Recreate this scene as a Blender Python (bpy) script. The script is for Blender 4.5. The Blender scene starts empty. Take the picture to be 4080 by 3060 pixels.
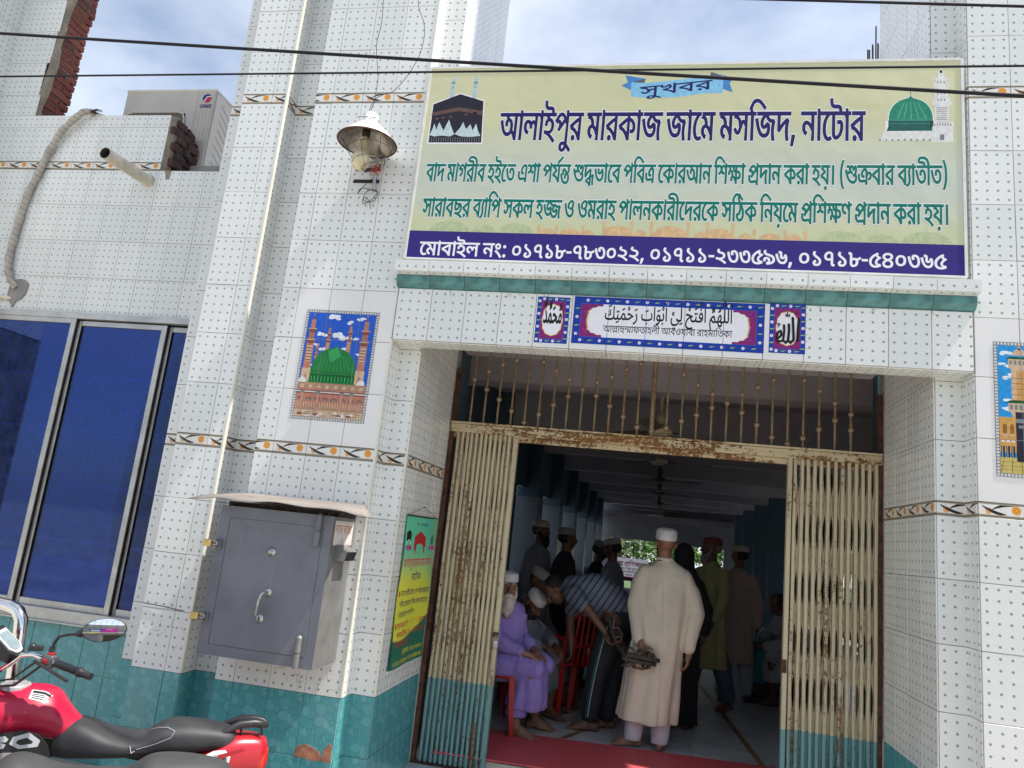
# Mosque entrance in a tiled facade, built entirely in code (bpy, Blender 4.5)
import bpy, bmesh, math, random
from mathutils import Vector, Matrix, Quaternion
from mathutils.geometry import delaunay_2d_cdt
import numpy as np
R = math.radians
random.seed(7)
SCN = bpy.context.scene
COL = SCN.collection

# ------------------------------------------------------------------ camera
RC = [[0.9797347341106537, 0.17152135219058545, 0.10344214092834648],
      [0.0650538095242359, 0.2159573481966629, -0.974233250113262],
      [-0.18944089485512672, 0.9612194595942065, 0.20042279773995364]]
cam_d = bpy.data.cameras.new('camera')
cam = bpy.data.objects.new('camera', cam_d); COL.objects.link(cam)
cam_d.sensor_fit = 'HORIZONTAL'; cam_d.sensor_width = 36.0
cam_d.lens = 2928.2 / 4080.0 * 36.0
cam_d.clip_end = 500.0
M = Matrix(((RC[0][0], -RC[1][0], -RC[2][0], 1.618),
            (RC[0][1], -RC[1][1], -RC[2][1], -4.205),
            (RC[0][2], -RC[1][2], -RC[2][2], 1.504),
            (0, 0, 0, 1)))
cam.matrix_world = M
SCN.camera = cam

# ------------------------------------------------------------------ sky, sun, exposure
SUNV = Vector((1.0, -0.125, 1.88)).normalized()
SUN_EL = math.asin(SUNV.z)
world = bpy.data.worlds.new('World'); SCN.world = world; world.use_nodes = True
wn = world.node_tree; wn.nodes.clear()
w_out = wn.nodes.new('ShaderNodeOutputWorld')
w_bg = wn.nodes.new('ShaderNodeBackground'); w_bg.inputs[1].default_value = 0.11
sky = wn.nodes.new('ShaderNodeTexSky'); sky.sky_type = 'NISHITA'; sky.sun_disc = False
sky.sun_elevation = SUN_EL
sky.sun_rotation = math.atan2(SUNV.x, SUNV.y)
sky.altitude = 20; sky.air_density = 1.0; sky.dust_density = 0.7; sky.ozone_density = 2.5
wtc = wn.nodes.new('ShaderNodeTexCoord')
wmap = wn.nodes.new('ShaderNodeMapping'); wmap.inputs['Scale'].default_value = (1.0, 1.0, 2.2)
wnz = wn.nodes.new('ShaderNodeTexNoise'); wnz.inputs['Scale'].default_value = 1.5; wnz.inputs['Detail'].default_value = 7.0; wnz.inputs['Roughness'].default_value = 0.56
wrp = wn.nodes.new('ShaderNodeValToRGB')
wrp.color_ramp.elements[0].position = 0.36; wrp.color_ramp.elements[0].color = (0.10, 0.10, 0.10, 1)
wrp.color_ramp.elements[1].position = 0.68; wrp.color_ramp.elements[1].color = (0.85, 0.85, 0.85, 1)
wmx = wn.nodes.new('ShaderNodeMix'); wmx.data_type = 'RGBA'
wmx.inputs['B'].default_value = (6.6, 7.0, 7.6, 1)
wn.links.new(wtc.outputs['Generated'], wmap.inputs['Vector']); wn.links.new(wmap.outputs[0], wnz.inputs['Vector'])
wn.links.new(wnz.outputs['Fac'], wrp.inputs['Fac']); wn.links.new(wrp.outputs['Color'], wmx.inputs['Factor'])
wn.links.new(sky.outputs[0], wmx.inputs['A']); wn.links.new(wmx.outputs['Result'], w_bg.inputs[0])
wn.links.new(w_bg.outputs[0], w_out.inputs[0])
sun_d = bpy.data.lights.new('sun', 'SUN'); sun_d.energy = 4.2; sun_d.angle = R(1.0); sun_d.color = (1.0, 0.95, 0.86)
sun = bpy.data.objects.new('sun', sun_d); COL.objects.link(sun)
sun.rotation_euler = SUNV.to_track_quat('Z', 'Y').to_euler(); sun.location = (6, -3, 12)
SCN.view_settings.view_transform = 'Standard'; SCN.view_settings.look = 'None'
SCN.view_settings.gamma = 1.0; SCN.view_settings.use_curve_mapping = False
SCN.view_settings.exposure = 0.75
SCN.cycles.use_denoising = True
SCN.cycles.max_bounces = 9; SCN.cycles.diffuse_bounces = 5; SCN.cycles.glossy_bounces = 4
SCN.cycles.transparent_max_bounces = 12
SCN.cycles.sample_clamp_indirect = 6.0
SCN.cycles.caustics_reflective = False; SCN.cycles.caustics_refractive = False

# ------------------------------------------------------------------ shader helpers
class E:
    """tiny expression layer over Math nodes"""
    def __init__(s, nt, v): s.nt = nt; s.v = v
    def _m(s, op, *a):
        n = s.nt.nodes.new('ShaderNodeMath'); n.operation = op
        for i, x in enumerate((s,) + a):
            x = x.v if isinstance(x, E) else x
            if isinstance(x, (int, float)): n.inputs[i].default_value = x
            else: s.nt.links.new(x, n.inputs[i])
        return E(s.nt, n.outputs[0])
    def __add__(s, o): return s._m('ADD', o)
    __radd__ = __add__
    def __sub__(s, o): return s._m('SUBTRACT', o)
    def __rsub__(s, o): return s._m('MULTIPLY', -1.0)._m('ADD', o)
    def __mul__(s, o): return s._m('MULTIPLY', o)
    __rmul__ = __mul__
    def __truediv__(s, o): return s._m('DIVIDE', o)
    def frac(s): return s._m('FRACT')
    def floor(s): return s._m('FLOOR')
    def abs(s): return s._m('ABSOLUTE')
    def sqrt(s): return s._m('SQRT')
    def sin(s): return s._m('SINE')
    def lt(s, o): return s._m('LESS_THAN', o)
    def gt(s, o): return s._m('GREATER_THAN', o)
    def max(s, o): return s._m('MAXIMUM', o)
    def min(s, o): return s._m('MINIMUM', o)
    def mod(s, o): return s._m('FLOORED_MODULO', o)
    def pow(s, o): return s._m('POWER', o)
    def sstep(s, a, b):          # smooth 0..1 between a and b (a may be > b)
        n = s.nt.nodes.new('ShaderNodeMapRange'); n.interpolation_type = 'SMOOTHSTEP'
        s.nt.links.new(s.v, n.inputs[0])
        if a <= b: n.inputs[1].default_value = a; n.inputs[2].default_value = b; n.inputs[3].default_value = 0; n.inputs[4].default_value = 1
        else: n.inputs[1].default_value = b; n.inputs[2].default_value = a; n.inputs[3].default_value = 1; n.inputs[4].default_value = 0
        return E(s.nt, n.outputs[0])

class MatB:
    def __init__(s, name):
        s.m = bpy.data.materials.new(name); s.m.use_nodes = True; s.nt = s.m.node_tree
        s.p = s.nt.nodes['Principled BSDF']; s.tc = s.nt.nodes.new('ShaderNodeTexCoord')
    def xyz(s, which='UV'):
        n = s.nt.nodes.new('ShaderNodeSeparateXYZ'); s.nt.links.new(s.vec(which), n.inputs[0])
        return [E(s.nt, o) for o in n.outputs]
    def vec(s, which):
        if which == 'World':
            return s.nt.nodes.new('ShaderNodeNewGeometry').outputs['Position']
        return s.tc.outputs[which]
    def rnd(s):
        return E(s.nt, s.nt.nodes.new('ShaderNodeObjectInfo').outputs['Random'])
    def noise(s, scale, detail=4, rough=0.55, which='World', stretch=None, out='Fac', dist=0):
        n = s.nt.nodes.new('ShaderNodeTexNoise'); n.inputs['Scale'].default_value = scale
        n.inputs['Detail'].default_value = detail; n.inputs['Roughness'].default_value = rough; n.inputs['Distortion'].default_value = dist
        v = s.vec(which)
        if stretch:
            mp = s.nt.nodes.new('ShaderNodeMapping'); mp.inputs['Scale'].default_value = stretch
            s.nt.links.new(v, mp.inputs[0]); v = mp.outputs[0]
        s.nt.links.new(v, n.inputs['Vector'])
        return E(s.nt, n.outputs[out])
    def voro(s, scale, feature='F1', which='UV', out='Distance', rnd=1.0):
        n = s.nt.nodes.new('ShaderNodeTexVoronoi'); n.feature = feature; n.inputs['Scale'].default_value = scale
        n.inputs['Randomness'].default_value = rnd
        s.nt.links.new(s.vec(which), n.inputs['Vector'])
        return E(s.nt, n.outputs[out])
    def mix(s, f, a, b):
        n = s.nt.nodes.new('ShaderNodeMix'); n.data_type = 'RGBA'; n.clamp_factor = True
        for k, x in (('Factor', f), ('A', a), ('B', b)):
            inp = n.inputs[k] if k != 'Factor' else n.inputs[0]
            x = x.v if isinstance(x, E) else x
            if isinstance(x, tuple): inp.default_value = (*x, 1)
            elif isinstance(x, (int, float)): inp.default_value = x
            else: s.nt.links.new(x, inp)
        return E(s.nt, n.outputs['Result'])
    def col(s, c):
        if isinstance(c, E): s.nt.links.new(c.v, s.p.inputs['Base Color'])
        else: s.p.inputs['Base Color'].default_value = (*c, 1)
        return s
    def set(s, **k):
        for n, v in k.items():
            inp = s.p.inputs[n.replace('_', ' ')]
            if isinstance(v, E): s.nt.links.new(v.v, inp)
            else: inp.default_value = v
        return s
    def bump(s, h, strength=0.3, dist=0.01):
        n = s.nt.nodes.new('ShaderNodeBump'); n.inputs['Strength'].default_value = strength; n.inputs['Distance'].default_value = dist
        s.nt.links.new(h.v, n.inputs['Height']); s.nt.links.new(n.outputs[0], s.p.inputs['Normal']); return s

def simple(name, c, rough=0.6, metal=0.0, var=0.12, nscale=8.0, bump=0.0, bscale=60, spec=0.5, coat=0.0):
    b = MatB(name)
    n = b.noise(nscale, 5, 0.6, 'Object')
    c2 = tuple(min(1, x * (1 - var)) for x in c); c3 = tuple(min(1, x * (1 + var)) for x in c)
    b.col(b.mix(n.sstep(0.3, 0.7), c2, c3)).set(Roughness=rough, Metallic=metal)
    b.p.inputs['Specular IOR Level'].default_value = spec
    if coat: b.set(Coat_Weight=coat, Coat_Roughness=0.06)
    if bump: b.bump(b.noise(bscale, 3, 0.6, 'Object'), bump, 0.004)
    return b.m

MT = {}
# white wall tile with rows of small grey-green dots; u,v are metres from the tile's corner
DP = 0.055
def m_dot():
    b = MatB('dotted_glazed_tile'); u, v, _ = b.xyz('UV')
    du = (u / DP).frac() - 0.5; dv = (v / DP).frac() - 0.5
    wob = b.noise(420, 2, 0.6, 'UV') * 0.05
    d = (du * du + dv * dv).sqrt() + wob - 0.025
    dot = d.sstep(0.158, 0.110)
    core = d.sstep(0.07, 0.02)
    r = b.rnd()
    # faint embossed rosettes of the glaze, about one per three dots
    em = ((u / 0.11).frac() - 0.5); en = ((v / 0.11).frac() - 0.5)
    ro = ((em * em + en * en).sqrt() * 38).sin().gt(0.3) * (em * em + en * en).sqrt().sstep(0.42, 0.36)
    base = b.mix(r, (0.70, 0.72, 0.705), (0.80, 0.81, 0.79))
    base = b.mix(b.noise(1.3, 4, 0.6) .sstep(0.35, 0.75) * 0.35, base, (0.66, 0.66, 0.62))
    base = b.mix(ro * 0.10, base, (0.62, 0.65, 0.66))
    dirt = b.noise(5.0, 6, 0.65, 'World', (1, 1, 0.25)).sstep(0.62, 0.82)
    base = b.mix(dirt * 0.32, base, (0.42, 0.36, 0.27))
    c = b.mix(dot * 0.82, base, (0.21, 0.26, 0.24))
    c = b.mix(core * 0.6, c, (0.13, 0.17, 0.16))
    b.col(c).set(Roughness=b.noise(30, 3).sstep(0.2, 0.8) * 0.14 + 0.16)
    b.bump(b.noise(14, 2), 0.06, 0.003)
    return b.m
MT['dot'] = m_dot()
def m_plain():
    b = MatB('plain_white_glazed_tile')
    c = b.mix(b.noise(2.0, 5, 0.6).sstep(0.3, 0.8), (0.76, 0.75, 0.735), (0.70, 0.69, 0.67))
    b.col(c).set(Roughness=0.2); return b.m
MT['plain'] = m_plain()
def m_teal():
    b = MatB('teal_crackle_tile')
    e = b.voro(24, 'DISTANCE_TO_EDGE'); 
    n = b.nt.nodes.new('ShaderNodeTexVoronoi'); n.inputs['Scale'].default_value = 24; b.nt.links.new(b.vec('UV'), n.inputs['Vector'])
    sp = b.nt.nodes.new('ShaderNodeSeparateColor'); b.nt.links.new(n.outputs['Color'], sp.inputs[0])
    cell = E(b.nt, sp.outputs[0])
    c = b.mix(cell.sstep(0.35, 1.0) * 0.75, (0.085, 0.335, 0.355), (0.16, 0.43, 0.455))
    c = b.mix(e.sstep(0.055, 0.02) * 0.55, c, (0.04, 0.20, 0.22))
    c = b.mix(b.noise(2.2, 5, 0.6).sstep(0.5, 0.8) * 0.35, c, (0.10, 0.20, 0.19))
    c = b.mix(b.rnd() * 0.2, c, (0.09, 0.30, 0.34))
    b.col(c).set(Roughness=0.18).bump(e.sstep(0.0, 0.06), 0.08, 0.002); return b.m
MT['teal'] = m_teal()
def m_band():
    b = MatB('floral_border_tile'); u, v, _ = b.xyz('UV')
    W, H = 0.22, 0.077
    nz = b.noise(220, 3, 0.6, 'UV') - 0.5
    bg = b.mix(b.noise(160, 2, 0.5, 'UV').gt(0.66), (0.74, 0.73, 0.69), (0.15, 0.14, 0.13))
    def flower(cx, cy, r):
        dx = u - cx; dy = v - cy
        return (dx * dx + dy * dy).sqrt() + nz * (r * 0.55) , r
    c = bg
    for cx, cy, r, k in ((0.047, 0.031, 0.0165, 0.85), (0.176, 0.042, 0.0225, 1.0)):
        d, r = flower(cx, cy, r)
        c = b.mix(d.sstep(r * 1.06, r * 0.92) * k, c, (0.72, 0.30, 0.035))
        c = b.mix(d.sstep(r * 0.5, r * 0.42) * d.sstep(r * 0.2, r * 0.3) * 0.5, c, (0.45, 0.17, 0.02))
        c = b.mix(d.sstep(r * 0.25, r * 0.12) * 0.6, c, (0.85, 0.45, 0.08))
    def leaf(x0, x1, y0, y1, bow, w):
        t = (u - x0) / (x1 - x0)
        f = t * (y1 - y0) + y0 + (t * t - t) * bow
        win = t.gt(0.0) * t.lt(1.0)
        hw = (t - t * t) * (4 * w)
        return ((v - f).abs().lt(hw)) * win
    for a in ((0.012, 0.135, 0.060, 0.018, 0.05, 0.0085), (0.055, 0.168, 0.034, 0.062, -0.05, 0.0070), (0.012, 0.06, 0.060, 0.04, 0.03, 0.0045)):
        c = b.mix(leaf(*a), c, (0.022, 0.018, 0.018))
    edge = (v.lt(0.0125)).max(v.gt(H - 0.0125))
    rope = ((u / 0.0062).frac() - 0.5).abs().lt(0.30) * ((v - H / 2).abs() - (H / 2 - 0.0055)).abs().lt(0.0032)
    ec = b.mix(rope, (0.36, 0.31, 0.22), (0.10, 0.09, 0.07))
    c = b.mix(edge, c, ec)
    b.col(c).set(Roughness=0.25); return b.m
MT['band'] = m_band()
def m_grout():
    b = MatB('grout_and_mortar'); z = b.xyz('World')[2]
    c = b.mix(b.noise(9, 6, 0.7).sstep(0.35, 0.7), (0.36, 0.34, 0.30), (0.14, 0.12, 0.10))
    c = b.mix(z.lt(0.505), c, (0.58, 0.58, 0.50))
    b.col(c).set(Roughness=0.95); return b.m
MT['grout'] = m_grout()
def m_grout2():
    b = MatB('pale_grout')
    c = b.mix(b.noise(9, 6, 0.7).sstep(0.4, 0.8), (0.62, 0.60, 0.50), (0.35, 0.33, 0.26))
    b.col(c).set(Roughness=0.9); return b.m
MT['grout2'] = m_grout2()
def m_brick():
    b = MatB('red_brick'); r = b.rnd()
    c = b.mix(b.noise(14, 6, 0.65, 'Object').sstep(0.3, 0.75), (0.235, 0.06, 0.042), (0.13, 0.042, 0.034))
    c = b.mix(r.gt(0.82) * 0.55, c, (0.07, 0.05, 0.05))
    c = b.mix(r.lt(0.2) * 0.5, c, (0.27, 0.095, 0.062))
    c = b.mix(b.noise(26, 5, 0.7, 'World').sstep(0.58, 0.72) * 0.4, c, (0.34, 0.27, 0.22))
    b.col(c).set(Roughness=0.93).bump(b.noise(60, 5, 0.7, 'Object'), 0.7, 0.008); return b.m
MT['brick'] = m_brick()
def m_brickdark():
    b = MatB('sooty_brick')
    c = b.mix(b.noise(13, 6, 0.65).sstep(0.3, 0.75), (0.10, 0.04, 0.035), (0.035, 0.03, 0.028))
    c = b.mix(b.noise(20, 5, 0.7).sstep(0.6, 0.75) * 0.7, c, (0.17, 0.15, 0.12))
    b.col(c).set(Roughness=0.95).bump(b.noise(40, 5, 0.7), 0.8, 0.012); return b.m
MT['brickdark'] = m_brickdark()
def m_mortar():
    b = MatB('cement_mortar')
    c = b.mix(b.noise(11, 6, 0.7).sstep(0.3, 0.75), (0.34, 0.29, 0.22), (0.20, 0.17, 0.135))
    b.col(c).set(Roughness=0.95).bump(b.noise(45, 5, 0.7), 0.8, 0.008); return b.m
MT['mortar'] = m_mortar()
def m_gate(name, cream, teal, rustamt, sx=1.0, sz=0.10):
    b = MatB(name); x, y, z = b.xyz('World')
    st = b.noise(9, 6, 0.7, 'World', (sx, 1.0, sz))
    fine = b.noise(48, 6, 0.72)
    r = b.rnd()
    c = b.mix(st.sstep(0.35, 0.7), cream, tuple(v * 0.80 for v in cream))
    c = b.mix((z + fine * 0.05).lt(0.505), c, b.mix(st.sstep(0.4, 0.75), teal, tuple(v * 0.72 for v in teal)))
    big = b.noise(2.2, 4) * 0.2 - 0.10
    rust = (st * 0.6 + fine * 0.55 + r * 0.06 + big).sstep(rustamt, rustamt + 0.05)
    c = b.mix(rust, c, b.mix(fine.sstep(0.4, 0.6), (0.20, 0.075, 0.022), (0.075, 0.028, 0.014)))
    halo = (st * 0.6 + fine * 0.3 + r * 0.08).sstep(rustamt - 0.15, rustamt - 0.04)
    c = b.mix(halo * 0.35, c, (0.40, 0.21, 0.06))
    b.col(c).set(Roughness=rust * 0.35 + 0.5).bump(fine, 0.25, 0.002); return b.m
MT['gate'] = m_gate('cream_and_teal_gate_paint', (0.58, 0.50, 0.34), (0.16, 0.33, 0.34), 0.655)
MT['gatebar'] = m_gate('rusty_cream_beam_paint', (0.60, 0.50, 0.32), (0.16, 0.33, 0.34), 0.575, 0.3, 1.6)
MT['rust'] = simple('brown_rust', (0.085, 0.035, 0.02), 0.85, 0, 0.5, 22, 0.5)
MT['bronze'] = simple('dull_bronze_paint', (0.29, 0.21, 0.13), 0.4, 0.3, 0.35, 30, 0.15)
def m_box():
    b = MatB('chipped_grey_enamel')
    c = b.mix(b.noise(4, 6, .65).sstep(.3, .75), (0.165, 0.175, 0.205), (0.115, 0.122, 0.145))
    c = b.mix(b.noise(1.6, 5, .6, 'World', (1, 1, .3)).sstep(.45, .8) * .5, c, (0.22, 0.215, 0.21))
    c = b.mix(b.noise(30, 6, .75).sstep(.68, .73), c, (0.06, 0.035, 0.025))
    c = b.mix(b.noise(55, 3, .6, 'World', (1, 1, .05)).sstep(.70, .74) * .35, c, (0.30, 0.29, 0.28))
    b.col(c).set(Roughness=b.noise(6, 4).sstep(.3, .7) * .2 + .4).bump(b.noise(3, 3), .25, .01); return b.m
MT['boxgrey'] = m_box()
MT['boxside'] = simple('worn_grey_steel', (0.21, 0.205, 0.20), 0.5, 0.3, 0.22, 6, 0.1, 90)
MT['steel'] = simple('brushed_steel', (0.42, 0.42, 0.42), 0.33, 0.9, 0.2, 30)
MT['dull'] = simple('dull_aluminium', (0.46, 0.46, 0.455), 0.42, 0.55, 0.14, 6, 0.1, 40)
MT['brass'] = simple('brass', (0.55, 0.40, 0.17), 0.35, 0.9, 0.2, 20)
MT['chrome'] = simple('chrome', (0.72, 0.71, 0.70), 0.09, 1.0, 0.05, 5)
MT['black'] = simple('black_plastic', (0.022, 0.022, 0.025), 0.42, 0, 0.2, 20, 0.1, 200)
MT['wire'] = simple('black_cable_sheath', (0.008, 0.008, 0.014), 0.85, 0, 0.2, 20)
MT['iron'] = simple('dark_iron', (0.05, 0.038, 0.03), 0.6, 0.6, 0.5, 30, 0.2)
MT['enamel'] = simple('white_enamel', (0.70, 0.69, 0.66), 0.25, 0, 0.08, 12)
MT['reflector'] = simple('tarnished_reflector', (0.33, 0.29, 0.25), 0.32, 0.85, 0.35, 14)
MT['bulb'] = simple('frosted_glass_bulb', (0.62, 0.55, 0.37), 0.16, 0, 0.25, 16, spec=0.6)
MT['pvc'] = simple('stained_pvc', (0.68, 0.62, 0.50), 0.5, 0, 0.2, 9, 0.1)
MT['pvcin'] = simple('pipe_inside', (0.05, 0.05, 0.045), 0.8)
MT['concrete'] = simple('grey_concrete', (0.30, 0.29, 0.27), 0.92, 0, 0.25, 3, 0.4, 40)
MT['road'] = simple('dusty_concrete_road', (0.44, 0.41, 0.36), 0.93, 0, 0.3, 1.5, 0.5, 120)
MT['acwhite'] = simple('aged_cream_metal', (0.60, 0.56, 0.48), 0.4, 0, 0.08, 3)
MT['acgrey'] = simple('warm_grey_metal', (0.47, 0.44, 0.40), 0.42, 0, 0.07, 3)
MT['red'] = simple('red_plastic', (0.44, 0.016, 0.018), 0.38, 0, 0.12, 5)
MT['hallwall'] = simple('blue_painted_plaster', (0.055, 0.10, 0.135), 0.7, 0, 0.1, 1.2)
MT['hallwhite'] = simple('off_white_plaster', (0.36, 0.35, 0.37), 0.75, 0, 0.09, 1.6)
MT['hallceil'] = simple('lilac_white_ceiling', (0.46, 0.42, 0.45), 0.85, 0, 0.10, 1.5)
MT['halltile'] = simple('pale_pilaster_tile', (0.15, 0.17, 0.19), 0.3, 0, 0.08, 2)
MT['fan'] = simple('brown_fan_metal', (0.13, 0.085, 0.06), 0.45, 0.3, 0.2, 8)
MT['fanlight'] = simple('cream_fan_hub', (0.45, 0.38, 0.25), 0.4, 0, 0.2, 8)

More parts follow.
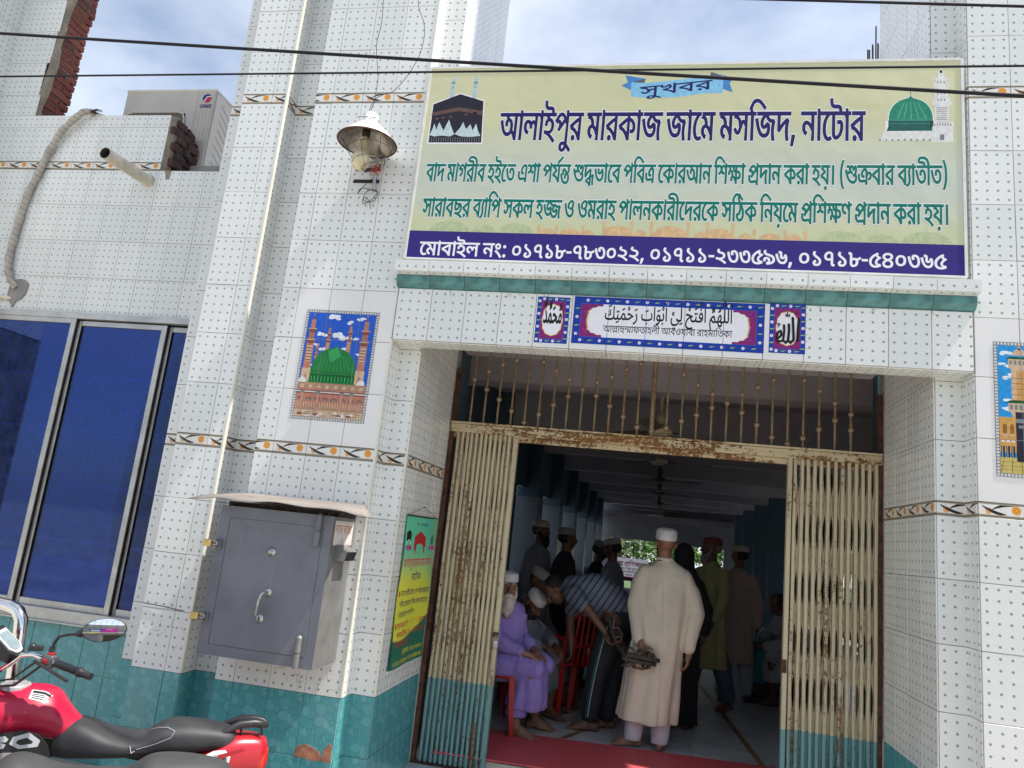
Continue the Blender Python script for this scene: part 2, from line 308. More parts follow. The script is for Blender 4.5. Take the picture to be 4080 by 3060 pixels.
# outlines of the lettering: plain coordinates, quarter-size steps, and where each letter stands in its line
GLYPHS = {
50: [[347,156,0,-18,-52,0,0,-138,-38,0,0,88,10,-16,-15,11,-24,11,-9,0,-7,0,-12,-4,-16,-12,-11,-11,-15,-12,-22,-16,-24,-7,-17,0,-15,0,-24,5,-24,13,-13,11,30,9,13,-12,18,-7,11,0,7,0,16,5,18,13,13,11,12,8,11,14,24,10,17,0,15,0,26,-9,19,-9,-10,-1,-3,6,0,10,1,5,0,24,-260,0,0,18],[137,68,-7,17,-10,20,-11,5,-15,6,-42,6,-31,2,6,19,28,-5,27,-2,38,-8,24,-11,12,-16,3,-12]],
57: [[-143,-66,-13,0,-32,5,-24,13,1,10,-1,13,40,15,37,0,29,0,58,-11,60,-20,33,-13,-22,-14,-35,14,-54,19,-50,9,-23,0,-19,0,-18,-7,1,-5,-1,-7,20,-6,13,0,19,0,22,8,12,11,4,12,1,5,0,17,38,0,0,-13,-1,-7,-6,-19,-20,-18,-38,-11]],
21: [[353,156,0,-18,-52,0,0,-138,-38,0,-15,10,-36,19,-44,16,-52,12,-31,3,-12,23,24,-9,45,-4,64,-16,44,-20,15,-10,-3,6,0,12,1,6,0,124,26,0,12,-16],[225,118,-1,-15,-30,-20,-54,-12,-35,-2,-24,2,-8,12,39,1,52,9,24,14,1,9,-1,8,-14,13,-15,6,28,13,15,-8,22,-19],[93,108,-33,0,-36,15,1,14,-1,6,8,10,5,4,38,-5,-5,-3,-6,-7,1,-4,-1,-6,16,-7,13,0,7,0,24,4,22,12,13,12,28,3,0,-12,-11,-11,-28,-17,-36,-8]],
42: [[305,156,0,-18,-54,0,0,-138,-38,0,-17,15,-52,25,-68,18,-37,3,-20,24,47,14,102,24,57,8,-12,-11,0,18,-216,0,0,18],[213,118,10,-6,-39,-7,-84,-18,-35,-11,27,-3,60,-15,52,-22,17,-14,-6,0,-1,6,-2,11,1,8]],
46: [[305,156,0,-18,-54,0,0,-138,-38,0,-17,15,-52,25,-68,18,-37,3,-20,24,47,14,102,24,57,8,-12,-11,0,18,-216,0,0,18],[213,118,10,-6,-39,-7,-84,-18,-35,-11,27,-3,60,-15,52,-22,17,-14,-6,0,-1,6,-2,11,1,8],[93,-2,-13,0,-18,8,1,7,-1,7,18,8,13,0,11,0,18,-8,1,-7,-1,-7,-18,-8]],
9: [[449,156,0,-18,-48,0,0,-138,-40,0,-15,15,-42,22,-25,8,14,17,17,-6,42,-19,11,-10,-1,4,-2,7,0,6,1,4,0,90,-364,0,0,18],[189,23,-35,0,-62,16,-54,38,-23,33,38,6,15,-26,40,-33,50,-15,31,0,27,0,34,8,14,16,1,9,-1,15,-30,18,-23,0,-17,0,-18,-8,1,-7,-1,-2,2,-6,3,-2,-38,-4,-3,5,-4,9,1,4,-1,9,20,13,32,6,19,0,29,0,44,-13,24,-23,1,-15,-1,-14,-26,-23,-50,-14],[173,116,-3,8,-26,12,-21,3,12,11,22,-3,27,-5,26,-14,3,-11],[585,156,0,-18,-52,0,0,-138,-40,0,0,120,-9,10,-20,8,-15,0,-4,0,0,18,4,0,13,0,26,-8,9,-8,-3,1,-2,9,1,3,0,19,28,0,12,-16]],
47: [[371,156,0,-18,-52,0,0,-138,-38,0,0,84,2,-7,-11,8,-24,10,-15,0,-9,0,-14,-3,-10,-8,1,-7,-1,-3,0,-4,1,-2,-32,-2,-3,11,-18,14,-26,7,-15,0,-15,0,-18,-5,-10,-9,1,-5,-1,-10,30,-14,27,-5,-12,-18,-25,4,-40,12,-20,20,1,12,-1,11,20,17,38,8,23,0,25,0,38,-9,17,-11,-8,0,5,8,28,9,17,0,17,0,26,-7,17,-7,-6,-3,-1,5,0,10,1,6,0,21,-284,0,0,18]],
54: [[139,156,0,-18,-52,0,0,-138,-38,0,0,117,-9,9,-22,12,-17,0,-4,0,0,18,6,0,11,0,26,-8,9,-8,-1,1,0,9,1,3,0,19,26,0,10,-16]],
10: [[181,156,-3,10,-18,9,-19,0,-36,0,-35,0,-36,4,-11,5,-15,5,-12,16,1,10,-1,3,0,6,3,4,36,-1,-1,-3,-2,-5,1,-2,-1,-5,4,-9,7,-3,5,-4,28,-3,25,0,28,0,27,0,30,-4,11,-5,9,-4,8,-14,3,-10],[121,125,39,0,48,-13,24,-20,1,-11,-1,-20,-58,-24,-55,-2,6,3,21,-3,50,-12,50,-16,25,-9,-22,-14,-33,12,-52,16,-50,13,-56,9,-33,4,6,18,17,-3,32,-2,25,0,35,0,38,9,14,13,1,7,-1,13,-38,15,-29,0,-19,0,-22,-4,-10,-7,1,-5,-1,-2,2,-4,1,-2,-36,-3,-3,3,-2,9,1,3,-1,9,20,13,40,7],[89,116,-5,8,-24,12,-23,3,12,11,24,-3,27,-5,24,-14,5,-11],[271,156,0,-18,-274,0,0,18]],
40: [[365,156,0,-18,-54,0,0,-138,-38,0,0,99,12,-16,-23,15,-34,21,-30,14,-30,6,-19,0,-21,0,-32,-7,-26,-13,-11,-7,-4,-1,7,3,16,2,11,0,27,0,28,-16,1,-11,-1,-3,-2,-5,-1,-1,-8,2,5,3,12,6,12,6,7,3,62,29,26,-13,-144,-67,-28,13,40,20,-18,-11,-14,-5,7,4,10,10,1,6,-1,6,-16,8,-13,0,-9,0,-16,-2,-7,-3,-36,18,19,13,40,20,48,11,27,0,27,0,44,-10,42,-21,25,-16,-10,2,-3,6,0,14,1,8,0,32,26,0,12,-16]],
44: [[317,156,0,-18,-52,0,0,-138,-40,0,0,34,10,-14,-19,14,-36,22,-38,14,-23,0,-19,0,-26,-9,1,-10,-1,-8,24,-11,25,-4,-14,-20,-27,5,-34,14,-16,16,1,9,-1,12,24,16,36,8,21,0,29,0,46,-11,34,-18,15,-12,-8,-1,-3,6,-2,12,1,6,0,68,-228,0,0,18],[151,81,-1,-2,-2,-3,1,-1,-38,5,-1,15,-18,17,-40,10,-31,2,6,18,22,-4,23,-1,38,-7,26,-14,14,-21]],
20: [[409,156,0,-18,-162,0,0,-16,0,-4,0,-118,-38,0,-17,15,-52,26,-66,17,-35,3,-20,24,49,14,96,22,55,8,-10,-10,0,19,-212,0,0,18],[209,117,10,-7,-27,-4,-54,-12,-52,-12,-21,-6,27,-3,60,-15,50,-22,13,-14,-4,0,-3,6,0,11,1,8],[381,72,-1,-8,-12,-15,-30,-9,-25,0,-9,0,-14,0,-5,1,2,18,1,-1,10,0,7,0,23,0,14,10,1,6,-1,13,-52,19,-49,4,0,18,39,-2,62,-15,38,-24]],
27: [[201,16,-29,0,-56,10,-46,24,-40,38,-15,28,38,5,17,-31,42,-38,54,-17,37,0,37,0,36,16,1,16,-1,8,-8,11,-3,4,32,0,-17,-8,-30,-11,-34,-7,-19,0,-21,0,-30,8,-18,14,1,10,-1,11,32,23,37,8,-9,0,-26,0,-13,0,-152,0,0,18,468,0,0,-18,-156,0,-13,0,-20,0,-7,0,-43,-9,-44,-15,-14,-13,1,-6,-1,-7,16,-6,11,0,17,0,30,9,21,8,42,-8,3,-5,8,-14,1,-8,-1,-13,-24,-22,-50,-13],[401,51,-1,-12,8,-23,11,-14,-38,-4,-9,15,-10,27,1,16,-1,13,10,21,7,7,-39,0,-54,9,-36,18,-11,12,38,4,7,-8,24,-11,40,-6,29,0,5,0,14,0,9,1,18,-18,-13,-11,-10,-22]],
61: [[179,156,0,-18,-10,0,-17,-2,-36,-12,-32,-18,-20,-26,1,-14,-1,-18,22,-22,32,-9,17,0,11,0,18,3,11,3,18,-15,-15,-5,-30,-4,-15,0,-33,0,-48,16,-28,30,1,20,-1,21,32,33,52,23,33,5,-32,-8,-9,-1,-22,0,-13,0,-68,0,0,18]],
55: [[139,156,0,-18,-52,0,0,-138,-38,0,0,138,-52,0,0,18,44,0,-9,4,-16,11,-5,5,17,15,38,24,54,14,37,0,27,0,48,-6,46,-13,48,-17,27,-10,-20,-14,-37,14,-54,19,-50,9,-29,0,-27,0,-42,-9,-30,-18,-11,-11,3,-3,16,-10,9,-4]],
37: [[307,156,0,-18,-226,0,0,-75,-8,5,19,12,52,19,60,16,35,7,32,-16,-11,-9,-12,-17,-4,-18,1,-11,-1,-12,8,-23,9,-14,-36,-4,-11,15,-10,27,1,16,-1,10,6,18,10,14,7,4,6,-1,-29,-5,-54,-17,-52,-21,-27,-14,-30,10,0,84,-44,0,0,18]],
597: [[97,29,2,-3,-5,-8,-14,-20,-16,-18,-7,-10,-32,0,5,15,14,31,3,13]],
39: [[309,156,0,-18,-54,0,0,-138,-38,0,0,61,8,-14,-17,11,-40,19,-40,11,-19,0,-19,0,-26,-10,1,-10,-1,-7,20,-11,25,-4,-20,-18,-31,6,-34,22,1,13,-1,13,22,16,38,8,19,0,25,0,44,-9,36,-16,19,-10,-8,-1,-3,6,0,11,1,6,0,45,-220,0,0,18]],
30: [[289,156,0,-18,-202,0,0,-87,-1,-11,6,-9,3,-2,9,-5,19,0,19,0,34,10,15,6,13,8,16,18,1,9,-1,8,-16,8,-19,0,-5,0,-16,-1,-5,-1,-6,18,9,1,22,2,11,0,17,0,30,-7,16,-15,1,-12,-1,-15,-28,-28,-21,-9,-21,-8,-42,-10,-25,0,-21,0,-26,6,-7,4,-9,4,-10,14,1,14,0,90,-52,0,0,18],[199,156,-3,10,-18,9,-19,0,-48,0,-33,0,-36,4,-11,5,-15,5,-12,16,1,10,-1,3,0,6,3,4,36,-1,-1,-3,-2,-4,1,-3,-1,-5,4,-9,7,-3,5,-4,28,-3,25,0,40,0,25,0,30,-4,13,-5,7,-4,8,-14,3,-10]],
22: [[243,0,0,106,10,-16,-17,13,-32,18,-28,12,-28,6,-15,0,-29,0,-32,-14,-11,-9,-8,-2,7,4,28,4,21,0,23,0,28,-9,12,-14,1,-7,-1,-14,-40,-24,-39,-11,-26,18,25,6,40,14,1,10,-1,6,-16,7,-15,0,-13,0,-24,-3,-11,-3,-40,16,13,14,36,19,42,10,25,0,23,0,42,-9,40,-17,21,-13,-10,3,-1,3,-2,15,1,7,0,26,26,0,12,-16,52,0,0,-18,-52,0,0,-138]],
56: [[139,138,-52,0,0,-138,-38,0,0,138,-52,0,0,18,52,0,-5,16,-28,22,-48,12,-60,6,-33,0,-31,0,-42,-3,-22,-6,1,-5,-1,-5,24,-2,15,0,48,0,25,0,32,-5,9,-5,9,-5,8,-12,1,-10,-34,0,-1,6,-4,8,-5,2,-7,2,-14,1,-13,0,-48,0,-21,0,-32,3,-9,2,-13,4,-10,10,1,5,-1,15,64,17,69,0,99,0,110,-35,7,-38,50,0]],
51: [[121,125,39,0,48,-13,24,-20,1,-11,-1,-20,-58,-24,-55,-2,6,3,21,-3,50,-12,50,-16,25,-9,-22,-14,-33,12,-52,16,-50,13,-56,9,-33,4,6,18,17,-3,32,-2,25,0,35,0,38,9,14,13,1,7,-1,13,-38,15,-29,0,-19,0,-22,-4,-10,-7,1,-5,-1,-2,2,-4,1,-2,-36,-3,-3,3,-2,9,1,3,-1,9,20,13,40,7],[89,116,-5,8,-24,12,-23,3,12,11,24,-3,27,-5,24,-14,5,-11],[271,156,0,-18,-274,0,0,18]],
35: [[205,12,-43,0,-70,21,-56,45,-21,38,38,6,17,-32,42,-40,54,-18,37,0,23,0,32,5,20,11,8,14,1,8,-1,10,-16,17,-28,10,-19,0,-21,0,-18,-8,1,-7,-1,-3,2,-5,3,-4,-38,-4,-3,5,-4,9,1,5,-1,10,20,13,34,7,23,0,31,0,46,-14,26,-26,1,-17,-1,-15,-26,-25,-54,-16],[359,156,0,-18,-362,0,0,18]],
16: [[257,157,19,0,28,-4,9,-5,9,-4,12,-11,1,-11,0,-122,-38,0,-5,8,-16,9,-20,5,-15,0,-19,0,-30,-2,-34,-2,-21,0,-17,0,-40,3,-36,11,-20,20,1,18,-1,6,4,13,1,5,40,-2,-3,-4,-4,-11,1,-7,-1,-11,14,-13,20,-8,28,-2,15,0,25,0,40,4,27,0,21,0,32,-6,13,-8,0,90,-1,9,-6,8,-5,3,-9,3,-19,0,-17,0,-34,-8,-26,-12,-14,-15,1,-6,-1,-2,4,-6,14,-4,13,0,5,0,10,1,5,0,4,-17,-5,-2,-16,0,-11,0,-25,0,-36,14,1,16,-1,10,20,21,36,17,46,11]],
48: [[345,156,0,-18,-52,0,0,-138,-40,0,0,128,4,5,-3,4,-2,9,1,6,0,20,28,0,12,-16],[181,157,19,0,32,-7,28,-14,9,-9,-4,-26,-15,18,-42,20,-25,0,-21,0,-24,-11,1,-10,-1,-10,32,-13,37,-1,-2,-19,-35,1,-42,12,-20,18,1,12,-1,14,20,17,34,8],[39,157,21,0,36,-8,24,-19,1,-15,-1,-10,-20,-19,-40,-11,-31,0,-4,19,25,0,28,7,12,11,1,5,-1,10,-26,12,-25,0,-11,0,-16,-1,-11,-2,-4,19,11,1,20,1]],
45: [[319,156,0,-18,-52,0,0,-138,-38,0,-23,14,-50,21,-68,15,-45,3,-18,23,15,5,34,9,34,10,19,4,-19,7,-50,11,-33,4,16,16,0,-4,-44,0,0,18],[229,138,-160,0,-12,2,21,-2,42,-12,36,-12,13,-6,2,-14,-19,-4,-40,-10,-36,-9,-13,-5,-6,4,43,-3,64,-14,50,-20,23,-12,-8,-1,-1,5,0,12,1,6]],
131: [[-127,177,164,52,20,-14,-160,-54]],
357: [[255,76,-19,0,-26,4,-24,8,-15,6,-13,6,-14,4,-7,0,-9,0,-12,-5,1,-5,-1,-5,10,-7,11,-5,-28,-14,-15,7,-20,15,1,10,-1,9,18,12,26,6,13,0,21,0,28,-8,17,-7,17,-7,22,-7,17,0,15,0,20,8,1,9,-1,10,-22,17,-13,7,40,4,7,-4,16,-11,10,-14,1,-9,-1,-11,-16,-15,-32,-8],[367,156,0,-18,-370,0,0,18],[211,-14,-43,0,-74,16,-60,38,-21,31,38,6,17,-25,44,-31,58,-16,39,0,45,0,36,17,1,14,-1,8,-12,12,-24,8,-17,0,-13,0,-16,-4,-6,-7,1,-5,-1,-1,2,-7,3,-3,-38,-3,-3,4,-4,10,1,4,-1,9,20,12,34,7,19,0,29,0,44,-12,20,-21,1,-12,-1,-15,-26,-22,-54,-12]],
456: [[221,157,19,0,28,-9,13,-12,28,16,30,4,15,-7,24,-19,1,-12,-1,-14,-24,-20,-42,-16,-27,-6,-16,19,31,6,40,17,1,14,-1,6,-10,12,-13,4,24,5,-48,-30,-32,-1,-5,13,-20,12,-15,0,-11,0,-14,-4,-8,-7,1,-6,-1,-8,24,-10,27,0,-2,-19,-29,1,-34,10,-16,17,1,10,-1,12,18,15,28,7],[105,157,17,0,32,-7,20,-17,1,-13,-1,-9,-16,-17,-34,-10,-25,0,-4,20,29,0,20,11,1,7,-1,8,-20,9,-21,0,-11,0,-12,-1,-9,-2,-4,19,9,1,18,1],[261,8,-57,0,-94,22,-72,47,-23,39,38,6,19,-34,60,-42,78,-19,49,0,37,0,48,13,1,14,-1,11,-26,13,-19,4,40,9,21,-7,24,-18,1,-13,-1,-13,-30,-21,-56,-11]],
350: [[395,156,0,-18,-314,0,0,-75,-8,5,29,17,84,27,53,10,22,-12,0,-53,-38,-8,0,59,10,-7,-29,-5,-54,-17,-52,-21,-27,-14,-30,10,0,84,-44,0,0,18],[353,17,-1,-9,6,-18,7,-10,-36,-4,-7,11,-8,22,1,10,-1,10,6,17,7,11,2,-4,-17,-2,-40,-6,-15,-3,-12,-2,-37,-6,-64,-14,-23,-7,4,2,27,-3,50,-11,23,-10,-1,4,-2,11,1,4,0,30,38,7,0,-76,-38,0,-19,9,-40,12,-42,8,-23,2,-18,19,21,7,50,12,56,12,29,5,14,2,21,4,48,7,21,3,28,-14,-11,-11,-6,-21]],
43: [[213,11,-35,0,-56,10,-50,25,-40,40,-17,30,38,5,17,-33,46,-40,58,-18,37,0,25,0,38,9,20,17,1,11,-1,7,-6,12,-10,10,-5,4,24,19,17,-14,18,-26,1,-13,-1,-15,-28,-25,-54,-15],[193,71,-33,0,-36,16,1,13,-1,6,8,12,5,4,40,-6,-5,-3,-6,-7,1,-4,-1,-7,14,-6,13,0,11,0,20,4,24,11,17,12,32,3,-4,-13,-15,-12,-30,-15,-34,-8],[367,156,0,-18,-370,0,0,18]],
219: [[237,132,17,0,26,-4,9,-3,11,-4,10,-12,1,-12,0,-97,-38,0,-5,11,-24,11,-19,0,-17,0,-28,-2,-32,-2,-21,0,-17,0,-36,3,-30,10,-20,19,1,16,-1,5,2,13,3,4,38,-3,-3,-4,-2,-8,1,-7,-1,-13,20,-13,30,-4,15,0,17,0,28,2,28,2,17,0,17,0,28,-6,11,-8,0,70,-1,6,-4,7,-5,2,-5,1,-12,2,-9,0,-17,0,-24,-6,-11,-4,-9,-4,-12,-10,1,-5,-1,-4,8,-6,17,0,7,0,10,1,7,0,2,-18,-5,0,-18,-2,-11,0,-23,0,-34,13,1,14,-1,9,16,17,17,7,15,7,40,9],[363,156,0,-18,-366,0,0,18]],
129: [[465,156,0,-18,-156,0,0,-138,-40,0,0,21,4,7,-3,2,-2,14,1,6,0,55,0,3,0,30,-272,0,0,18],[439,68,-1,-8,-12,-14,-30,-9,-23,0,-7,0,-14,1,-7,0,4,18,1,0,10,0,5,0,21,0,14,8,1,5,-1,5,-8,7,-5,3,-13,4,-44,5,-33,0,-16,0,-31,0,-46,7,-26,18,1,15,-1,2,2,6,1,3,38,-1,-3,-3,0,-4,1,-2,-1,-15,34,-9,31,0,16,0,49,0,54,-8,17,-7,11,-5,10,-14],[175,66,21,0,36,-9,32,-16,13,-9,0,-18,-4,-6,-17,13,-32,18,-32,9,-15,0,-9,0,-12,-2,-6,-5,1,-4,-1,-4,4,-6,3,-2,-40,-4,-3,3,-6,9,1,5,-1,6,10,11,18,7,24,4],[93,116,25,0,42,-12,26,-22,1,-16,-1,-4,-2,-8,-1,-2,-38,0,1,3,2,7,1,2,-1,8,-12,16,-22,10,-17,0,-17,0,-14,-7,1,-5,-1,-2,2,-6,3,-2,-38,-4,-5,4,-4,8,1,3,-1,7,10,10,18,8,24,4],[63,101,-1,2,2,6,1,3,-1,10,-20,20,-23,4,48,4,15,-6,16,-18,1,-14,-1,-3,0,-6,-1,-3]],
224: [[383,156,0,-18,-52,0,0,-138,-38,0,0,99,10,-16,-21,15,-34,21,-30,14,-32,6,-17,0,-21,0,-32,-7,-28,-13,-9,-7,-4,-1,7,3,14,2,11,0,29,0,26,-16,1,-11,-1,-3,0,-5,-1,-1,-8,2,5,3,10,6,14,6,7,3,62,29,24,-13,-142,-67,-28,13,40,20,-18,-11,-14,-5,5,4,10,10,1,6,-1,6,-14,8,-13,0,-9,0,-16,-2,-7,-3,-38,18,19,13,42,20,46,11,27,0,27,0,46,-10,42,-21,25,-16,-10,2,-3,6,0,14,1,8,0,32,26,0,12,-16],[331,-11,-38,0,-5,8,-16,9,-20,5,-13,0,-27,0,-48,-5,-29,0,-19,0,-38,4,-34,10,-22,18,1,15,-1,4,2,10,5,5,38,-3,-3,-3,-2,-8,1,-5,-1,-11,18,-12,32,-6,23,0,23,0,46,5,25,0,19,0,32,-7,13,-7,0,23,38,0]],
52: [[-127,-46,-13,0,-18,8,1,7,-1,6,18,9,13,0,11,0,18,-9,1,-6,-1,-7,-18,-8]],
641: [[97,0,0,156,42,0,0,-156]],
593: [[129,-34,-37,24,-36,61,1,32,-1,32,36,59,37,24,40,0,-33,-24,-38,-60,1,-31,-1,-32,36,-59,35,-26]],
203: [[471,156,0,-18,-474,0,0,18],[237,132,17,0,26,-4,9,-3,11,-4,10,-12,1,-12,0,-2,-1,-3,0,-8,-1,-3,2,-5,0,-76,-38,0,-5,11,-24,11,-19,0,-17,0,-28,-2,-32,-2,-21,0,-17,0,-36,3,-30,10,-20,19,1,16,-1,5,2,13,3,4,38,-3,-3,-4,-2,-8,1,-7,-1,-13,20,-13,30,-4,15,0,17,0,28,2,28,2,17,0,17,0,28,-6,11,-8,0,70,-1,6,-4,7,-5,2,-5,1,-12,2,-9,0,-17,0,-24,-6,-11,-4,-9,-4,-12,-10,1,-5,-1,-4,8,-6,17,0,7,0,10,1,7,0,2,-18,-5,0,-18,-2,-11,0,-23,0,-34,13,1,14,-1,9,16,17,17,7,15,7,40,9],[381,106,29,0,38,-17,1,-14,-1,-7,-14,-16,-34,-14,-31,-4,-12,18,25,3,28,11,1,7,-1,9,-20,7,-13,0,-19,0,-34,-15,-13,-14,-22,10,19,18,44,18]],
202: [[133,156,0,-18,-34,0,30,5,-21,-8,-22,-13,-6,-14,1,-9,-1,-9,8,-18,8,-20,1,-10,-1,-10,-8,-16,-22,-14,-40,-12,-29,-3,-12,17,31,4,32,11,8,15,1,8,-1,10,-8,19,-8,19,1,8,-1,10,8,14,16,13,15,8,8,-5,-90,0,0,18]],
594: [[41,-34,35,25,36,59,1,31,-1,32,-36,60,-35,25,42,0,35,-24,36,-61,1,-32,-1,-32,-36,-59,-35,-24]],
26: [[309,78,-1,-14,-22,-20,-34,-12,-40,-7,-21,-1,-10,6,27,-2,50,-7,54,-11,31,-7,-18,-15,-39,10,-82,14,-86,9,-45,3,4,18,13,-2,34,-2,21,0,45,0,54,12,24,18,1,10,-1,13,-32,14,-29,0,-5,0,-6,-1,-3,0,-6,16,5,0,14,1,7,0,27,0,38,-9,22,-14,8,-14],[115,54,-19,0,-26,4,-7,4,-7,4,-10,12,1,12,0,50,38,0,0,-10,0,-11,-1,-3,0,-7,1,-4,0,-15,-1,-7,4,-6,5,-2,7,-3,17,0,21,0,32,8,18,11,1,5,-1,5,-16,2,-11,0,-2,0,-27,0,-40,9,-13,8,6,16,7,-5,20,-7,28,-4,23,0,24,0,5,0,4,-3,5,-1,11,-3,12,-9,1,-7,-1,-12,-28,-19,-52,-12],[-3,138,0,18,352,0,0,-18]],
317: [[193,21,-29,0,-52,9,-44,22,-38,37,-15,27,38,5,15,-29,40,-36,52,-16,33,0,33,0,36,15,1,15,-1,8,-6,10,-3,4,28,0,-13,-7,-30,-12,-34,-6,-19,0,-19,0,-28,7,-16,14,1,10,-1,7,12,15,28,13,23,5,-9,0,-20,0,-15,0,-144,0,0,18,670,0,0,-18,-348,0,-9,0,-22,0,-22,0,-9,1,-41,-9,-40,-15,-16,-13,1,-5,-1,-7,16,-6,9,0,17,0,28,9,19,9,42,-8,5,-5,4,-15,1,-7,-1,-9,-12,-17,-28,-13,-40,-7],[605,49,-1,-11,8,-22,11,-14,-38,-4,-9,14,-12,26,1,15,-1,8,4,15,8,12,7,5,6,0,-13,-2,-24,-1,-13,0,-25,0,-44,4,-42,7,-19,5,-9,-2,-20,-1,-18,-1,-9,0,-25,0,-44,8,-36,15,-9,10,14,4,24,0,7,-7,26,-8,30,-5,19,0,9,0,18,1,18,2,11,2,17,-4,38,-8,42,-4,27,0,15,0,28,2,21,1,24,-17,-13,-11,-10,-21],[413,3,-29,0,-48,8,-44,19,-17,16,24,17,13,-15,34,-18,42,-8,25,0,35,0,36,15,1,15,-1,8,-8,10,-3,4,30,0,-15,-7,-28,-12,-34,-6,-19,0,-29,0,-36,16,1,15,-1,11,30,19,37,8,30,-7,-25,-7,-24,-11,-10,-9,1,-5,-1,-7,16,-6,11,0,17,0,26,9,19,9,44,-8,3,-5,4,-15,1,-7,-1,-9,-12,-17,-26,-13,-42,-7]],
18: [[255,157,37,0,44,-19,1,-17,-1,-12,-24,-19,-44,-14,-27,-6,-16,18,33,6,38,15,1,11,-1,10,-22,10,-19,0,-19,0,-32,-6,-24,-10,-14,-10,1,-4,-1,-4,10,-6,17,-1,-10,-19,-29,3,-28,14,1,11,-1,8,20,18,36,14,46,9],[341,56,-1,-20,-60,-26,-53,0,-35,0,-64,13,-52,27,-46,45,-15,32,38,5,19,-36,48,-45,66,-21,43,0,31,0,40,13,1,14,-1,10,-26,13,-19,4,40,9,21,-6,24,-19]],
31: [[141,0,-29,0,-50,11,-34,19,-9,12,10,20,41,2,44,14,18,21,1,13,-1,6,-6,13,-5,7,-124,0,0,18,104,0,-17,10,-20,19,1,9,-1,10,24,18,21,7,26,-14,-17,-6,-14,-11,1,-7,-1,-8,22,-17,21,-10,154,0,0,-18,-86,0,-11,0,-14,0,-7,0,37,-18,44,-37,1,-23,-1,-18,-28,-27,-56,-15],[141,18,27,0,38,12,18,20,1,11,-1,11,-14,22,-34,25,-29,15,8,-1,5,-7,6,-15,1,-9,-1,-10,-10,-18,-28,-16,-48,-12,-35,-4,6,15,5,-13,26,-17,38,-9]],
34: [[317,156,0,-18,-54,0,0,-138,-38,0,0,106,10,-15,-23,17,-42,21,-38,10,-19,0,-17,0,-24,-6,-12,-10,1,-7,-1,-8,16,-11,34,-7,29,-1,-4,-21,-33,2,-52,11,-30,20,1,15,-1,13,24,19,40,9,23,0,25,0,42,-9,40,-17,23,-13,-8,1,-3,5,-2,14,1,6,0,28,26,0,12,-16]],
6: [[63,78,29,-9,58,-26,46,-30,17,-15,-32,-8,-21,16,-42,25,-48,21,-33,10],[41,122,-1,10,18,15,32,9,21,0,19,0,32,-9,18,-15,1,-10,-1,-11,-18,-15,-32,-9,-19,0,-21,0,-32,9,-18,15],[75,122,-1,-9,20,-9,17,0,15,0,20,9,1,9,-1,8,-20,9,-15,0,-17,0,-20,-9]],
611: [[75,104,-15,0,-18,8,1,8,-1,10,18,8,15,0,11,0,18,-8,1,-10,-1,-8,-18,-8],[75,-4,-15,0,-18,8,1,10,-1,9,18,7,15,0,11,0,18,-7,1,-9,-1,-10,-18,-8]],
75: [[145,23,-31,0,-50,12,-28,25,1,18,-1,15,24,26,50,17,41,0,39,0,48,-16,22,-25,1,-15,-1,-15,-24,-26,-52,-16],[151,118,-21,0,-34,-9,-20,-19,1,-12,-1,-10,14,-18,30,-10,27,0,21,0,34,11,18,18,1,12,-1,11,-16,17,-30,9]],
76: [[145,0,-45,0,-38,18,1,12,-1,10,24,17,31,4,16,-19,-17,-2,-14,-6,1,-4,-1,-5,22,-6,21,0,29,0,34,15,1,11,-1,8,-12,11,-28,14,-23,8,-33,11,-36,15,-14,13,1,7,-1,6,14,14,13,6,34,-9,-9,-4,-8,-7,1,-4,-1,-3,4,-6,12,-7,26,-10,21,-7,29,-10,34,-17,14,-17,1,-11,-1,-14,-26,-21,-46,-11]],
82: [[193,75,24,-3,-21,-5,-42,-5,-19,0,-51,0,-48,22,1,19,-1,11,18,19,32,15,42,8,21,0,17,0,30,-5,13,-5,9,-5,12,-13,1,-14,0,-78,-1,-6,4,-8,16,-2,15,-1,-4,-19,-27,0,-30,7,-12,13,1,10],[133,80,21,0,30,5,19,4,-10,-5,0,26,-1,9,-4,10,-7,3,-5,3,-16,3,-11,0,-13,0,-26,-6,-22,-10,-12,-13,1,-7,-1,-12,32,-10]],
83: [[119,0,-19,0,-26,6,-7,4,-11,4,-10,14,1,13,0,79,-1,6,-6,8,-14,2,-13,1,4,19,17,0,26,-4,9,-3,7,-4,8,-12,1,-8,0,-36,15,3,26,2,9,0,5,0,14,-1,7,-1,13,-1,18,-1,13,0,19,0,24,6,9,8,36,-8,-7,-8,-22,-10,-28,-5,-15,0,-5,0,-12,1,-3,0,8,4,7,-5,8,-13,1,-7,-1,-16,-28,-24,-48,-13],[121,18,15,0,24,6,16,10,8,13,1,6,-1,9,-14,10,-22,4,-11,0,-17,0,-24,-3,-11,-3,0,-28,-1,-8,4,-9,5,-2,3,-2,12,-3]],
598: [[25,84,122,0,0,-20,-122,0]],
78: [[277,74,-1,-18,-20,-29,-46,-17,-35,0,-29,0,-46,9,-40,24,-32,45,-13,34,38,6,15,-38,32,-43,44,-18,29,0,23,0,30,12,12,20,1,13,-1,15,-18,24,-28,14,-17,0,-15,0,-14,-7,1,-6,-1,-4,4,-8,7,-4,-40,-6,-7,6,-6,13,1,6,-1,10,20,13,30,5,15,0,35,0,48,-19,24,-33]],
77: [[65,135,-1,5,10,11,11,7,32,-9,-7,-3,-4,-6,1,-3,-1,-3,8,-5,22,-3,23,-2,51,-5,40,-20,1,-15,-1,-17,-56,-23,-49,-2,-5,0,-10,1,-5,1,20,2,21,-4,46,-12,44,-14,21,-9,-22,-13,-31,12,-50,16,-50,12,-56,8,-35,4,8,18,17,-2,36,-4,27,0,51,0,38,14,1,11,-1,6,-10,9,-28,6,-27,3,-29,3,-36,7,-16,11]],
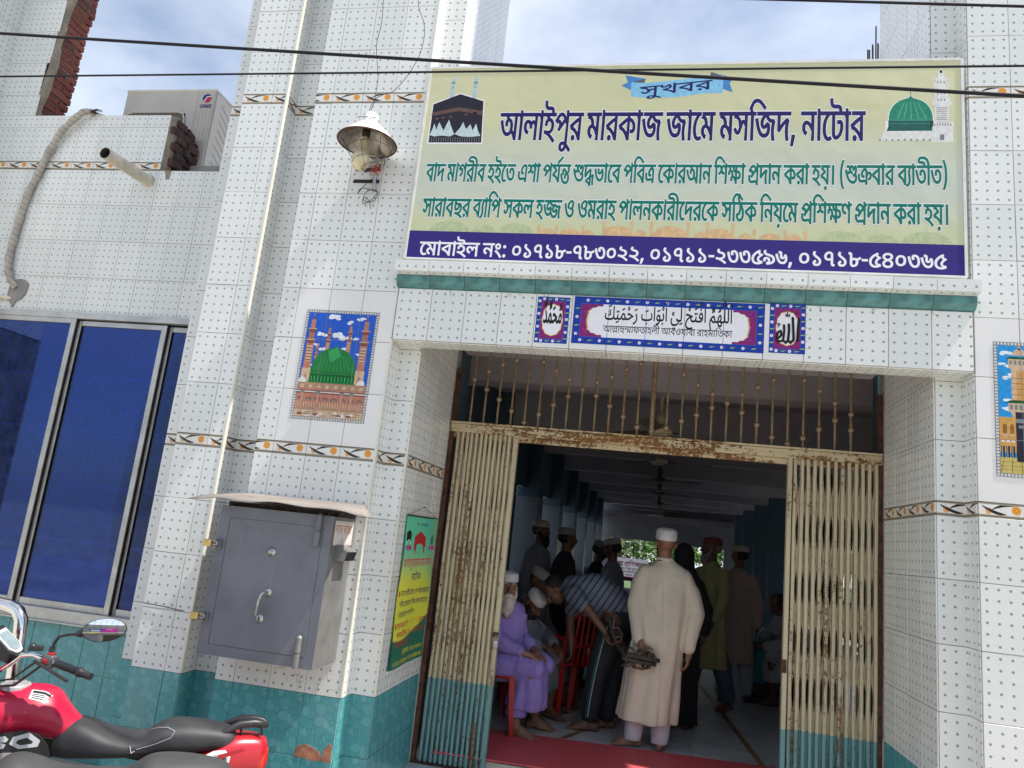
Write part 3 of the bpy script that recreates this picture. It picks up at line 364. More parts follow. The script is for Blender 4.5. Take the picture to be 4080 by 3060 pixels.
80: [[157,0,-39,0,-60,14,-34,28,1,20,-1,20,44,33,84,29,57,13,18,-13,-5,-4,-6,-6,1,-4,-1,-8,24,-8,21,0,-1,0,4,0,3,0,18,-14,-29,-8,-40,-14,-20,-14,1,-9,-1,-7,20,-12,31,0,5,0,8,0,5,0,16,-21,-25,-7,-64,-8],[161,18,15,0,22,1,20,2,13,2,-2,-1,-37,2,-34,18,1,14,-1,9,18,17,36,16,27,8,-2,-6,-17,1,-24,8,-12,11,1,7,-1,3,2,4,3,3,4,-4,-39,-9,-56,-23,-34,-26,1,-15,-1,-16,28,-18,44,-8]],
84: [[89,79,21,0,36,-9,20,-15,1,-10,-1,-9,-14,-14,-11,-6,-2,2,45,2,54,18,1,16,-1,8,-16,14,-44,12,-41,6,-45,6,-52,11,-22,13,1,10,-1,6,10,12,15,6,30,-9,-7,-3,-6,-6,1,-3,-1,-3,4,-6,20,-5,36,-7,33,-4,39,-6,50,-12,26,-14,12,-17,1,-9,-1,-15,-30,-21,-50,-12,-66,-6,-35,0,-6,0,-12,17,23,4,24,12,1,9,-1,9,-20,10,-19,0,-19,0,-16,-7,1,-5,-1,-3,2,-6,5,-2,-38,-4,-5,4,-4,9,1,5,-1,8,16,12,34,7]],
81: [[175,10,-27,0,-48,10,-40,23,-36,40,-13,30,38,6,9,-25,26,-34,28,-22,38,-9,23,0,31,0,38,19,1,20,-1,11,-14,15,-3,4,20,0,-9,-11,-22,-15,-28,-8,-15,0,-11,0,-18,3,-5,3,-9,4,-10,12,1,14,0,13,-1,6,-6,7,-14,3,-13,0,4,19,19,0,28,-4,9,-4,5,-4,6,-11,1,-7,0,-23,-1,-7,8,-6,11,0,7,0,16,4,16,12,9,12,28,3,9,-6,12,-16,8,-17,1,-7,-1,-16,-24,-26,-46,-15]],
79: [[149,0,-59,0,-58,24,1,18,-1,14,40,21,43,7,0,-6,-27,6,-34,11,-18,13,1,10,-1,10,26,17,48,11,35,0,43,0,50,-11,22,-17,1,-9,-1,-11,-20,-14,-34,-10,-21,-4,-2,5,39,-7,42,-18,1,-17,-1,-21,-60,-22],[149,18,39,0,36,14,1,11,-1,8,-22,12,-34,8,-19,2,-39,-5,-38,-15,1,-11,-1,-10,38,-14],[149,91,17,2,32,7,22,11,1,7,-1,9,-38,11,-35,0,-19,0,-32,-5,-20,-9,1,-6,-1,-10,34,-12]],
293: [[221,139,0,-13,0,3,31,-2,52,-13,32,-21,1,-13,-1,-8,-14,-13,-26,-7,-19,0,-9,0,-12,0,-5,1,2,17,3,0,6,0,5,0,21,0,12,7,1,4,-1,11,-40,15,-39,3,0,2,0,-96,-36,0,-17,12,-40,21,-54,15,-35,3,-20,24,29,8,60,15,60,12,25,3,-10,-10,0,20],[183,118,10,-8,-21,-4,-50,-10,-46,-11,-19,-6,-6,5,47,-4,64,-24,23,-14,-1,5,-2,13,1,3],[331,156,0,-18,-334,0,0,18],[463,156,0,-18,-54,0,0,-146,-38,0,0,12,2,8,-1,6,-2,12,1,5,0,103,-50,0,0,18],[153,-7,-13,0,-24,5,-24,13,-15,11,32,10,11,-12,20,-8,13,0,9,0,14,1,16,5,17,4,23,8,36,9,21,0,15,0,28,-5,26,-10,17,-9,-2,-22,-19,11,-26,12,-24,5,-11,0,-9,0,-20,-3,-20,-5,-11,-4,-19,-6,-26,-7,-22,-3]],
413: [[371,156,0,-18,-52,0,0,-85,-38,0,0,38,2,-7,-11,8,-24,9,-15,0,-9,0,-14,-3,-10,-7,1,-8,-1,-3,0,-4,1,-2,-32,-1,-5,15,-36,17,-23,0,-21,0,-20,-9,1,-8,-1,-10,26,-10,23,-4,-12,-18,-23,3,-34,11,-20,17,1,13,-1,9,20,15,36,9,21,0,29,0,38,-10,17,-11,-8,0,5,8,28,9,17,0,17,0,26,-7,17,-6,-6,-4,-1,5,0,11,1,5,0,15,-284,0,0,18],[145,50,19,0,34,-9,11,-7,3,5,20,5,13,0,15,0,24,-7,17,-6,-20,4,-1,3,0,6,1,4,0,12,38,0,0,-71,-38,0,0,45,16,-22,-13,7,-22,9,-11,0,-11,0,-14,-7,1,-7,-1,-2,0,-4,1,-2,-30,-1,-5,13,-26,14,-19,0,-15,0,-16,-7,1,-5,-1,-7,20,-9,23,-4,-14,-17,-31,5,-36,18,1,14,-1,13,36,17]],
457: [[89,128,27,0,42,-13,15,-17,-18,0,40,25,30,3,2,-10,-54,-33,-30,-1,-3,14,-28,14,-19,0,-15,0,-14,-7,1,-5,-1,-7,16,-7,13,-4,-18,-17,-27,6,-24,19,1,10,-1,10,18,13,30,7],[269,79,-1,-15,-26,-20,-48,-12,-31,-2,-2,2,21,-3,50,-12,50,-16,25,-10,-22,-13,-35,12,-54,18,-50,12,-58,9,-35,4,8,17,19,-2,36,-3,21,0,35,0,40,9,18,16,1,10,-1,10,-18,16,-11,6,24,14,15,-7,28,-24],[307,156,0,-18,-310,0,0,18]],
397: [[199,75,-25,0,-36,9,-21,7,-13,5,-14,4,-7,0,-11,0,-10,-5,1,-4,-1,-4,10,-7,9,-3,-28,-14,-13,6,-20,14,1,9,-1,9,18,11,26,6,15,0,11,0,22,-4,18,-6,11,-4,15,-5,24,-6,15,0,17,0,20,8,1,9,-1,10,-20,17,-15,7,40,4,7,-4,16,-11,10,-14,1,-9,-1,-11,-16,-15,-32,-9],[45,150,22,-3,33,-6,22,-17,1,-14,-1,-2,0,-4,-1,-3,-38,1,1,2,0,5,1,2,-1,10,-24,15,-27,3],[441,156,0,-18,-52,0,0,-138,-40,0,0,19,2,10,-3,6,0,12,1,7,0,84,-352,0,0,18],[237,58,-3,8,-14,9,-11,3,34,9,7,-3,14,-8,8,-11,1,-8],[247,59,25,0,44,-10,36,-18,17,-11,-12,-17,-17,11,-32,17,-36,10,-21,0,-11,0,-14,-5,1,-4,-1,-5,14,-6,15,-3,-18,-17,-23,5,-28,15,1,11,-1,13,36,14]],
41: [[425,156,0,-18,-360,0,-8,2,21,-2,42,-12,36,-12,13,-6,2,-14,-19,-4,-40,-10,-36,-9,-13,-5,-6,4,39,-4,60,-12,46,-18,23,-11,-1,4,-2,9,1,5,0,85,6,0,27,0,52,-5,44,-11,19,-8,11,-7,14,-15,1,-10,-1,-8,-14,-15,-30,-9,-23,0,-9,0,-14,0,-7,1,2,17,3,0,8,0,7,0,23,0,14,10,1,6,-1,13,-50,19,-45,2,0,-108,-38,0,-21,14,-50,21,-64,14,-45,4,-18,23,15,5,34,9,34,10,19,4,-19,7,-50,11,-33,4,16,16,0,-4,-44,0,0,18]],
252: [[201,16,-29,0,-56,10,-46,24,-40,38,-15,28,38,5,17,-31,42,-38,54,-17,37,0,37,0,36,16,1,16,-1,8,-8,11,-3,4,32,0,-17,-8,-30,-11,-34,-7,-19,0,-21,0,-30,8,-18,14,1,10,-1,11,32,23,37,8,-9,0,-26,0,-13,0,-152,0,0,18,496,0,0,-18,-184,0,-13,0,-20,0,-7,0,-43,-9,-44,-15,-14,-13,1,-6,-1,-7,16,-6,11,0,17,0,30,9,21,8,42,-8,3,-5,8,-14,1,-8,-1,-13,-24,-22,-50,-13],[389,97,-45,0,-58,9,-36,18,-11,11,38,5,7,-8,24,-11,40,-6,33,0,11,0,18,0,9,1,22,-17,-13,-1,-28,-1],[441,99,0,-128,-38,0,-19,9,-40,12,-42,8,-23,2,-18,19,17,6,50,12,52,12,23,3,0,45],[403,36,-17,-2,-38,-9,-36,-9,-11,-3,4,2,27,-3,50,-11,23,-10,-1,4,-2,11,1,4]],
1045: [[47,0,-10,178,40,0,10,-178]],
1288: [[21,150,0,14,112,17,0,-14]],
1663: [[1,-1,4,20,27,0,24,6,4,14,-1,12,-10,127,42,0,10,-124,-1,-14,-4,-20,-22,-14,-40,-7]],
1665: [[1,-1,4,20,27,0,24,6,4,14,-1,12,-8,127,42,0,8,-126,-1,-13,16,-14,24,-6,17,0,9,0,10,-5,1,-4,-1,-4,-16,-7,-9,0,-23,0,-26,7,-16,10,-1,6,10,0,-7,-8,-22,-10,-38,-5]],
2144: [[47,148,-21,0,-14,13,1,7,-1,3,2,7,3,4,24,3,-1,-4,-2,-7,1,-3,-1,-5,6,-4,7,0,7,0,10,7,1,12,0,7,24,5,0,-15,-1,-4,6,-5,11,0,7,0,6,5,1,5,-1,4,-4,9,-3,4,22,4,5,-5,6,-13,1,-4,-1,-9,-18,-13,-19,0,-15,0,-20,8,1,6,12,-2,-1,-9,-24,-11]],
1087: [[27,150,-4,44,28,0,2,-44]],
1480: [[155,-54,-33,0,-50,14,-32,30,1,22,-1,20,20,34,32,24,38,14,19,0,15,0,26,-10,16,-16,1,-12,-1,-11,-14,-21,-36,-17,-31,-4,32,13,15,-2,32,-3,36,-2,19,0,9,0,10,-5,1,-4,-1,-4,-14,-7,-9,0,-15,0,-32,1,-30,2,-13,2,44,1,11,-7,10,-16,-6,-16,-18,-12,-30,-8],[1,-1,4,20,11,0,20,0,11,1,2,-19,-13,-1,-24,-1],[155,-34,9,0,16,4,12,7,1,7,-1,6,-12,10,-32,7,-27,0,-7,0,-14,-1,-16,-1,-7,-1,0,17,19,1,32,5,24,10,12,15,1,12,-1,3,-4,10,-8,7,-7,0,-9,0,-20,-10,-20,-18,-14,-25,1,-15,-1,-16,14,-20,24,-10,24,-4]],
1232: [[13,146,-4,12,33,1,42,8,20,11,1,6,-1,4,-8,6,-7,0,-9,0,-8,-5,1,-4,-1,-5,16,-8,13,-2,-16,-8,-17,3,-24,12,1,8,-1,9,26,13,21,0,19,0,20,-14,1,-9,-1,-10,-30,-18,-52,-10]],
1765: [[39,-98,-11,19,-16,37,-8,29,1,7,-1,18,24,31,40,23,44,16,40,8,17,0,11,0,18,-5,18,-16,11,-15,9,-15,16,-15,20,-5,15,0,9,0,10,-5,1,-4,-1,-4,-14,-7,-11,0,-19,0,-28,7,-9,6,12,4,-7,-7,-18,-9,-24,-4,-11,0,-15,0,-32,5,-30,10,-26,15,-9,10,4,-1,-13,-10,-10,-23,1,-8,-1,-7,6,-22,10,-25,10,-24,7,-10],[181,16,7,0,12,4,4,6,-3,6,-5,9,-12,13,-8,10,-10,4,-5,0,-7,0,-16,-2,-18,-5,-20,-8,-7,-5,0,2,11,-11,32,-16,32,-7]],
1303: [[1,-1,4,20,13,0,30,1,32,0,26,2,11,1,17,3,20,10,8,16,1,13,-1,11,-10,18,-20,11,-15,0,-11,0,-18,-9,-12,-14,1,-6,-1,-6,8,-7,20,-4,17,0,15,0,28,3,13,2,2,-17,-9,-3,-20,-4,-22,-1,-11,0,-25,0,-36,8,-20,15,1,9,-1,9,12,20,24,16,30,9,19,0,27,0,36,-17,16,-28,1,-16,-1,-19,-24,-27,-29,-8,-13,-4,-32,-4,-38,-2,-42,-1],[113,151,-13,0,-14,7,1,5,-1,5,14,8,13,0,9,0,14,-8,1,-5,-1,-5,-14,-7]],
2207: [[59,154,-23,0,-20,14,1,8,-1,8,12,11,20,7,13,0,11,0,20,-6,12,-12,1,-6,-1,-10,-26,-14],[59,168,7,0,14,5,1,5,-1,4,-14,6,-7,0,-11,0,-10,-6,1,-4,-1,-5,12,-5]],
2259: [[1,-1,4,20,25,0,28,4,14,11,10,20,7,17,40,-4,-5,-5,-4,-10,-4,-11,1,-4,-1,-4,2,-7,14,-4,30,-3,31,0,9,0,10,-5,1,-4,-1,-4,-14,-7,-11,0,-31,0,-36,3,-18,6,-8,10,-1,7,16,-1,-9,-8,-20,-10,-24,-5,-32,-2],[135,96,-11,0,-16,8,1,5,-1,5,16,7,11,0,9,0,14,-7,1,-5,-1,-5,-14,-8],[65,96,-11,0,-14,8,1,5,-1,5,14,7,11,0,11,0,14,-7,1,-5,-1,-5,-14,-8]],
1413: [[325,-1,-21,0,-44,3,-36,11,-24,25,-1,21,32,8,1,-17,18,-19,26,-9,36,-3,19,0,9,0,10,-5,1,-4,-1,-4,-14,-7],[181,-98,-37,0,-62,8,-50,16,-28,26,1,17,-1,15,18,26,32,23,48,19,60,16,35,5,-4,-3,-15,2,-26,4,-30,5,-32,2,-19,0,-15,0,-24,-2,-7,-1,-8,18,11,3,34,3,17,0,21,0,36,-4,34,-6,36,-6,44,-5,31,0,4,0,2,-21,-25,0,-54,-5,-54,-11,-48,-15,-38,-20,-22,-25,1,-14,-1,-14,22,-18,38,-12,50,-6,29,0,25,0,50,6,27,4,14,-17,-31,-7,-60,-6]],
1604: [[21,-43,0,14,112,17,0,-14]],
2478: [[17,0,-1,6,4,14,8,15,9,9,36,-7,-5,-7,-8,-12,-4,-12,1,-4,-1,-11,18,-15,34,-9,42,-5,25,0,29,0,50,5,38,9,22,12,1,7,-1,3,-10,6,-20,5,-28,5,-17,2,10,21,25,-5,40,-7,30,-4,22,-2,7,0,11,0,8,-5,1,-4,-1,-4,-12,-7,-11,0,-5,0,-4,0,-8,0,-1,0,-1,-3,2,-2,1,-2,-1,-10,-26,-17,-50,-15,-68,-8,-43,0,-41,0,-68,13,-40,25],[201,-105,-13,0,-14,7,1,5,-1,5,14,8,13,0,7,0,16,-8,1,-5,-1,-5,-16,-7],[131,-105,-11,0,-14,7,1,5,-1,5,14,8,11,0,9,0,16,-8,1,-5,-1,-5,-16,-7]],
1101: [[1,-1,4,20,25,0,28,3,14,10,1,9,-1,6,-8,17,-14,20,-5,9,40,8,5,-8,12,-21,8,-20,1,-7,-1,-10,-10,-15,-16,-11,-26,-7,-36,-3],[55,-48,-11,0,-16,8,1,4,-1,6,16,7,11,0,9,0,14,-7,1,-6,-1,-4,-14,-8]],
2457: [[29,-58,-8,21,29,2,50,7,36,14,20,22,1,16,-1,17,-24,23,-19,0,-11,0,-18,-8,-12,-14,1,-8,-1,-4,8,-6,16,-3,24,-2,17,0,104,0,11,0,8,-5,1,-4,-1,-4,-12,-7,-11,0,-120,0,-23,0,-38,6,-24,14,1,11,-1,11,12,19,24,15,30,9,19,0,23,0,36,-13,20,-27,1,-21,-1,-23,-38,-34,-74,-20]],
1099: [[197,-5,12,20,57,0,86,3,54,7,26,12,1,8,-1,10,-14,25,-9,14,38,7,5,-8,12,-19,8,-17,1,-8,-1,-15,-28,-20,-62,-13,-106,-6],[197,-5,-47,0,-66,5,-46,12,-22,20,1,14,-1,6,4,13,6,13,3,7,38,-5,-3,-4,-4,-10,-4,-10,1,-5,-1,-13,26,-16,66,-7,61,0,10,-12],[245,-53,-13,0,-14,7,1,6,-1,4,14,8,13,0,7,0,16,-8,1,-4,-1,-6,-16,-7]],
1971: [[3,-58,-14,20,49,8,54,22,20,24,1,11,-1,7,-4,13,-16,16,-13,13,38,9,17,-17,16,-28,1,-12,-1,-15,-20,-26,-34,-19,-40,-14,-38,-10]],
1414: [[1,-1,4,20,25,0,50,4,48,8,44,11,21,6,-13,6,-34,9,-40,5,-21,0,-9,0,-16,-1,-12,-1,-9,-1,-8,19,13,2,26,2,15,0,23,0,44,-6,34,-9,30,-9,28,-6,17,0,12,0,2,-18,-23,0,-36,-6,-34,-10,-38,-10,-46,-9,-58,-6]],
1768: [[1,-1,4,20,15,0,16,6,16,14,13,12,11,12,24,15,24,9,20,3,9,0,17,0,26,-7,22,-17,13,-15,11,-14,18,-13,20,-5,15,0,9,0,10,-5,1,-4,-1,-4,-14,-7,-11,0,-19,0,-34,6,-9,7,6,6,-5,-8,-20,-10,-22,-5,-13,0,-17,0,-34,7,-32,13,-11,9,-15,-12,-22,-10,-26,-3],[97,43,9,-7,18,-10,20,-7,20,-3,9,0,17,0,16,12,-7,11,-7,6,-8,11,-12,9,-14,5,-7,0,-9,0,-16,-4,-18,-12]],
1553: [[197,-5,12,20,47,0,64,4,36,8,14,13,1,10,-10,128,40,0,10,-126,1,-12,14,-15,26,-6,15,0,9,0,10,-5,1,-4,-1,-4,-14,-7,-11,0,-23,0,-30,7,-16,11,-1,6,10,0,-9,-8,-36,-11,-48,-6,-68,-3],[183,51,-10,16,21,3,26,4,12,3,1,2,-1,3,-12,5,-16,5,-10,7,1,5,-1,4,10,10,28,11,25,6,16,-14,-25,-6,-22,-7,1,-4,-1,-2,12,-5,14,-6,12,-7,1,-6,-1,-3,-6,-7,-18,-7,-32,-7],[197,-5,-47,0,-66,5,-46,12,-22,20,1,14,-1,6,4,13,6,13,3,7,38,-5,-3,-4,-4,-10,-4,-10,1,-5,-1,-13,26,-16,66,-7,61,0,10,-12]],
1766: [[1,-1,4,20,15,0,18,6,18,14,11,12,13,16,30,17,28,6,15,0,15,0,30,-9,22,-15,12,-17,1,-9,-1,-14,-20,-18,-32,-8,-17,0,-17,0,-48,6,-37,12,20,16,23,-8,40,-6,13,0,15,0,16,5,8,8,1,5,-1,7,-14,15,-22,9,-11,0,-9,0,-16,-5,-20,-14,-9,-12,-13,-14,-22,-16,-22,-7,-24,-2]],
1416: [[319,-1,-21,0,-36,3,-28,7,-18,14,-5,12,30,9,5,-10,20,-11,32,-4,27,0,9,0,10,-5,1,-4,-1,-4,-14,-7],[1,-1,4,20,25,0,50,4,48,8,44,11,21,6,-13,6,-34,9,-40,5,-21,0,-9,0,-16,-1,-12,-1,-9,-1,-8,19,13,2,26,2,15,0,23,0,44,-6,34,-9,30,-9,28,-6,17,0,12,0,2,-18,-23,0,-36,-6,-34,-10,-38,-10,-46,-9,-58,-6]],
1213: [[109,19,23,0,30,5,14,10,1,6,-1,6,-12,14,-16,17,-24,19,-13,10,34,11,19,-15,28,-26,20,-22,9,-10,5,-12,18,-10,18,-3,9,0,9,0,12,-5,1,-4,-1,-4,-16,-7,-9,0,-17,0,-32,6,-22,14,-5,12,20,8,-1,-10,-16,-19,-46,-12,-39,0,-19,0,-34,4,-28,5,-9,4,20,17,9,-3,36,-6]],
1240: [[43,148,-8,12,5,3,2,7,-2,6,-7,0,-5,0,-8,-3,-3,-1,-12,8,3,4,16,5,13,0,15,0,16,-9,0,-12,-7,-6,35,2,36,14,1,8,-1,5,-8,6,-7,0,-7,0,-10,-5,1,-4,-1,-3,8,-6,12,-5,9,-1,-16,-8,-11,2,-18,6,-10,9,1,6,-1,8,24,14,21,0,19,0,20,-14,1,-9,-1,-11,-28,-17,-52,-10]],
}
LINES = {
'good': [2570, [50,0,0,57,170,0,21,170,0,42,344,0,46,493,0]],
'name': [16540, [9,0,0,47,289,0,54,472,0,10,538,0,40,671,0,57,850,0,46,850,0,44,1056,0,54,1212,0,46,1278,0,20,1427,0,54,1629,0,27,1696,0,27,1982,0,54,2212,0,61,2278,0,44,2365,0,44,2578,0,50,2733,0,55,2904,0,27,2970,0,37,3199,0,597,3350,0,39,3473,0,54,3624,0,61,3691,0,30,3777,0,54,3919,0,46,3986,0]],
'l3': [37345, [42,0,0,54,149,0,37,215,0,44,423,0,54,579,0,22,645,0,46,809,0,56,958,0,42,1025,0,51,1231,0,10,1364,0,61,1496,0,35,1583,0,16,1817,0,48,2007,0,54,2176,0,40,2300,0,45,2479,0,131,2635,0,357,2635,0,456,2873,0,350,3079,0,43,3274,0,54,3454,0,61,3521,0,42,3607,0,40,3814,0,55,3993,0,42,4059,0,219,4208,0,61,4445,0,20,4531,0,54,4733,0,46,4799,0,9,4948,0,39,5238,0,55,5446,0,48,5513,0,129,5682,0,54,5912,0,224,6036,0,37,6225,0,54,6375,0,39,6442,0,20,6650,0,46,6852,0,54,7001,0,51,7125,0,45,7258,0,52,7414,0,641,7414,0,593,7566,0,456,7671,0,203,7877,0,42,8110,0,54,8259,0,46,8325,0,42,8532,0,202,8681,0,54,8745,0,35,8811,0,56,8988,0,35,9054,0,594,9231,0]],
'l4': [36540, [50,0,0,54,170,0,46,237,0,54,386,0,42,452,0,26,601,0,46,773,0,42,979,0,202,1128,0,54,1192,0,55,1259,0,40,1325,0,50,1562,0,20,1732,0,47,1934,0,51,2174,0,317,2307,0,18,2695,0,18,2937,0,44,3121,0,46,3277,0,54,3426,0,51,3492,0,40,3682,0,54,3861,0,47,3928,0,39,4111,0,20,4262,0,54,4463,0,46,4530,0,56,4679,0,61,4745,0,37,4832,0,46,4983,0,61,5132,0,20,5218,0,50,5477,0,55,5648,0,31,5714,0,20,5862,0,55,6121,0,39,6188,0,45,6339,0,52,6495,0,61,6495,0,44,6582,0,224,6795,0,55,6984,0,48,7050,0,129,7219,0,34,7449,0,224,7662,0,37,7850,0,54,8001,0,39,8068,0,20,8276,0,46,8478,0,54,8627,0,51,8751,0,45,8883,0,52,9040,0,641,9040,0]],
'ph': [26695, [61,0,0,44,86,0,54,242,0,42,308,0,54,457,0,10,524,0,47,656,0,39,896,0,6,1047,0,611,1157,0,75,1288,0,76,1436,0,82,1584,0,76,1732,0,83,1880,0,598,2028,0,82,2113,0,83,2261,0,78,2409,0,75,2557,0,77,2705,0,77,2853,0,597,3001,0,75,3124,0,76,3272,0,82,3420,0,76,3568,0,76,3716,0,598,3864,0,77,3949,0,78,4097,0,78,4245,0,80,4393,0,84,4541,0,81,4689,0,597,4837,0,75,4960,0,76,5108,0,82,5256,0,76,5404,0,83,5552,0,598,5700,0,80,5785,0,79,5933,0,75,6081,0,78,6229,0,81,6377,0,80,6525,0]],
'box': [3478, [37,0,0,54,150,0,39,217,0,42,425,0,54,574,0,293,641,0]],
'plq': [16262, [9,0,0,413,289,0,54,472,0,457,538,0,397,689,0,54,906,0,41,973,0,35,1182,0,54,1359,0,51,1425,0,47,1558,0,56,1741,0,9,1865,0,42,2154,0,18,2303,0,45,2488,0,52,2644,0,54,2644,0,42,2711,0,54,2860,0,46,2984,0,54,3133,0,51,3199,0,44,3332,0,54,3487,0,55,3554,0,35,3620,0,20,3797,0,54,3999,0]],
'b1': [2910, [50,0,0,57,170,0,598,170,0,21,255,0,42,429,0,46,578,0]],
'b2': [13402, [9,0,0,47,289,0,54,472,0,10,538,0,40,671,0,57,850,0,46,850,0,44,1056,0,54,1212,0,46,1278,0,20,1427,0,54,1629,0,27,1696,0,27,1982,0,54,2212,0,61,2278,0,44,2365,0,44,2578,0,50,2733,0,55,2904,0,27,2970,0,37,3199,0]],
'b4': [15027, [42,0,0,54,149,0,37,215,0,44,423,0,54,579,0,22,645,0,46,809,0,56,958,0,42,1025,0,51,1231,0,10,1364,0,61,1496,0,35,1583,0,16,1817,0,48,2007,0,54,2176,0,40,2300,0,45,2479,0,131,2635,0,357,2635,0,456,2873,0,350,3079,0,43,3274,0,54,3454,0,61,3521,0,42,3607,0]],
'b5': [14780, [40,0,0,55,179,0,42,245,0,219,394,0,61,630,0,20,717,0,54,919,0,46,985,0,9,1134,0,39,1424,0,55,1632,0,48,1699,0,129,1868,0,54,2098,0,224,2222,0,37,2410,0,54,2561,0,39,2628,0,20,2836,0,46,3038,0,54,3187,0,51,3311,0,45,3443,0,52,3600,0,641,3600,0]],
'b6': [7078, [593,0,0,456,104,0,203,311,0,42,543,0,54,692,0,46,759,0,42,965,0,202,1114,0,54,1178,0,35,1244,0,56,1421,0,35,1488,0,594,1664,0]],
'b7': [14501, [50,0,0,54,170,0,46,237,0,54,386,0,42,452,0,26,601,0,46,773,0,42,979,0,202,1128,0,54,1192,0,55,1259,0,40,1325,0,50,1562,0,20,1732,0,47,1934,0,51,2174,0,317,2307,0,18,2695,0,18,2937,0,44,3121,0,46,3277,0,54,3426,0,51,3492,0]],
'b8': [15687, [40,0,0,54,179,0,47,245,0,39,428,0,20,579,0,54,781,0,46,847,0,56,996,0,61,1063,0,37,1149,0,46,1300,0,61,1449,0,20,1535,0,50,1795,0,55,1965,0,31,2032,0,20,2179,0,55,2439,0,39,2505,0,45,2656,0,52,2813,0,61,2813,0,44,2899,0,224,3112,0,55,3301,0,48,3367,0,129,3537,0,34,3766,0]],
'b9': [5892, [224,0,0,37,188,0,54,339,0,39,406,0,20,614,0,46,816,0,54,965,0,51,1089,0,45,1221,0,52,1378,0,641,1378,0]],
'b10': [11236, [224,0,0,45,188,0,61,345,0,52,431,0,54,431,0,27,498,0,61,727,0,39,814,0,611,965,0,75,1096,0,76,1244,0,82,1392,0,76,1540,0,83,1688,0,598,1836,0,82,1921,0,83,2069,0,78,2217,0,75,2365,0,77,2513,0,77,2661,0]],
'b11': [14197, [75,0,0,76,148,0,82,296,0,76,444,0,76,592,0,598,740,0,77,825,0,78,973,0,78,1121,0,80,1269,0,84,1417,0,81,1565,0,597,1713,0,75,1836,0,76,1984,0,82,2132,0,76,2280,0,83,2428,0,598,2576,0,80,2661,0,79,2809,0,75,2957,0,78,3105,0,81,3253,0,80,3401,0]],
'far': [4971, [51,0,0,252,132,0,224,433,0,55,622,0,48,688,0,129,858,0,34,1087,0]],
'shop': [2255, [22,0,0,54,164,0,61,230,0,43,317,0,54,497,0]],
'dua': [10569, [1045,2582,0,1288,2570,64,1663,2517,0,1665,2442,0,2144,2436,64,1087,2459,94,1480,2316,0,1232,2342,-10,1765,2175,0,1288,2213,-24,2144,2211,6,1045,2056,0,1303,1944,0,2207,1968,61,2259,1851,0,1288,1860,7,1413,1688,0,2207,1734,-10,1663,1563,0,1604,1560,0,2478,1379,0,2207,1402,-77,1045,1260,0,1288,1248,64,1101,1193,0,2207,1193,-14,2457,1075,0,1288,1092,-32,1045,1015,0,1099,767,0,1288,848,-40,1971,615,0,1288,619,-27,1414,468,0,2207,478,-26,1768,323,0,1288,358,-24,2259,230,0,1604,240,-1,1553,0,0,1288,76,18]],
'muh': [2272, [1766,436,0,1232,469,-25,1416,277,0,1288,276,-26,1768,133,0,1288,167,-24,2144,165,6,1213,0,0,1240,6,0]],
'b3': [3024, [39,0,0,54,151,0,61,217,0,30,304,0,54,445,0,46,512,0,641,661,0]],
}

# ------------------------------------------------------------------ object helpers
def link(o, parent=None):
    COL.objects.link(o)
    if parent is not None: o.parent = parent
    return o
def thing(name, label, cat, loc=(0, 0, 0), rotz=0.0, group=None, kind=None):
    o = bpy.data.objects.new(name, None); o.empty_display_size = 0.1
    o.location = loc; o.rotation_euler = (0, 0, rotz); link(o)
    tag(o, label, cat, group, kind); return o
def tag(o, label=None, cat=None, group=None, kind=None):
    if label: o['label'] = label
    if cat: o['category'] = cat
    if group: o['group'] = group
    if kind: o['kind'] = kind
    return o

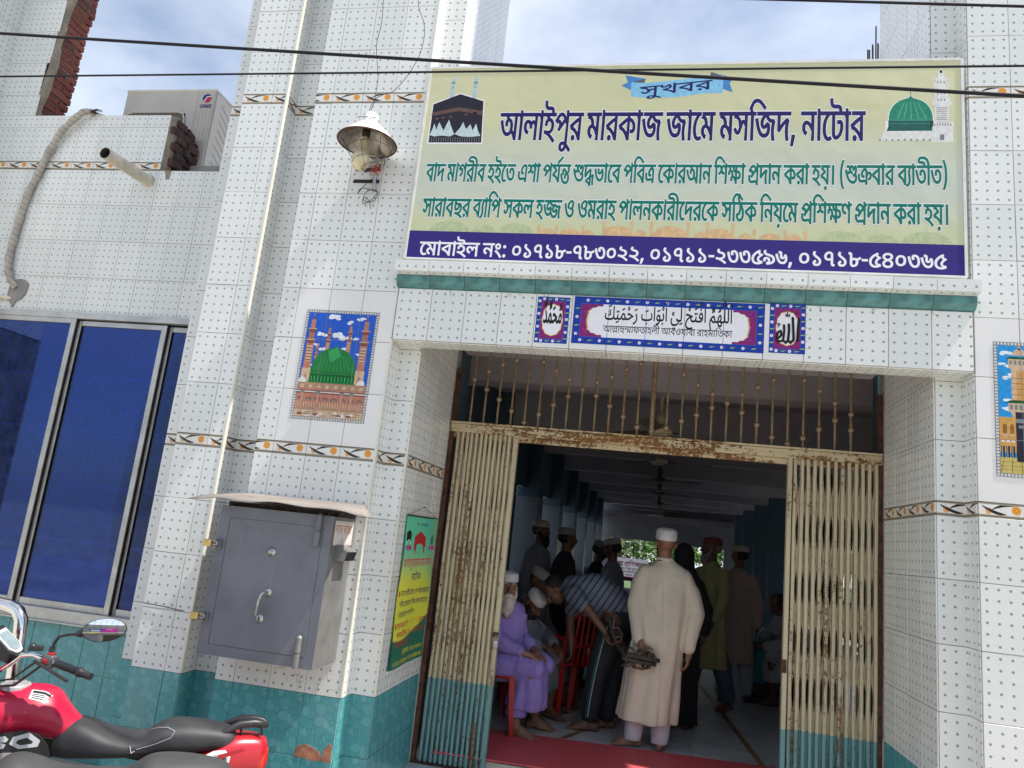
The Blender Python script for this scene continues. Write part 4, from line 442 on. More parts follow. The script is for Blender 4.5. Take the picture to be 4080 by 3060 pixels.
class MB:
    """mesh builder collecting verts, faces, uvs and material slots"""
    def __init__(s): s.v = []; s.f = []; s.mi = []; s.uv = {}; s.smooth = []
    def add(s, vs, fs, mi=0, smooth=False, uvs=None):
        b = len(s.v); s.v += [tuple(p) for p in vs]
        for k, f in enumerate(fs):
            s.f.append(tuple(b + i for i in f)); s.mi.append(mi); s.smooth.append(smooth)
            if uvs: s.uv[len(s.f) - 1] = uvs[k]
        return s
    def box(s, x0, x1, y0, y1, z0, z1, mi=0, M=None, bev=0.0):
        if bev <= 0:
            P = [(x0, y0, z0), (x1, y0, z0), (x1, y1, z0), (x0, y1, z0), (x0, y0, z1), (x1, y0, z1), (x1, y1, z1), (x0, y1, z1)]
            if M is not None: P = [M @ Vector(p) for p in P]
            return s.add(P, [(0, 3, 2, 1), (4, 5, 6, 7), (0, 1, 5, 4), (1, 2, 6, 5), (2, 3, 7, 6), (3, 0, 4, 7)], mi)
        bm = bmesh.new(); bmesh.ops.create_cube(bm, size=1)
        for v in bm.verts: v.co = Vector(((x0 + x1) / 2 + v.co.x * (x1 - x0), (y0 + y1) / 2 + v.co.y * (y1 - y0), (z0 + z1) / 2 + v.co.z * (z1 - z0)))
        bmesh.ops.bevel(bm, geom=list(bm.edges), offset=bev, segments=2, affect='EDGES', profile=0.5)
        return s.bm(bm, mi, M)
    def bm(s, bm, mi=0, M=None, smooth=False):
        bm.verts.index_update()
        s.add([(M @ v.co) if M is not None else v.co for v in bm.verts], [[v.index for v in f.verts] for f in bm.faces], mi, smooth)
        bm.free(); return s
    def tube(s, pts, r, n=10, mi=0, cap=True, smooth=True, squash=None):
        pts = [Vector(p) for p in pts]; N = len(pts)
        rs = r if isinstance(r, (list, tuple)) else [r] * N
        T = [(pts[min(i + 1, N - 1)] - pts[max(i - 1, 0)]).normalized() for i in range(N)]
        up = Vector((0, 0, 1)) if abs(T[0].z) < 0.9 else Vector((1, 0, 0))
        a = T[0].cross(up).normalized(); vs = []
        for i in range(N):
            a = (a - T[i] * a.dot(T[i])).normalized(); b = T[i].cross(a)
            for k in range(n):
                t = 2 * math.pi * k / n
                q = a * math.cos(t) + b * math.sin(t)
                if squash: q = Vector((q.x * squash[0], q.y * squash[1], q.z * squash[2]))
                vs.append(pts[i] + q * rs[i])
        fs = [(i * n + k, i * n + (k + 1) % n, (i + 1) * n + (k + 1) % n, (i + 1) * n + k) for i in range(N - 1) for k in range(n)]
        s.add(vs, fs, mi, smooth)
        if cap:
            s.add(vs[:n], [tuple(range(n))[::-1]], mi); s.add(vs[-n:], [tuple(range(n))], mi)
        return s
    def lathe(s, prof, n=24, mi=0, M=None, smooth=True):
        vs = []; N = len(prof)
        for r, z in prof:
            for k in range(n):
                t = 2 * math.pi * k / n; p = Vector((r * math.cos(t), r * math.sin(t), z))
                vs.append(M @ p if M is not None else p)
        fs = [(i * n + k, i * n + (k + 1) % n, (i + 1) * n + (k + 1) % n, (i + 1) * n + k) for i in range(N - 1) for k in range(n)]
        return s.add(vs, fs, mi, smooth)
    def sphere(s, c, r, mi=0, n=12, sc=(1, 1, 1), M=None):
        prof = [(max(1e-4, math.sin(math.pi * i / n)), -math.cos(math.pi * i / n)) for i in range(n + 1)]
        MM = Matrix.Translation(Vector(c)) @ (M.to_4x4() if M is not None else Matrix()) @ Matrix.Diagonal((r * sc[0], r * sc[1], r * sc[2], 1))
        return s.lathe(prof, n * 2, mi, MM)
    def prism(s, poly, z0, z1, M=None, mi=0, smooth=False):
        """poly: 2D outline (x,y) extruded z0..z1 then transformed by M"""
        n = len(poly); vs = [Vector((x, y, z0)) for x, y in poly] + [Vector((x, y, z1)) for x, y in poly]
        if M is not None: vs = [M @ v for v in vs]
        fs = [(i, (i + 1) % n, n + (i + 1) % n, n + i) for i in range(n)]
        fs += [tuple(range(n))[::-1], tuple(range(n, 2 * n))]
        return s.add(vs, fs, mi, smooth)
    def build(s, name, mats, parent=None, loc=None, kind=None, smooth_angle=None):
        me = bpy.data.meshes.new(name); me.from_pydata(s.v, [], s.f)
        for m in (mats if isinstance(mats, (list, tuple)) else [mats]): me.materials.append(m if not isinstance(m, str) else MT[m])
        me.polygons.foreach_set('material_index', s.mi)
        me.polygons.foreach_set('use_smooth', s.smooth)
        if s.uv:
            ul = me.uv_layers.new(name='UVMap')
            for p in me.polygons:
                if p.index in s.uv:
                    for li, q in zip(p.loop_indices, s.uv[p.index]): ul.data[li].uv = q
        me.update()
        o = bpy.data.objects.new(name, me); link(o, parent)
        if loc is not None: o.location = loc
        if kind: o['kind'] = kind
        return o

# vertical/oblique plane frames: columns = u, v, normal
def frame(origin, u, v):
    u = Vector(u).normalized(); v = Vector(v).normalized(); n = u.cross(v)
    return Matrix(((u.x, v.x, n.x, origin[0]), (u.y, v.y, n.y, origin[1]), (u.z, v.z, n.z, origin[2]), (0, 0, 0, 1)))
def front(y, x=0, z=0): return frame((x, y, z), (1, 0, 0), (0, 0, 1))          # faces -Y
def faceR(x, y=0, z=0): return frame((x, y, z), (0, 1, 0), (0, 0, 1))          # faces +X, u runs +Y
def faceL(x, y=0, z=0): return frame((x, y, z), (0, -1, 0), (0, 0, 1))         # faces -X, u runs -Y

TILE_T = 0.006
_tc = {}
def tile_mesh(w, h, ou, ov, mat, bev=0.0011, rnd=0.0):
    k = (round(w, 3), round(h, 3), round(ou, 3), round(ov, 3), mat)
    if k in _tc: return _tc[k]
    t = TILE_T; b = bev
    vs = [(0, 0, 0), (w, 0, 0), (w, h, 0), (0, h, 0), (0, 0, t - b), (w, 0, t - b), (w, h, t - b), (0, h, t - b), (b, b, t), (w - b, b, t), (w - b, h - b, t), (b, h - b, t)]
    fs = [(8, 9, 10, 11), (4, 5, 9, 8), (5, 6, 10, 9), (6, 7, 11, 10), (7, 4, 8, 11), (0, 1, 5, 4), (1, 2, 6, 5), (2, 3, 7, 6), (3, 0, 4, 7)]
    m = MB(); m.add(vs, fs, 0, False, [[(vs[i][0] + ou, vs[i][1] + ov) for i in f] for f in fs])
    me = bpy.data.meshes.new('tile'); me.from_pydata(m.v, [], m.f); me.materials.append(MT[mat])
    ul = me.uv_layers.new(name='UVMap')
    for p in me.polygons:
        for li, q in zip(p.loop_indices, m.uv[p.index]): ul.data[li].uv = q
    _tc[k] = me; return me

def tiles(parent, M, ue, ve, mat='dot', gap=0.0032, name='tile', phase_u=None, phase_v=None, skip=None):
    """lay separate tiles on a plane: ue / ve are edge positions in metres (local u, v).
    mat may be a function (i, j, u0, v0) -> material key"""
    for i in range(len(ue) - 1):
        for j in range(len(ve) - 1):
            u0, u1, v0, v1 = ue[i], ue[i + 1], ve[j], ve[j + 1]
            if skip and skip((u0 + u1) / 2, (v0 + v1) / 2): continue
            mk = mat(i, j, u0, v0) if callable(mat) else mat
            if mk is None: continue
            w = u1 - u0 - gap; h = v1 - v0 - gap
            if w < 0.008 or h < 0.008: continue
            ou = 0.0; ov = 0.0
            if i == 0 and w < 0.19 and len(ue) > 2 and mk != 'teal': ou = max(0.0, 0.22 - w - gap)   # cut on the first side
            if phase_u is not None: ou = phase_u if i == 0 else 0.0
            if mk == 'band': ov = 0
            o = bpy.data.objects.new(name, tile_mesh(w, h, ou, ov, mk))
            o.parent = parent; COL.objects.link(o)
            J = Matrix.Translation((u0 + gap / 2, v0 + gap / 2, random.uniform(-0.0006, 0.0006))) @ Matrix.Rotation(random.uniform(-0.0016, 0.0016), 4, 'X') @ Matrix.Rotation(random.uniform(-0.002, 0.002), 4, 'Y')
            o.matrix_local = M @ J
# row levels of the facade (metres above the hall floor)
UZ = lambda u: 1.1 * u + 1.925
ROWS_W = [UZ(z) for z in (-1.29, -1.278, -0.976, -0.674, -0.372, -0.07, 0.0, 0.302, 0.604, 0.906, 1.208, 1.51, 1.812, 2.114, 2.184, 2.486, 2.788, 3.09, 3.392, 3.694, 3.996, 4.298)]
ROWS_W.pop(1)
BANDS = (UZ(-0.07), UZ(2.114))
TEAL = [UZ(z) for z in (-2.14, -1.898, -1.594, -1.29)]
def rows(z0, z1):
    r = [z for z in TEAL[:-1] + ROWS_W if z0 - 1e-4 <= z <= z1 + 1e-4]
    if not r or r[0] - z0 > 0.012: r = [z0] + r
    if z1 - r[-1] > 0.012: r = r + [z1]
    return r
def kmat(plainfn=None):
    def f(i, j, u0, v0):
        if v0 < 0.50 - 1e-3: return 'teal'
        if any(abs(v0 - b) < 2e-3 for b in BANDS): return 'band'
        return 'dot'
    return f
def cols(x0, x1, first=None, w=0.2222):
    e = [x0]; x = x0 + (first if first else w)
    while x < x1 - 0.012: e.append(x); x += w
    e.append(x1); return e

# ------------------------------------------------------------------ lettering
def _contour(f):
    pts = []; px = py = 0
    for i in range(0, len(f), 2):
        px += f[i]; py += f[i + 1]; pts.append((px // 2 * 4, py * 4, px & 1))
    q = []; N = len(pts)
    for i in range(N):
        a = pts[i]; b = pts[(i + 1) % N]; q.append(a)
        if not a[2] and not b[2]: q.append(((a[0] + b[0]) / 2, (a[1] + b[1]) / 2, 1))
    k = next(i for i, p in enumerate(q) if p[2]); q = q[k:] + q[:k]
    out = []; i = 0; Mq = len(q)
    while i < Mq:
        a = q[i]
        if q[(i + 1) % Mq][2]: out.append((a[0], a[1])); i += 1
        else:
            c = q[(i + 1) % Mq]; b = q[(i + 2) % Mq]; out.append((a[0], a[1]))
            for t in (1 / 3, 2 / 3): out.append(((1 - t) ** 2 * a[0] + 2 * t * (1 - t) * c[0] + t * t * b[0], (1 - t) ** 2 * a[1] + 2 * t * (1 - t) * c[1] + t * t * b[1]))
            i += 2
    r = [out[0]]
    for p in out[1:]:
        if abs(p[0] - r[-1][0]) + abs(p[1] - r[-1][1]) > 1: r.append(p)
    return r
def _grow(c, dx, dy):
    n = len(c); o = []
    for i in range(n):
        p0 = c[i - 1]; p1 = c[i]; p2 = c[(i + 1) % n]
        a = Vector((p1[0] - p0[0], p1[1] - p0[1])); b = Vector((p2[0] - p1[0], p2[1] - p1[1]))
        if a.length < 1e-6 or b.length < 1e-6: o.append(p1); continue
        a.normalize(); b.normalize(); na = Vector((-a.y, a.x)); nb = Vector((-b.y, b.x)); m = na + nb
        if m.length < 0.2: m = na
        else: m = m / max(0.45, m.length_squared / 2)
        o.append((p1[0] + m.x * dx, p1[1] + m.y * dy))
    return o
def fill(conts):
    """non-zero fill of possibly overlapping contours -> verts, tris"""
    vs = []; es = []
    for c in conts:
        b = len(vs); vs += [Vector(p) for p in c]; n = len(c)
        es += [(b + i, b + (i + 1) % n) for i in range(n)]
    V, Ed, F, *_ = delaunay_2d_cdt(vs, es, [], 0, 1e-3)
    A = [np.array(c) for c in conts]; out = []
    for f in F:
        cx = sum(V[i].x for i in f) / 3; cy = sum(V[i].y for i in f) / 3; w = 0
        for c in A:
            y0 = c[:, 1]; y1 = np.roll(y0, -1); x0 = c[:, 0]; x1 = np.roll(x0, -1)
            up = (y0 <= cy) & (y1 > cy); dn = (y0 > cy) & (y1 <= cy)
            with np.errstate(divide='ignore', invalid='ignore'): xi = x0 + (cy - y0) / (y1 - y0) * (x1 - x0)
            w += int(np.sum(up & (xi > cx))) - int(np.sum(dn & (xi > cx)))
        if w != 0: out.append(tuple(f))
    return V, out
_gc = {}
ZS = 0.14            # print layers lie a few hundredths of a millimetre apart
def glyph(g, bx, by):
    k = (g, bx, by)
    if k not in _gc:
        cs = [_contour(f) for f in GLYPHS[g]]
        # outlines run clockwise: growing outward is along -normal
        if bx or by: cs = [_grow(c, bx, by) for c in cs if len(c) > 2]
        _gc[k] = fill(cs)
    return _gc[k]
def text(mb, key, M, u0, u1, v0, sy, mi=0, bold=(0, 0), z=0.0, shear=0.0, arc=None, rise=0.0):
    """set a shaped string between u0 and u1, baseline v0, sy metres per 1000 units"""
    w, it = LINES[key]; sx = (u1 - u0) / w
    for gi, (g, x, y) in enumerate(zip(it[0::3], it[1::3], it[2::3])):
        x *= 4; y *= 4; zg = z * ZS + (gi % 4) * 0.00003
        V, F = glyph(g, bold[0], bold[1]); vs = []
        for p in V:
            X = p.x + x; Y = p.y + y; t = X / w
            uu = u0 + X * sx + Y * sy / 1000 * shear; vv = v0 + Y * sy / 1000 + rise * t + (arc(t) if arc else 0)
            vs.append(M @ Vector((uu, vv, zg)))
        mb.add(vs, F, mi)
def flat(mb, M, poly, z, mi):
    """flat print: one polygon lying on plane M at height z"""
    V, F = fill([poly]); mb.add([M @ Vector((p.x, p.y, z * ZS)) for p in V], F, mi)
def disc(mb, M, cx, cy, rx, ry, z, mi, n=20, a0=0.0, a1=2 * math.pi):
    full = abs(a1 - a0) > 6.2
    ps = [(cx + rx * math.cos(a0 + (a1 - a0) * k / (n if full else n - 1)), cy + ry * math.sin(a0 + (a1 - a0) * k / (n if full else n - 1))) for k in range(n)]
    mb.add([M @ Vector((x, y, z * ZS)) for x, y in ps], [tuple(range(n))], mi)
def rect(mb, M, x0, x1, y0, y1, z, mi):
    z *= ZS; mb.add([M @ Vector(p) for p in ((x0, y0, z), (x1, y0, z), (x1, y1, z), (x0, y1, z))], [(0, 1, 2, 3)], mi)
def latin(s, size, name='lettering'):
    cu = bpy.data.curves.new(name, 'FONT'); cu.body = s; cu.size = size; cu.offset = size * 0.018; cu.shear = 0.15
    o = bpy.data.objects.new(name, cu); COL.objects.link(o)
    dg = bpy.context.evaluated_depsgraph_get(); me = bpy.data.meshes.new_from_object(o.evaluated_get(dg))
    r = ([v.co.copy() for v in me.vertices], [tuple(p.vertices) for p in me.polygons])
    bpy.data.objects.remove(o); bpy.data.meshes.remove(me); return r
def ink(name, c, rough=0.35, var=0.04):
    MT[name] = simple(name, c, .5, 0, .03 if name in ('navy', 'emerald', 'printwhite', 'inkblack', 'bluestrip', 'framegrey') else .12, 45, spec=.2); return MT[name]
for _n, _c in dict(navy=(0.016, 0.012, 0.11), emerald=(0.0, 0.165, 0.12), printwhite=(0.78, 0.78, 0.82), bluestrip=(0.035, 0.022, 0.185), ribbonblue=(0.22, 0.50, 0.72), ribbondark=(0.06, 0.22, 0.50),
                   ribbonshade=(0.10, 0.11, 0.13), silh=(0.62, 0.42, 0.23), silh2=(0.44, 0.50, 0.30), clothblack=(0.022, 0.02, 0.032), goldband=(0.12, 0.07, 0.06), drape=(0.48, 0.60, 0.60), towerblue=(0.38, 0.54, 0.60),
                   domegreen=(0.015, 0.22, 0.13), domedark=(0.01, 0.10, 0.085), domelight=(0.10, 0.38, 0.25), stonewhite=(0.68, 0.68, 0.66), stonegrey=(0.18, 0.19, 0.20), pblue=(0.02, 0.10, 0.52), pblue2=(0.02, 0.27, 0.62), cloud=(0.72, 0.76, 0.82),
                   pinkstone=(0.44, 0.19, 0.13), pinkdark=(0.22, 0.075, 0.055), pgreen=(0.015, 0.19, 0.045), pgreen2=(0.04, 0.33, 0.09), pgreen3=(0.005, 0.085, 0.02), sand=(0.55, 0.40, 0.27), sand2=(0.38, 0.24, 0.15), ochre=(0.56, 0.30, 0.08), ochre2=(0.26, 0.12, 0.035),
                   kaabablk=(0.018, 0.02, 0.035), yellowfloor=(0.50, 0.42, 0.13), framegrey=(0.20, 0.21, 0.22), framewhite=(0.60, 0.61, 0.60), plqblue=(0.010, 0.045, 0.33), plqpink=(0.22, 0.02, 0.15), plqgold=(0.62, 0.42, 0.08), leafgreen=(0.32, 0.52, 0.10), inkblack=(0.012, 0.012, 0.014),
                   bred=(0.55, 0.02, 0.03), byel=(0.70, 0.62, 0.04), labelpink=(0.60, 0.25, 0.18), geeblue=(0.02, 0.03, 0.20), geered=(0.55, 0.03, 0.08), signblue=(0.015, 0.10, 0.28), magenta=(0.50, 0.03, 0.30)).items():
    ink(_n, _c)

# ================================================================== SETTING
# street, hall floor
mb = MB(); mb.box(-60, 60, -60, 1.10, -0.50, -0.42, 0)
tag(mb.build('street_ground', 'road'), None, None, None, 'structure')
mb = MB(); mb.box(-60, 60, 24.0, 90, -0.60, -0.45, 0)
MT['grassground'] = simple('rough_grass_ground', (0.07, 0.11, 0.035), 0.95, 0, 0.4, 0.6)
tag(mb.build('far_ground', 'grassground'), None, None, None, 'structure')

SK = 0.022                                                # the hall runs back slightly askew
def m_floor():
    b = MatB('pale_marble_floor_tile')
    c = b.mix(b.noise(2.2, 6, 0.65, 'World', dist=1.5).sstep(0.35, 0.75), (0.56, 0.59, 0.60), (0.42, 0.455, 0.475))
    b.col(c).set(Roughness=0.16); return b.m
MT['floor'] = m_floor()
MT['floorstrip'] = simple('brown_floor_strip', (0.24, 0.13, 0.06), 0.3, 0, 0.15, 5)
fl = MB(); fl.box(-0.4, 9.0, 1.115, 23.0, -0.40, -0.011, 0)
hall_floor = fl.build('hall_floor', 'grout2'); tag(hall_floor, None, None, None, 'structure')
MF = Matrix.Identity(4)
for i in range(9):
    for j in range(11):
        x0 = -0.33 + i * 0.604; y0 = 1.14 + j * 0.604
        o = bpy.data.objects.new('tile', None)
        k = ('floor',)
        if k not in _tc:
            m = MB(); m.box(0, 0.6, 0, 0.6, 0.0, 0.0105, 0, None); me = bpy.data.meshes.new('tile'); me.from_pydata(m.v, [], m.f); me.materials.append(MT['floor']); _tc[k] = me
        o = bpy.data.objects.new('tile', _tc[k]); o.parent = hall_floor; COL.objects.link(o)
        o.location = (x0, y0, -0.0105 + random.uniform(-0.0003, 0.0003))
mb = MB(); mb.box(-0.4, 9.0, 7.80, 23.0, -0.0105, -0.0004, 0)
mb.build('far_tiles', 'floor', hall_floor, kind='stuff')
mb = MB(); mb.box(0, 0.075, 0, 0.0012, 0, 1)
# two narrow brown inlay strips in the floor
for (xa, ya, xb, yb) in ((1.10, 1.98, 1.28, 2.45), (2.62, 1.95, 2.30, 6.6)):
    d = Vector((xb - xa, yb - ya, 0)); n = Vector((-d.y, d.x, 0)).normalized() * 0.024
    m = MB(); m.add([Vector((xa, ya, .0022)) - n, Vector((xa, ya, .0022)) + n, Vector((xb, yb, .0022)) + n, Vector((xb, yb, .0022)) - n], [(0, 3, 2, 1)])
    m.build('inlay_strip', 'floorstrip', hall_floor)
# threshold step in white marble under the gate
mb = MB(); mb.box(0.14, 3.17, 0.93, 1.06, -0.125, -0.078, 0, None, 0.006); mb.box(0.14, 3.17, 0.96, 1.02, -0.41, -0.126, 0)
st = mb.build('door_step', 'floor'); tag(st, 'white marble threshold step running under the folding gate', 'step')

# ================================================================== TILED FACADE
def core(parent, bx, mat='grout', name='masonry_core'):
    m = MB()
    for b in bx: m.box(*b)
    return m.build(name, mat, parent)
ZT = ROWS_W[-1]
T = TILE_T
# --- window wall (recessed plane y = .968)
WY = 0.968
ww = thing('window_wall', 'white dotted tile wall with broken upper edge around the big blue window', 'wall', (-3.0, WY, 0), kind='thing')
def rel(o): return Matrix.Translation(-Vector(o.location))
ZWT = UZ(2.597)           # parapet top
ZLOW = UZ(2.112)
XJ = -2.675               # broken parapet end
XB = -4.05                # broken upper wall edge
core(ww, [(-1.49, 3.0, 0, 0, 0, 0)] if False else [
    (-5.6 + 3, XJ + 3 - 0.03, 0.0, 0.24, ZLOW, ZWT - 0.004),
    (-5.6 + 3, -1.40 + 3, 0.0, 0.24, UZ(0.93), ZLOW),
    (-5.6 + 3, -1.40 + 3, 0.0, 0.24, -0.42, UZ(-1.29)),
    (-5.6 + 3, -4.16 + 3, 0.0, 0.20, ZWT - 0.004, ZT)])
ue = [-2.675 - 0.2222 * k for k in range(0, 14)][::-1]
ue2 = [-2.675 + 0.2222 * k for k in range(0, 6)]; ue2[-1] = min(ue2[-1], -1.45)
allu = ue + ue2[1:]
Mw = rel(ww) @ front(WY)
tiles(ww, Mw, allu, rows(UZ(0.918), UZ(1.812)), kmat())
lowtop = rows(UZ(1.812), UZ(2.112))
tiles(ww, Mw, allu, lowtop, kmat())
tiles(ww, Mw, ue, rows(UZ(2.114), ZWT), kmat())
tiles(ww, Mw, allu, [-0.42] + TEAL[1:], kmat())
# upper part left of the jagged break
jag = {0: -4.072, 1: -4.088, 2: -4.062, 3: -4.045, 4: -4.05}
zz = rows(ZWT, ZT)
for j in range(len(zz) - 1):
    xe = jag.get(j, -4.05)
    uu = [x for x in ue if x < xe - 0.03] + [xe]
    tiles(ww, Mw, uu, [zz[j], zz[j + 1]], kmat())
# the mortar rim and the brick ends of the upper break (faces right)
rng = random.Random(3)
def jx(z): return -4.072 + 0.020 * math.sin(z * 7.3 + .6) + 0.006 * math.sin(z * 19) + 0.03 * max(0, min(1, (z - 5.4) / .3))
n = 30; vs = []; fs = []
for i in range(n + 1):
    z = ZWT + (ZT - ZWT) * i / n; x = jx(z)
    xi = x - 0.05 + rng.uniform(-.01, .01)
    vs += [(x + 3 - .012, -0.004, z), (x + 3 + 0.012 + rng.uniform(-.006, .006), 0.02, z), (x + 3 + 0.022 + rng.uniform(-.008, .008), 0.06, z), (xi + 3 + 0.03, 0.085, z)]
for i in range(n):
    for k in range(3): fs.append((4 * i + k, 4 * i + k + 1, 4 * i + k + 5, 4 * i + k + 4))
MB().add(vs, fs).build('mortar_edge', 'mortar', ww)
bm_cache = {}
def brick_mesh(l, w, h, seed):
    rr = random.Random(seed); bm = bmesh.new(); bmesh.ops.create_cube(bm, size=1)
    for v in bm.verts: v.co = Vector((v.co.x * l, v.co.y * w, v.co.z * h))
    bmesh.ops.bevel(bm, geom=list(bm.edges), offset=0.007, segments=1, affect='EDGES')
    for v in bm.verts: v.co += Vector([rr.uniform(-.003, .003) for _ in range(3)])
    me = bpy.data.meshes.new('brick'); bm.to_mesh(me); bm.free(); me.materials.append(MT['brick']); return me
BR = [brick_mesh(0.12, 0.118, 0.062, s) for s in range(4)]; BRL = [brick_mesh(0.12, 0.235, 0.062, 10 + s) for s in range(3)]
z = ZWT + 0.034; j = 0
while z < ZT - 0.02:
    x = jx(z) - 0.045
    lst = [(0.125, BR), (0.248, BR)] if j % 2 else [(0.19, BRL)]
    for y, ms in lst:
        o = bpy.data.objects.new('brick', rng.choice(ms)); o.parent = ww; COL.objects.link(o)
        o.location = (x + 3 + rng.uniform(-0.004, 0.004), y + rng.uniform(-.003, .003), z); o.rotation_euler = (rng.uniform(-.03, .03), rng.uniform(-.03, .03), rng.uniform(-.05, .05))
    z += 0.072; j += 1
m = MB(); z = ZWT
while z < ZT: m.box(-1.30, jx(z + .034) + 3 + 0.004, 0.066, 0.245, z, z + 0.0719); z += 0.072
m.build('mortar_bed', 'mortar', ww)
# broken parapet end: dark sooty bricks tumbling back, with the mortar rim
n = 9; vs = []; fs = []
for i in range(n + 1):
    z = ZLOW + 0.004 + (ZWT - ZLOW - .006) * i / n
    vs += [(XJ + 3 - 0.006, -0.003, z), (XJ + 3 + 0.03 + rng.uniform(-.008, .01), 0.03, z), (XJ + 3 + 0.035 + rng.uniform(-.01, .012), 0.075, z), (XJ + 3 - 0.01, 0.11, z)]
for i in range(n):
    for k in range(3): fs.append((4 * i + k, 4 * i + k + 1, 4 * i + k + 5, 4 * i + k + 4))
MB().add(vs, fs).build('mortar_edge', 'mortar', ww)
BD = []
for s in range(4):
    me = brick_mesh(0.13, 0.12, 0.07, 40 + s); me.materials.clear(); me.materials.append(MT['brickdark']); BD.append(me)
z = ZLOW + 0.036; j = 0
while z < ZWT - 0.03:
    fr = (z - ZLOW) / (ZWT - ZLOW)
    for y in ((0.10, 0.21, 0.31) if j % 2 else (0.14, 0.27)):
        bulge = 0.035 * math.sin(min(1, fr * 1.1) * math.pi)
        o = bpy.data.objects.new('brick', rng.choice(BD)); o.parent = ww; COL.objects.link(o)
        o.location = (XJ + 3 - 0.015 + bulge + rng.uniform(-.02, .02), y - 0.03 * fr, z); o.rotation_euler = (rng.uniform(-.12, .12), rng.uniform(-.12, .12), rng.uniform(-.25, .25))
    z += 0.074; j += 1
core(ww, [(XJ + 3 - 0.12, XJ + 3 - 0.04, 0.02, 0.34, ZLOW, ZWT - .01)], 'brickdark', 'mortar_bed')
# chipped gap below the break
m = MB(); m.prism([(-2.600, 4.175), (-2.565, 4.165), (-2.558, 4.248), (-2.63, 4.252), (-2.61, 4.215)], 0.0, 0.0085, Mw); m.build('chipped_patch', 'mortar', ww)
# coping of the low part
m = MB(); m.box(XJ + 3, -1.42 + 3, 0.0, 0.24, ZLOW, ZLOW + 0.006); m.build('coping', 'mortar', ww)

# --- side return at the far left (faces +X)
lp = thing('corner_pier', 'dotted tile pier face receding at the far left above the window', 'pillar', (-4.49, 0, 0), kind='thing')
tiles(lp, rel(lp) @ faceR(-4.49), [0.968 - 0.2222 * k for k in range(6)][::-1], rows(UZ(0.9), ZT), kmat())
core(lp, [(-0.35, 0.0, -0.15, 0.96, -0.42, ZT)])

# --- narrow tower left of the entrance (1.5 tiles wide)
XP0, XP1 = -1.339, -1.010
tw = thing('narrow_pilaster', 'narrow dotted tile pilaster between the blue window and the donation box', 'pillar', (XP0, 0, 0), kind='thing')
tiles(tw, rel(tw) @ front(0), [XP0, XP0 + 0.2222, XP1], rows(-0.42, ZT), kmat(), phase_u=0.0)
tiles(tw, rel(tw) @ faceR(XP1), [0.0, 0.148], rows(-0.42, ZT), kmat(), phase_u=0.0)
tiles(tw, rel(tw) @ front(0.148), [-1.518, XP0 + 0.12], rows(-0.42, ZT), kmat(), phase_u=0.0)
core(tw, [(0.0, XP1 - XP0 - 0.001, 0.0, 1.2, -0.42, 12), (-0.179, 0.0, 0.149, 1.2, -0.42, 12)])
# pale tile trim along the sunlit outer corner
def corner_trim(parent, x, y, z0, z1, w=0.020):
    m = MB(); m.box(x - 0.0065 - parent.location.x, x + 0.0088 - parent.location.x, y - 0.0088 - parent.location.y, y + w - parent.location.y, z0, z1, 0, None, 0.003)
    m.build('corner_trim', 'trimglaze', parent)
MT['trimglaze'] = simple('cream_glazed_trim', (0.72, 0.70, 0.62), 0.25, 0, 0.05, 2)
corner_trim(tw, XP1, 0, 0.51, ZT)
# --- main panel with the lamp and picture
mp = thing('main_pilaster', 'wide dotted tile pilaster carrying the caged lamp and green dome picture', 'pillar', (-0.786, 0, 0), kind='thing')
XM0, XM1 = -0.786, 0.0
mcols = [XM0, XM0 + 0.120, XM0 + 0.342, XM0 + 0.564, XM1]
def mmat(i, j, u0, v0):
    k = kmat()(i, j, u0, v0)
    if k == 'dot' and i >= 1 and UZ(0.0) - 0.01 < v0 < UZ(0.80): return 'plain'
    return k
tiles(mp, rel(mp) @ front(0), mcols, rows(-0.42, ZT), mmat)
tiles(mp, rel(mp) @ faceR(0.0), [0.0, 0.148], rows(-0.42, ZT), kmat(), phase_u=0.0)
tiles(mp, rel(mp) @ front(0.148), [XP1, XM0 + 0.05], rows(-0.42, ZT), kmat(), phase_u=0.0)
tiles(mp, rel(mp) @ front(0.148), [0.0, 0.146], rows(-0.42, ZT), kmat(), phase_u=0.0)
# inner jamb and tower side
tiles(mp, rel(mp) @ faceR(0.146), [0.148 + .2185 * k for k in range(5)][:-1] + [1.02], rows(-0.42, UZ(0.9)), kmat(), phase_u=0.0)
tiles(mp, rel(mp) @ faceR(0.146), [0.148 + .2222 * k for k in range(5)] + [1.30], [z for z in rows(UZ(1.81), ZT)], kmat(), phase_u=0.0)
core(mp, [(0.0, 0.785, 0.0, 0.2, -0.42, 12), (-0.223, 0.0, 0.149, 0.3, -0.42, 12), (0.75, 0.931, 0.149, 1.30, -0.42, 12)])
corner_trim(mp, 0.0, 0, 0.51, ZT)
corner_trim(mp, 0.146, 0.148, 0.51, UZ(0.6), 0.018)
# broken teal tile corner under the box
MT['raw'] = simple('exposed_terracotta_render', (0.36, 0.16, 0.10), 0.95, 0, 0.35, 18, 0.6, 60)
m = MB(); Mm = rel(mp) @ front(0)
m.prism([(-0.225, 0.175), (-0.215, 0.225), (-0.17, 0.245), (-0.12, 0.232), (-0.075, 0.212), (-0.062, 0.175), (-0.10, 0.163), (-0.15, 0.17)], 0.0, 0.0085, Mm)
m.prism([(-0.062, 0.175), (-0.055, 0.225), (-0.025, 0.268), (-0.008, 0.25), (-0.006, 0.172), (-0.04, 0.165)], 0.0, 0.0090, Mm)
m.build('broken_tile_patch', 'raw', mp)
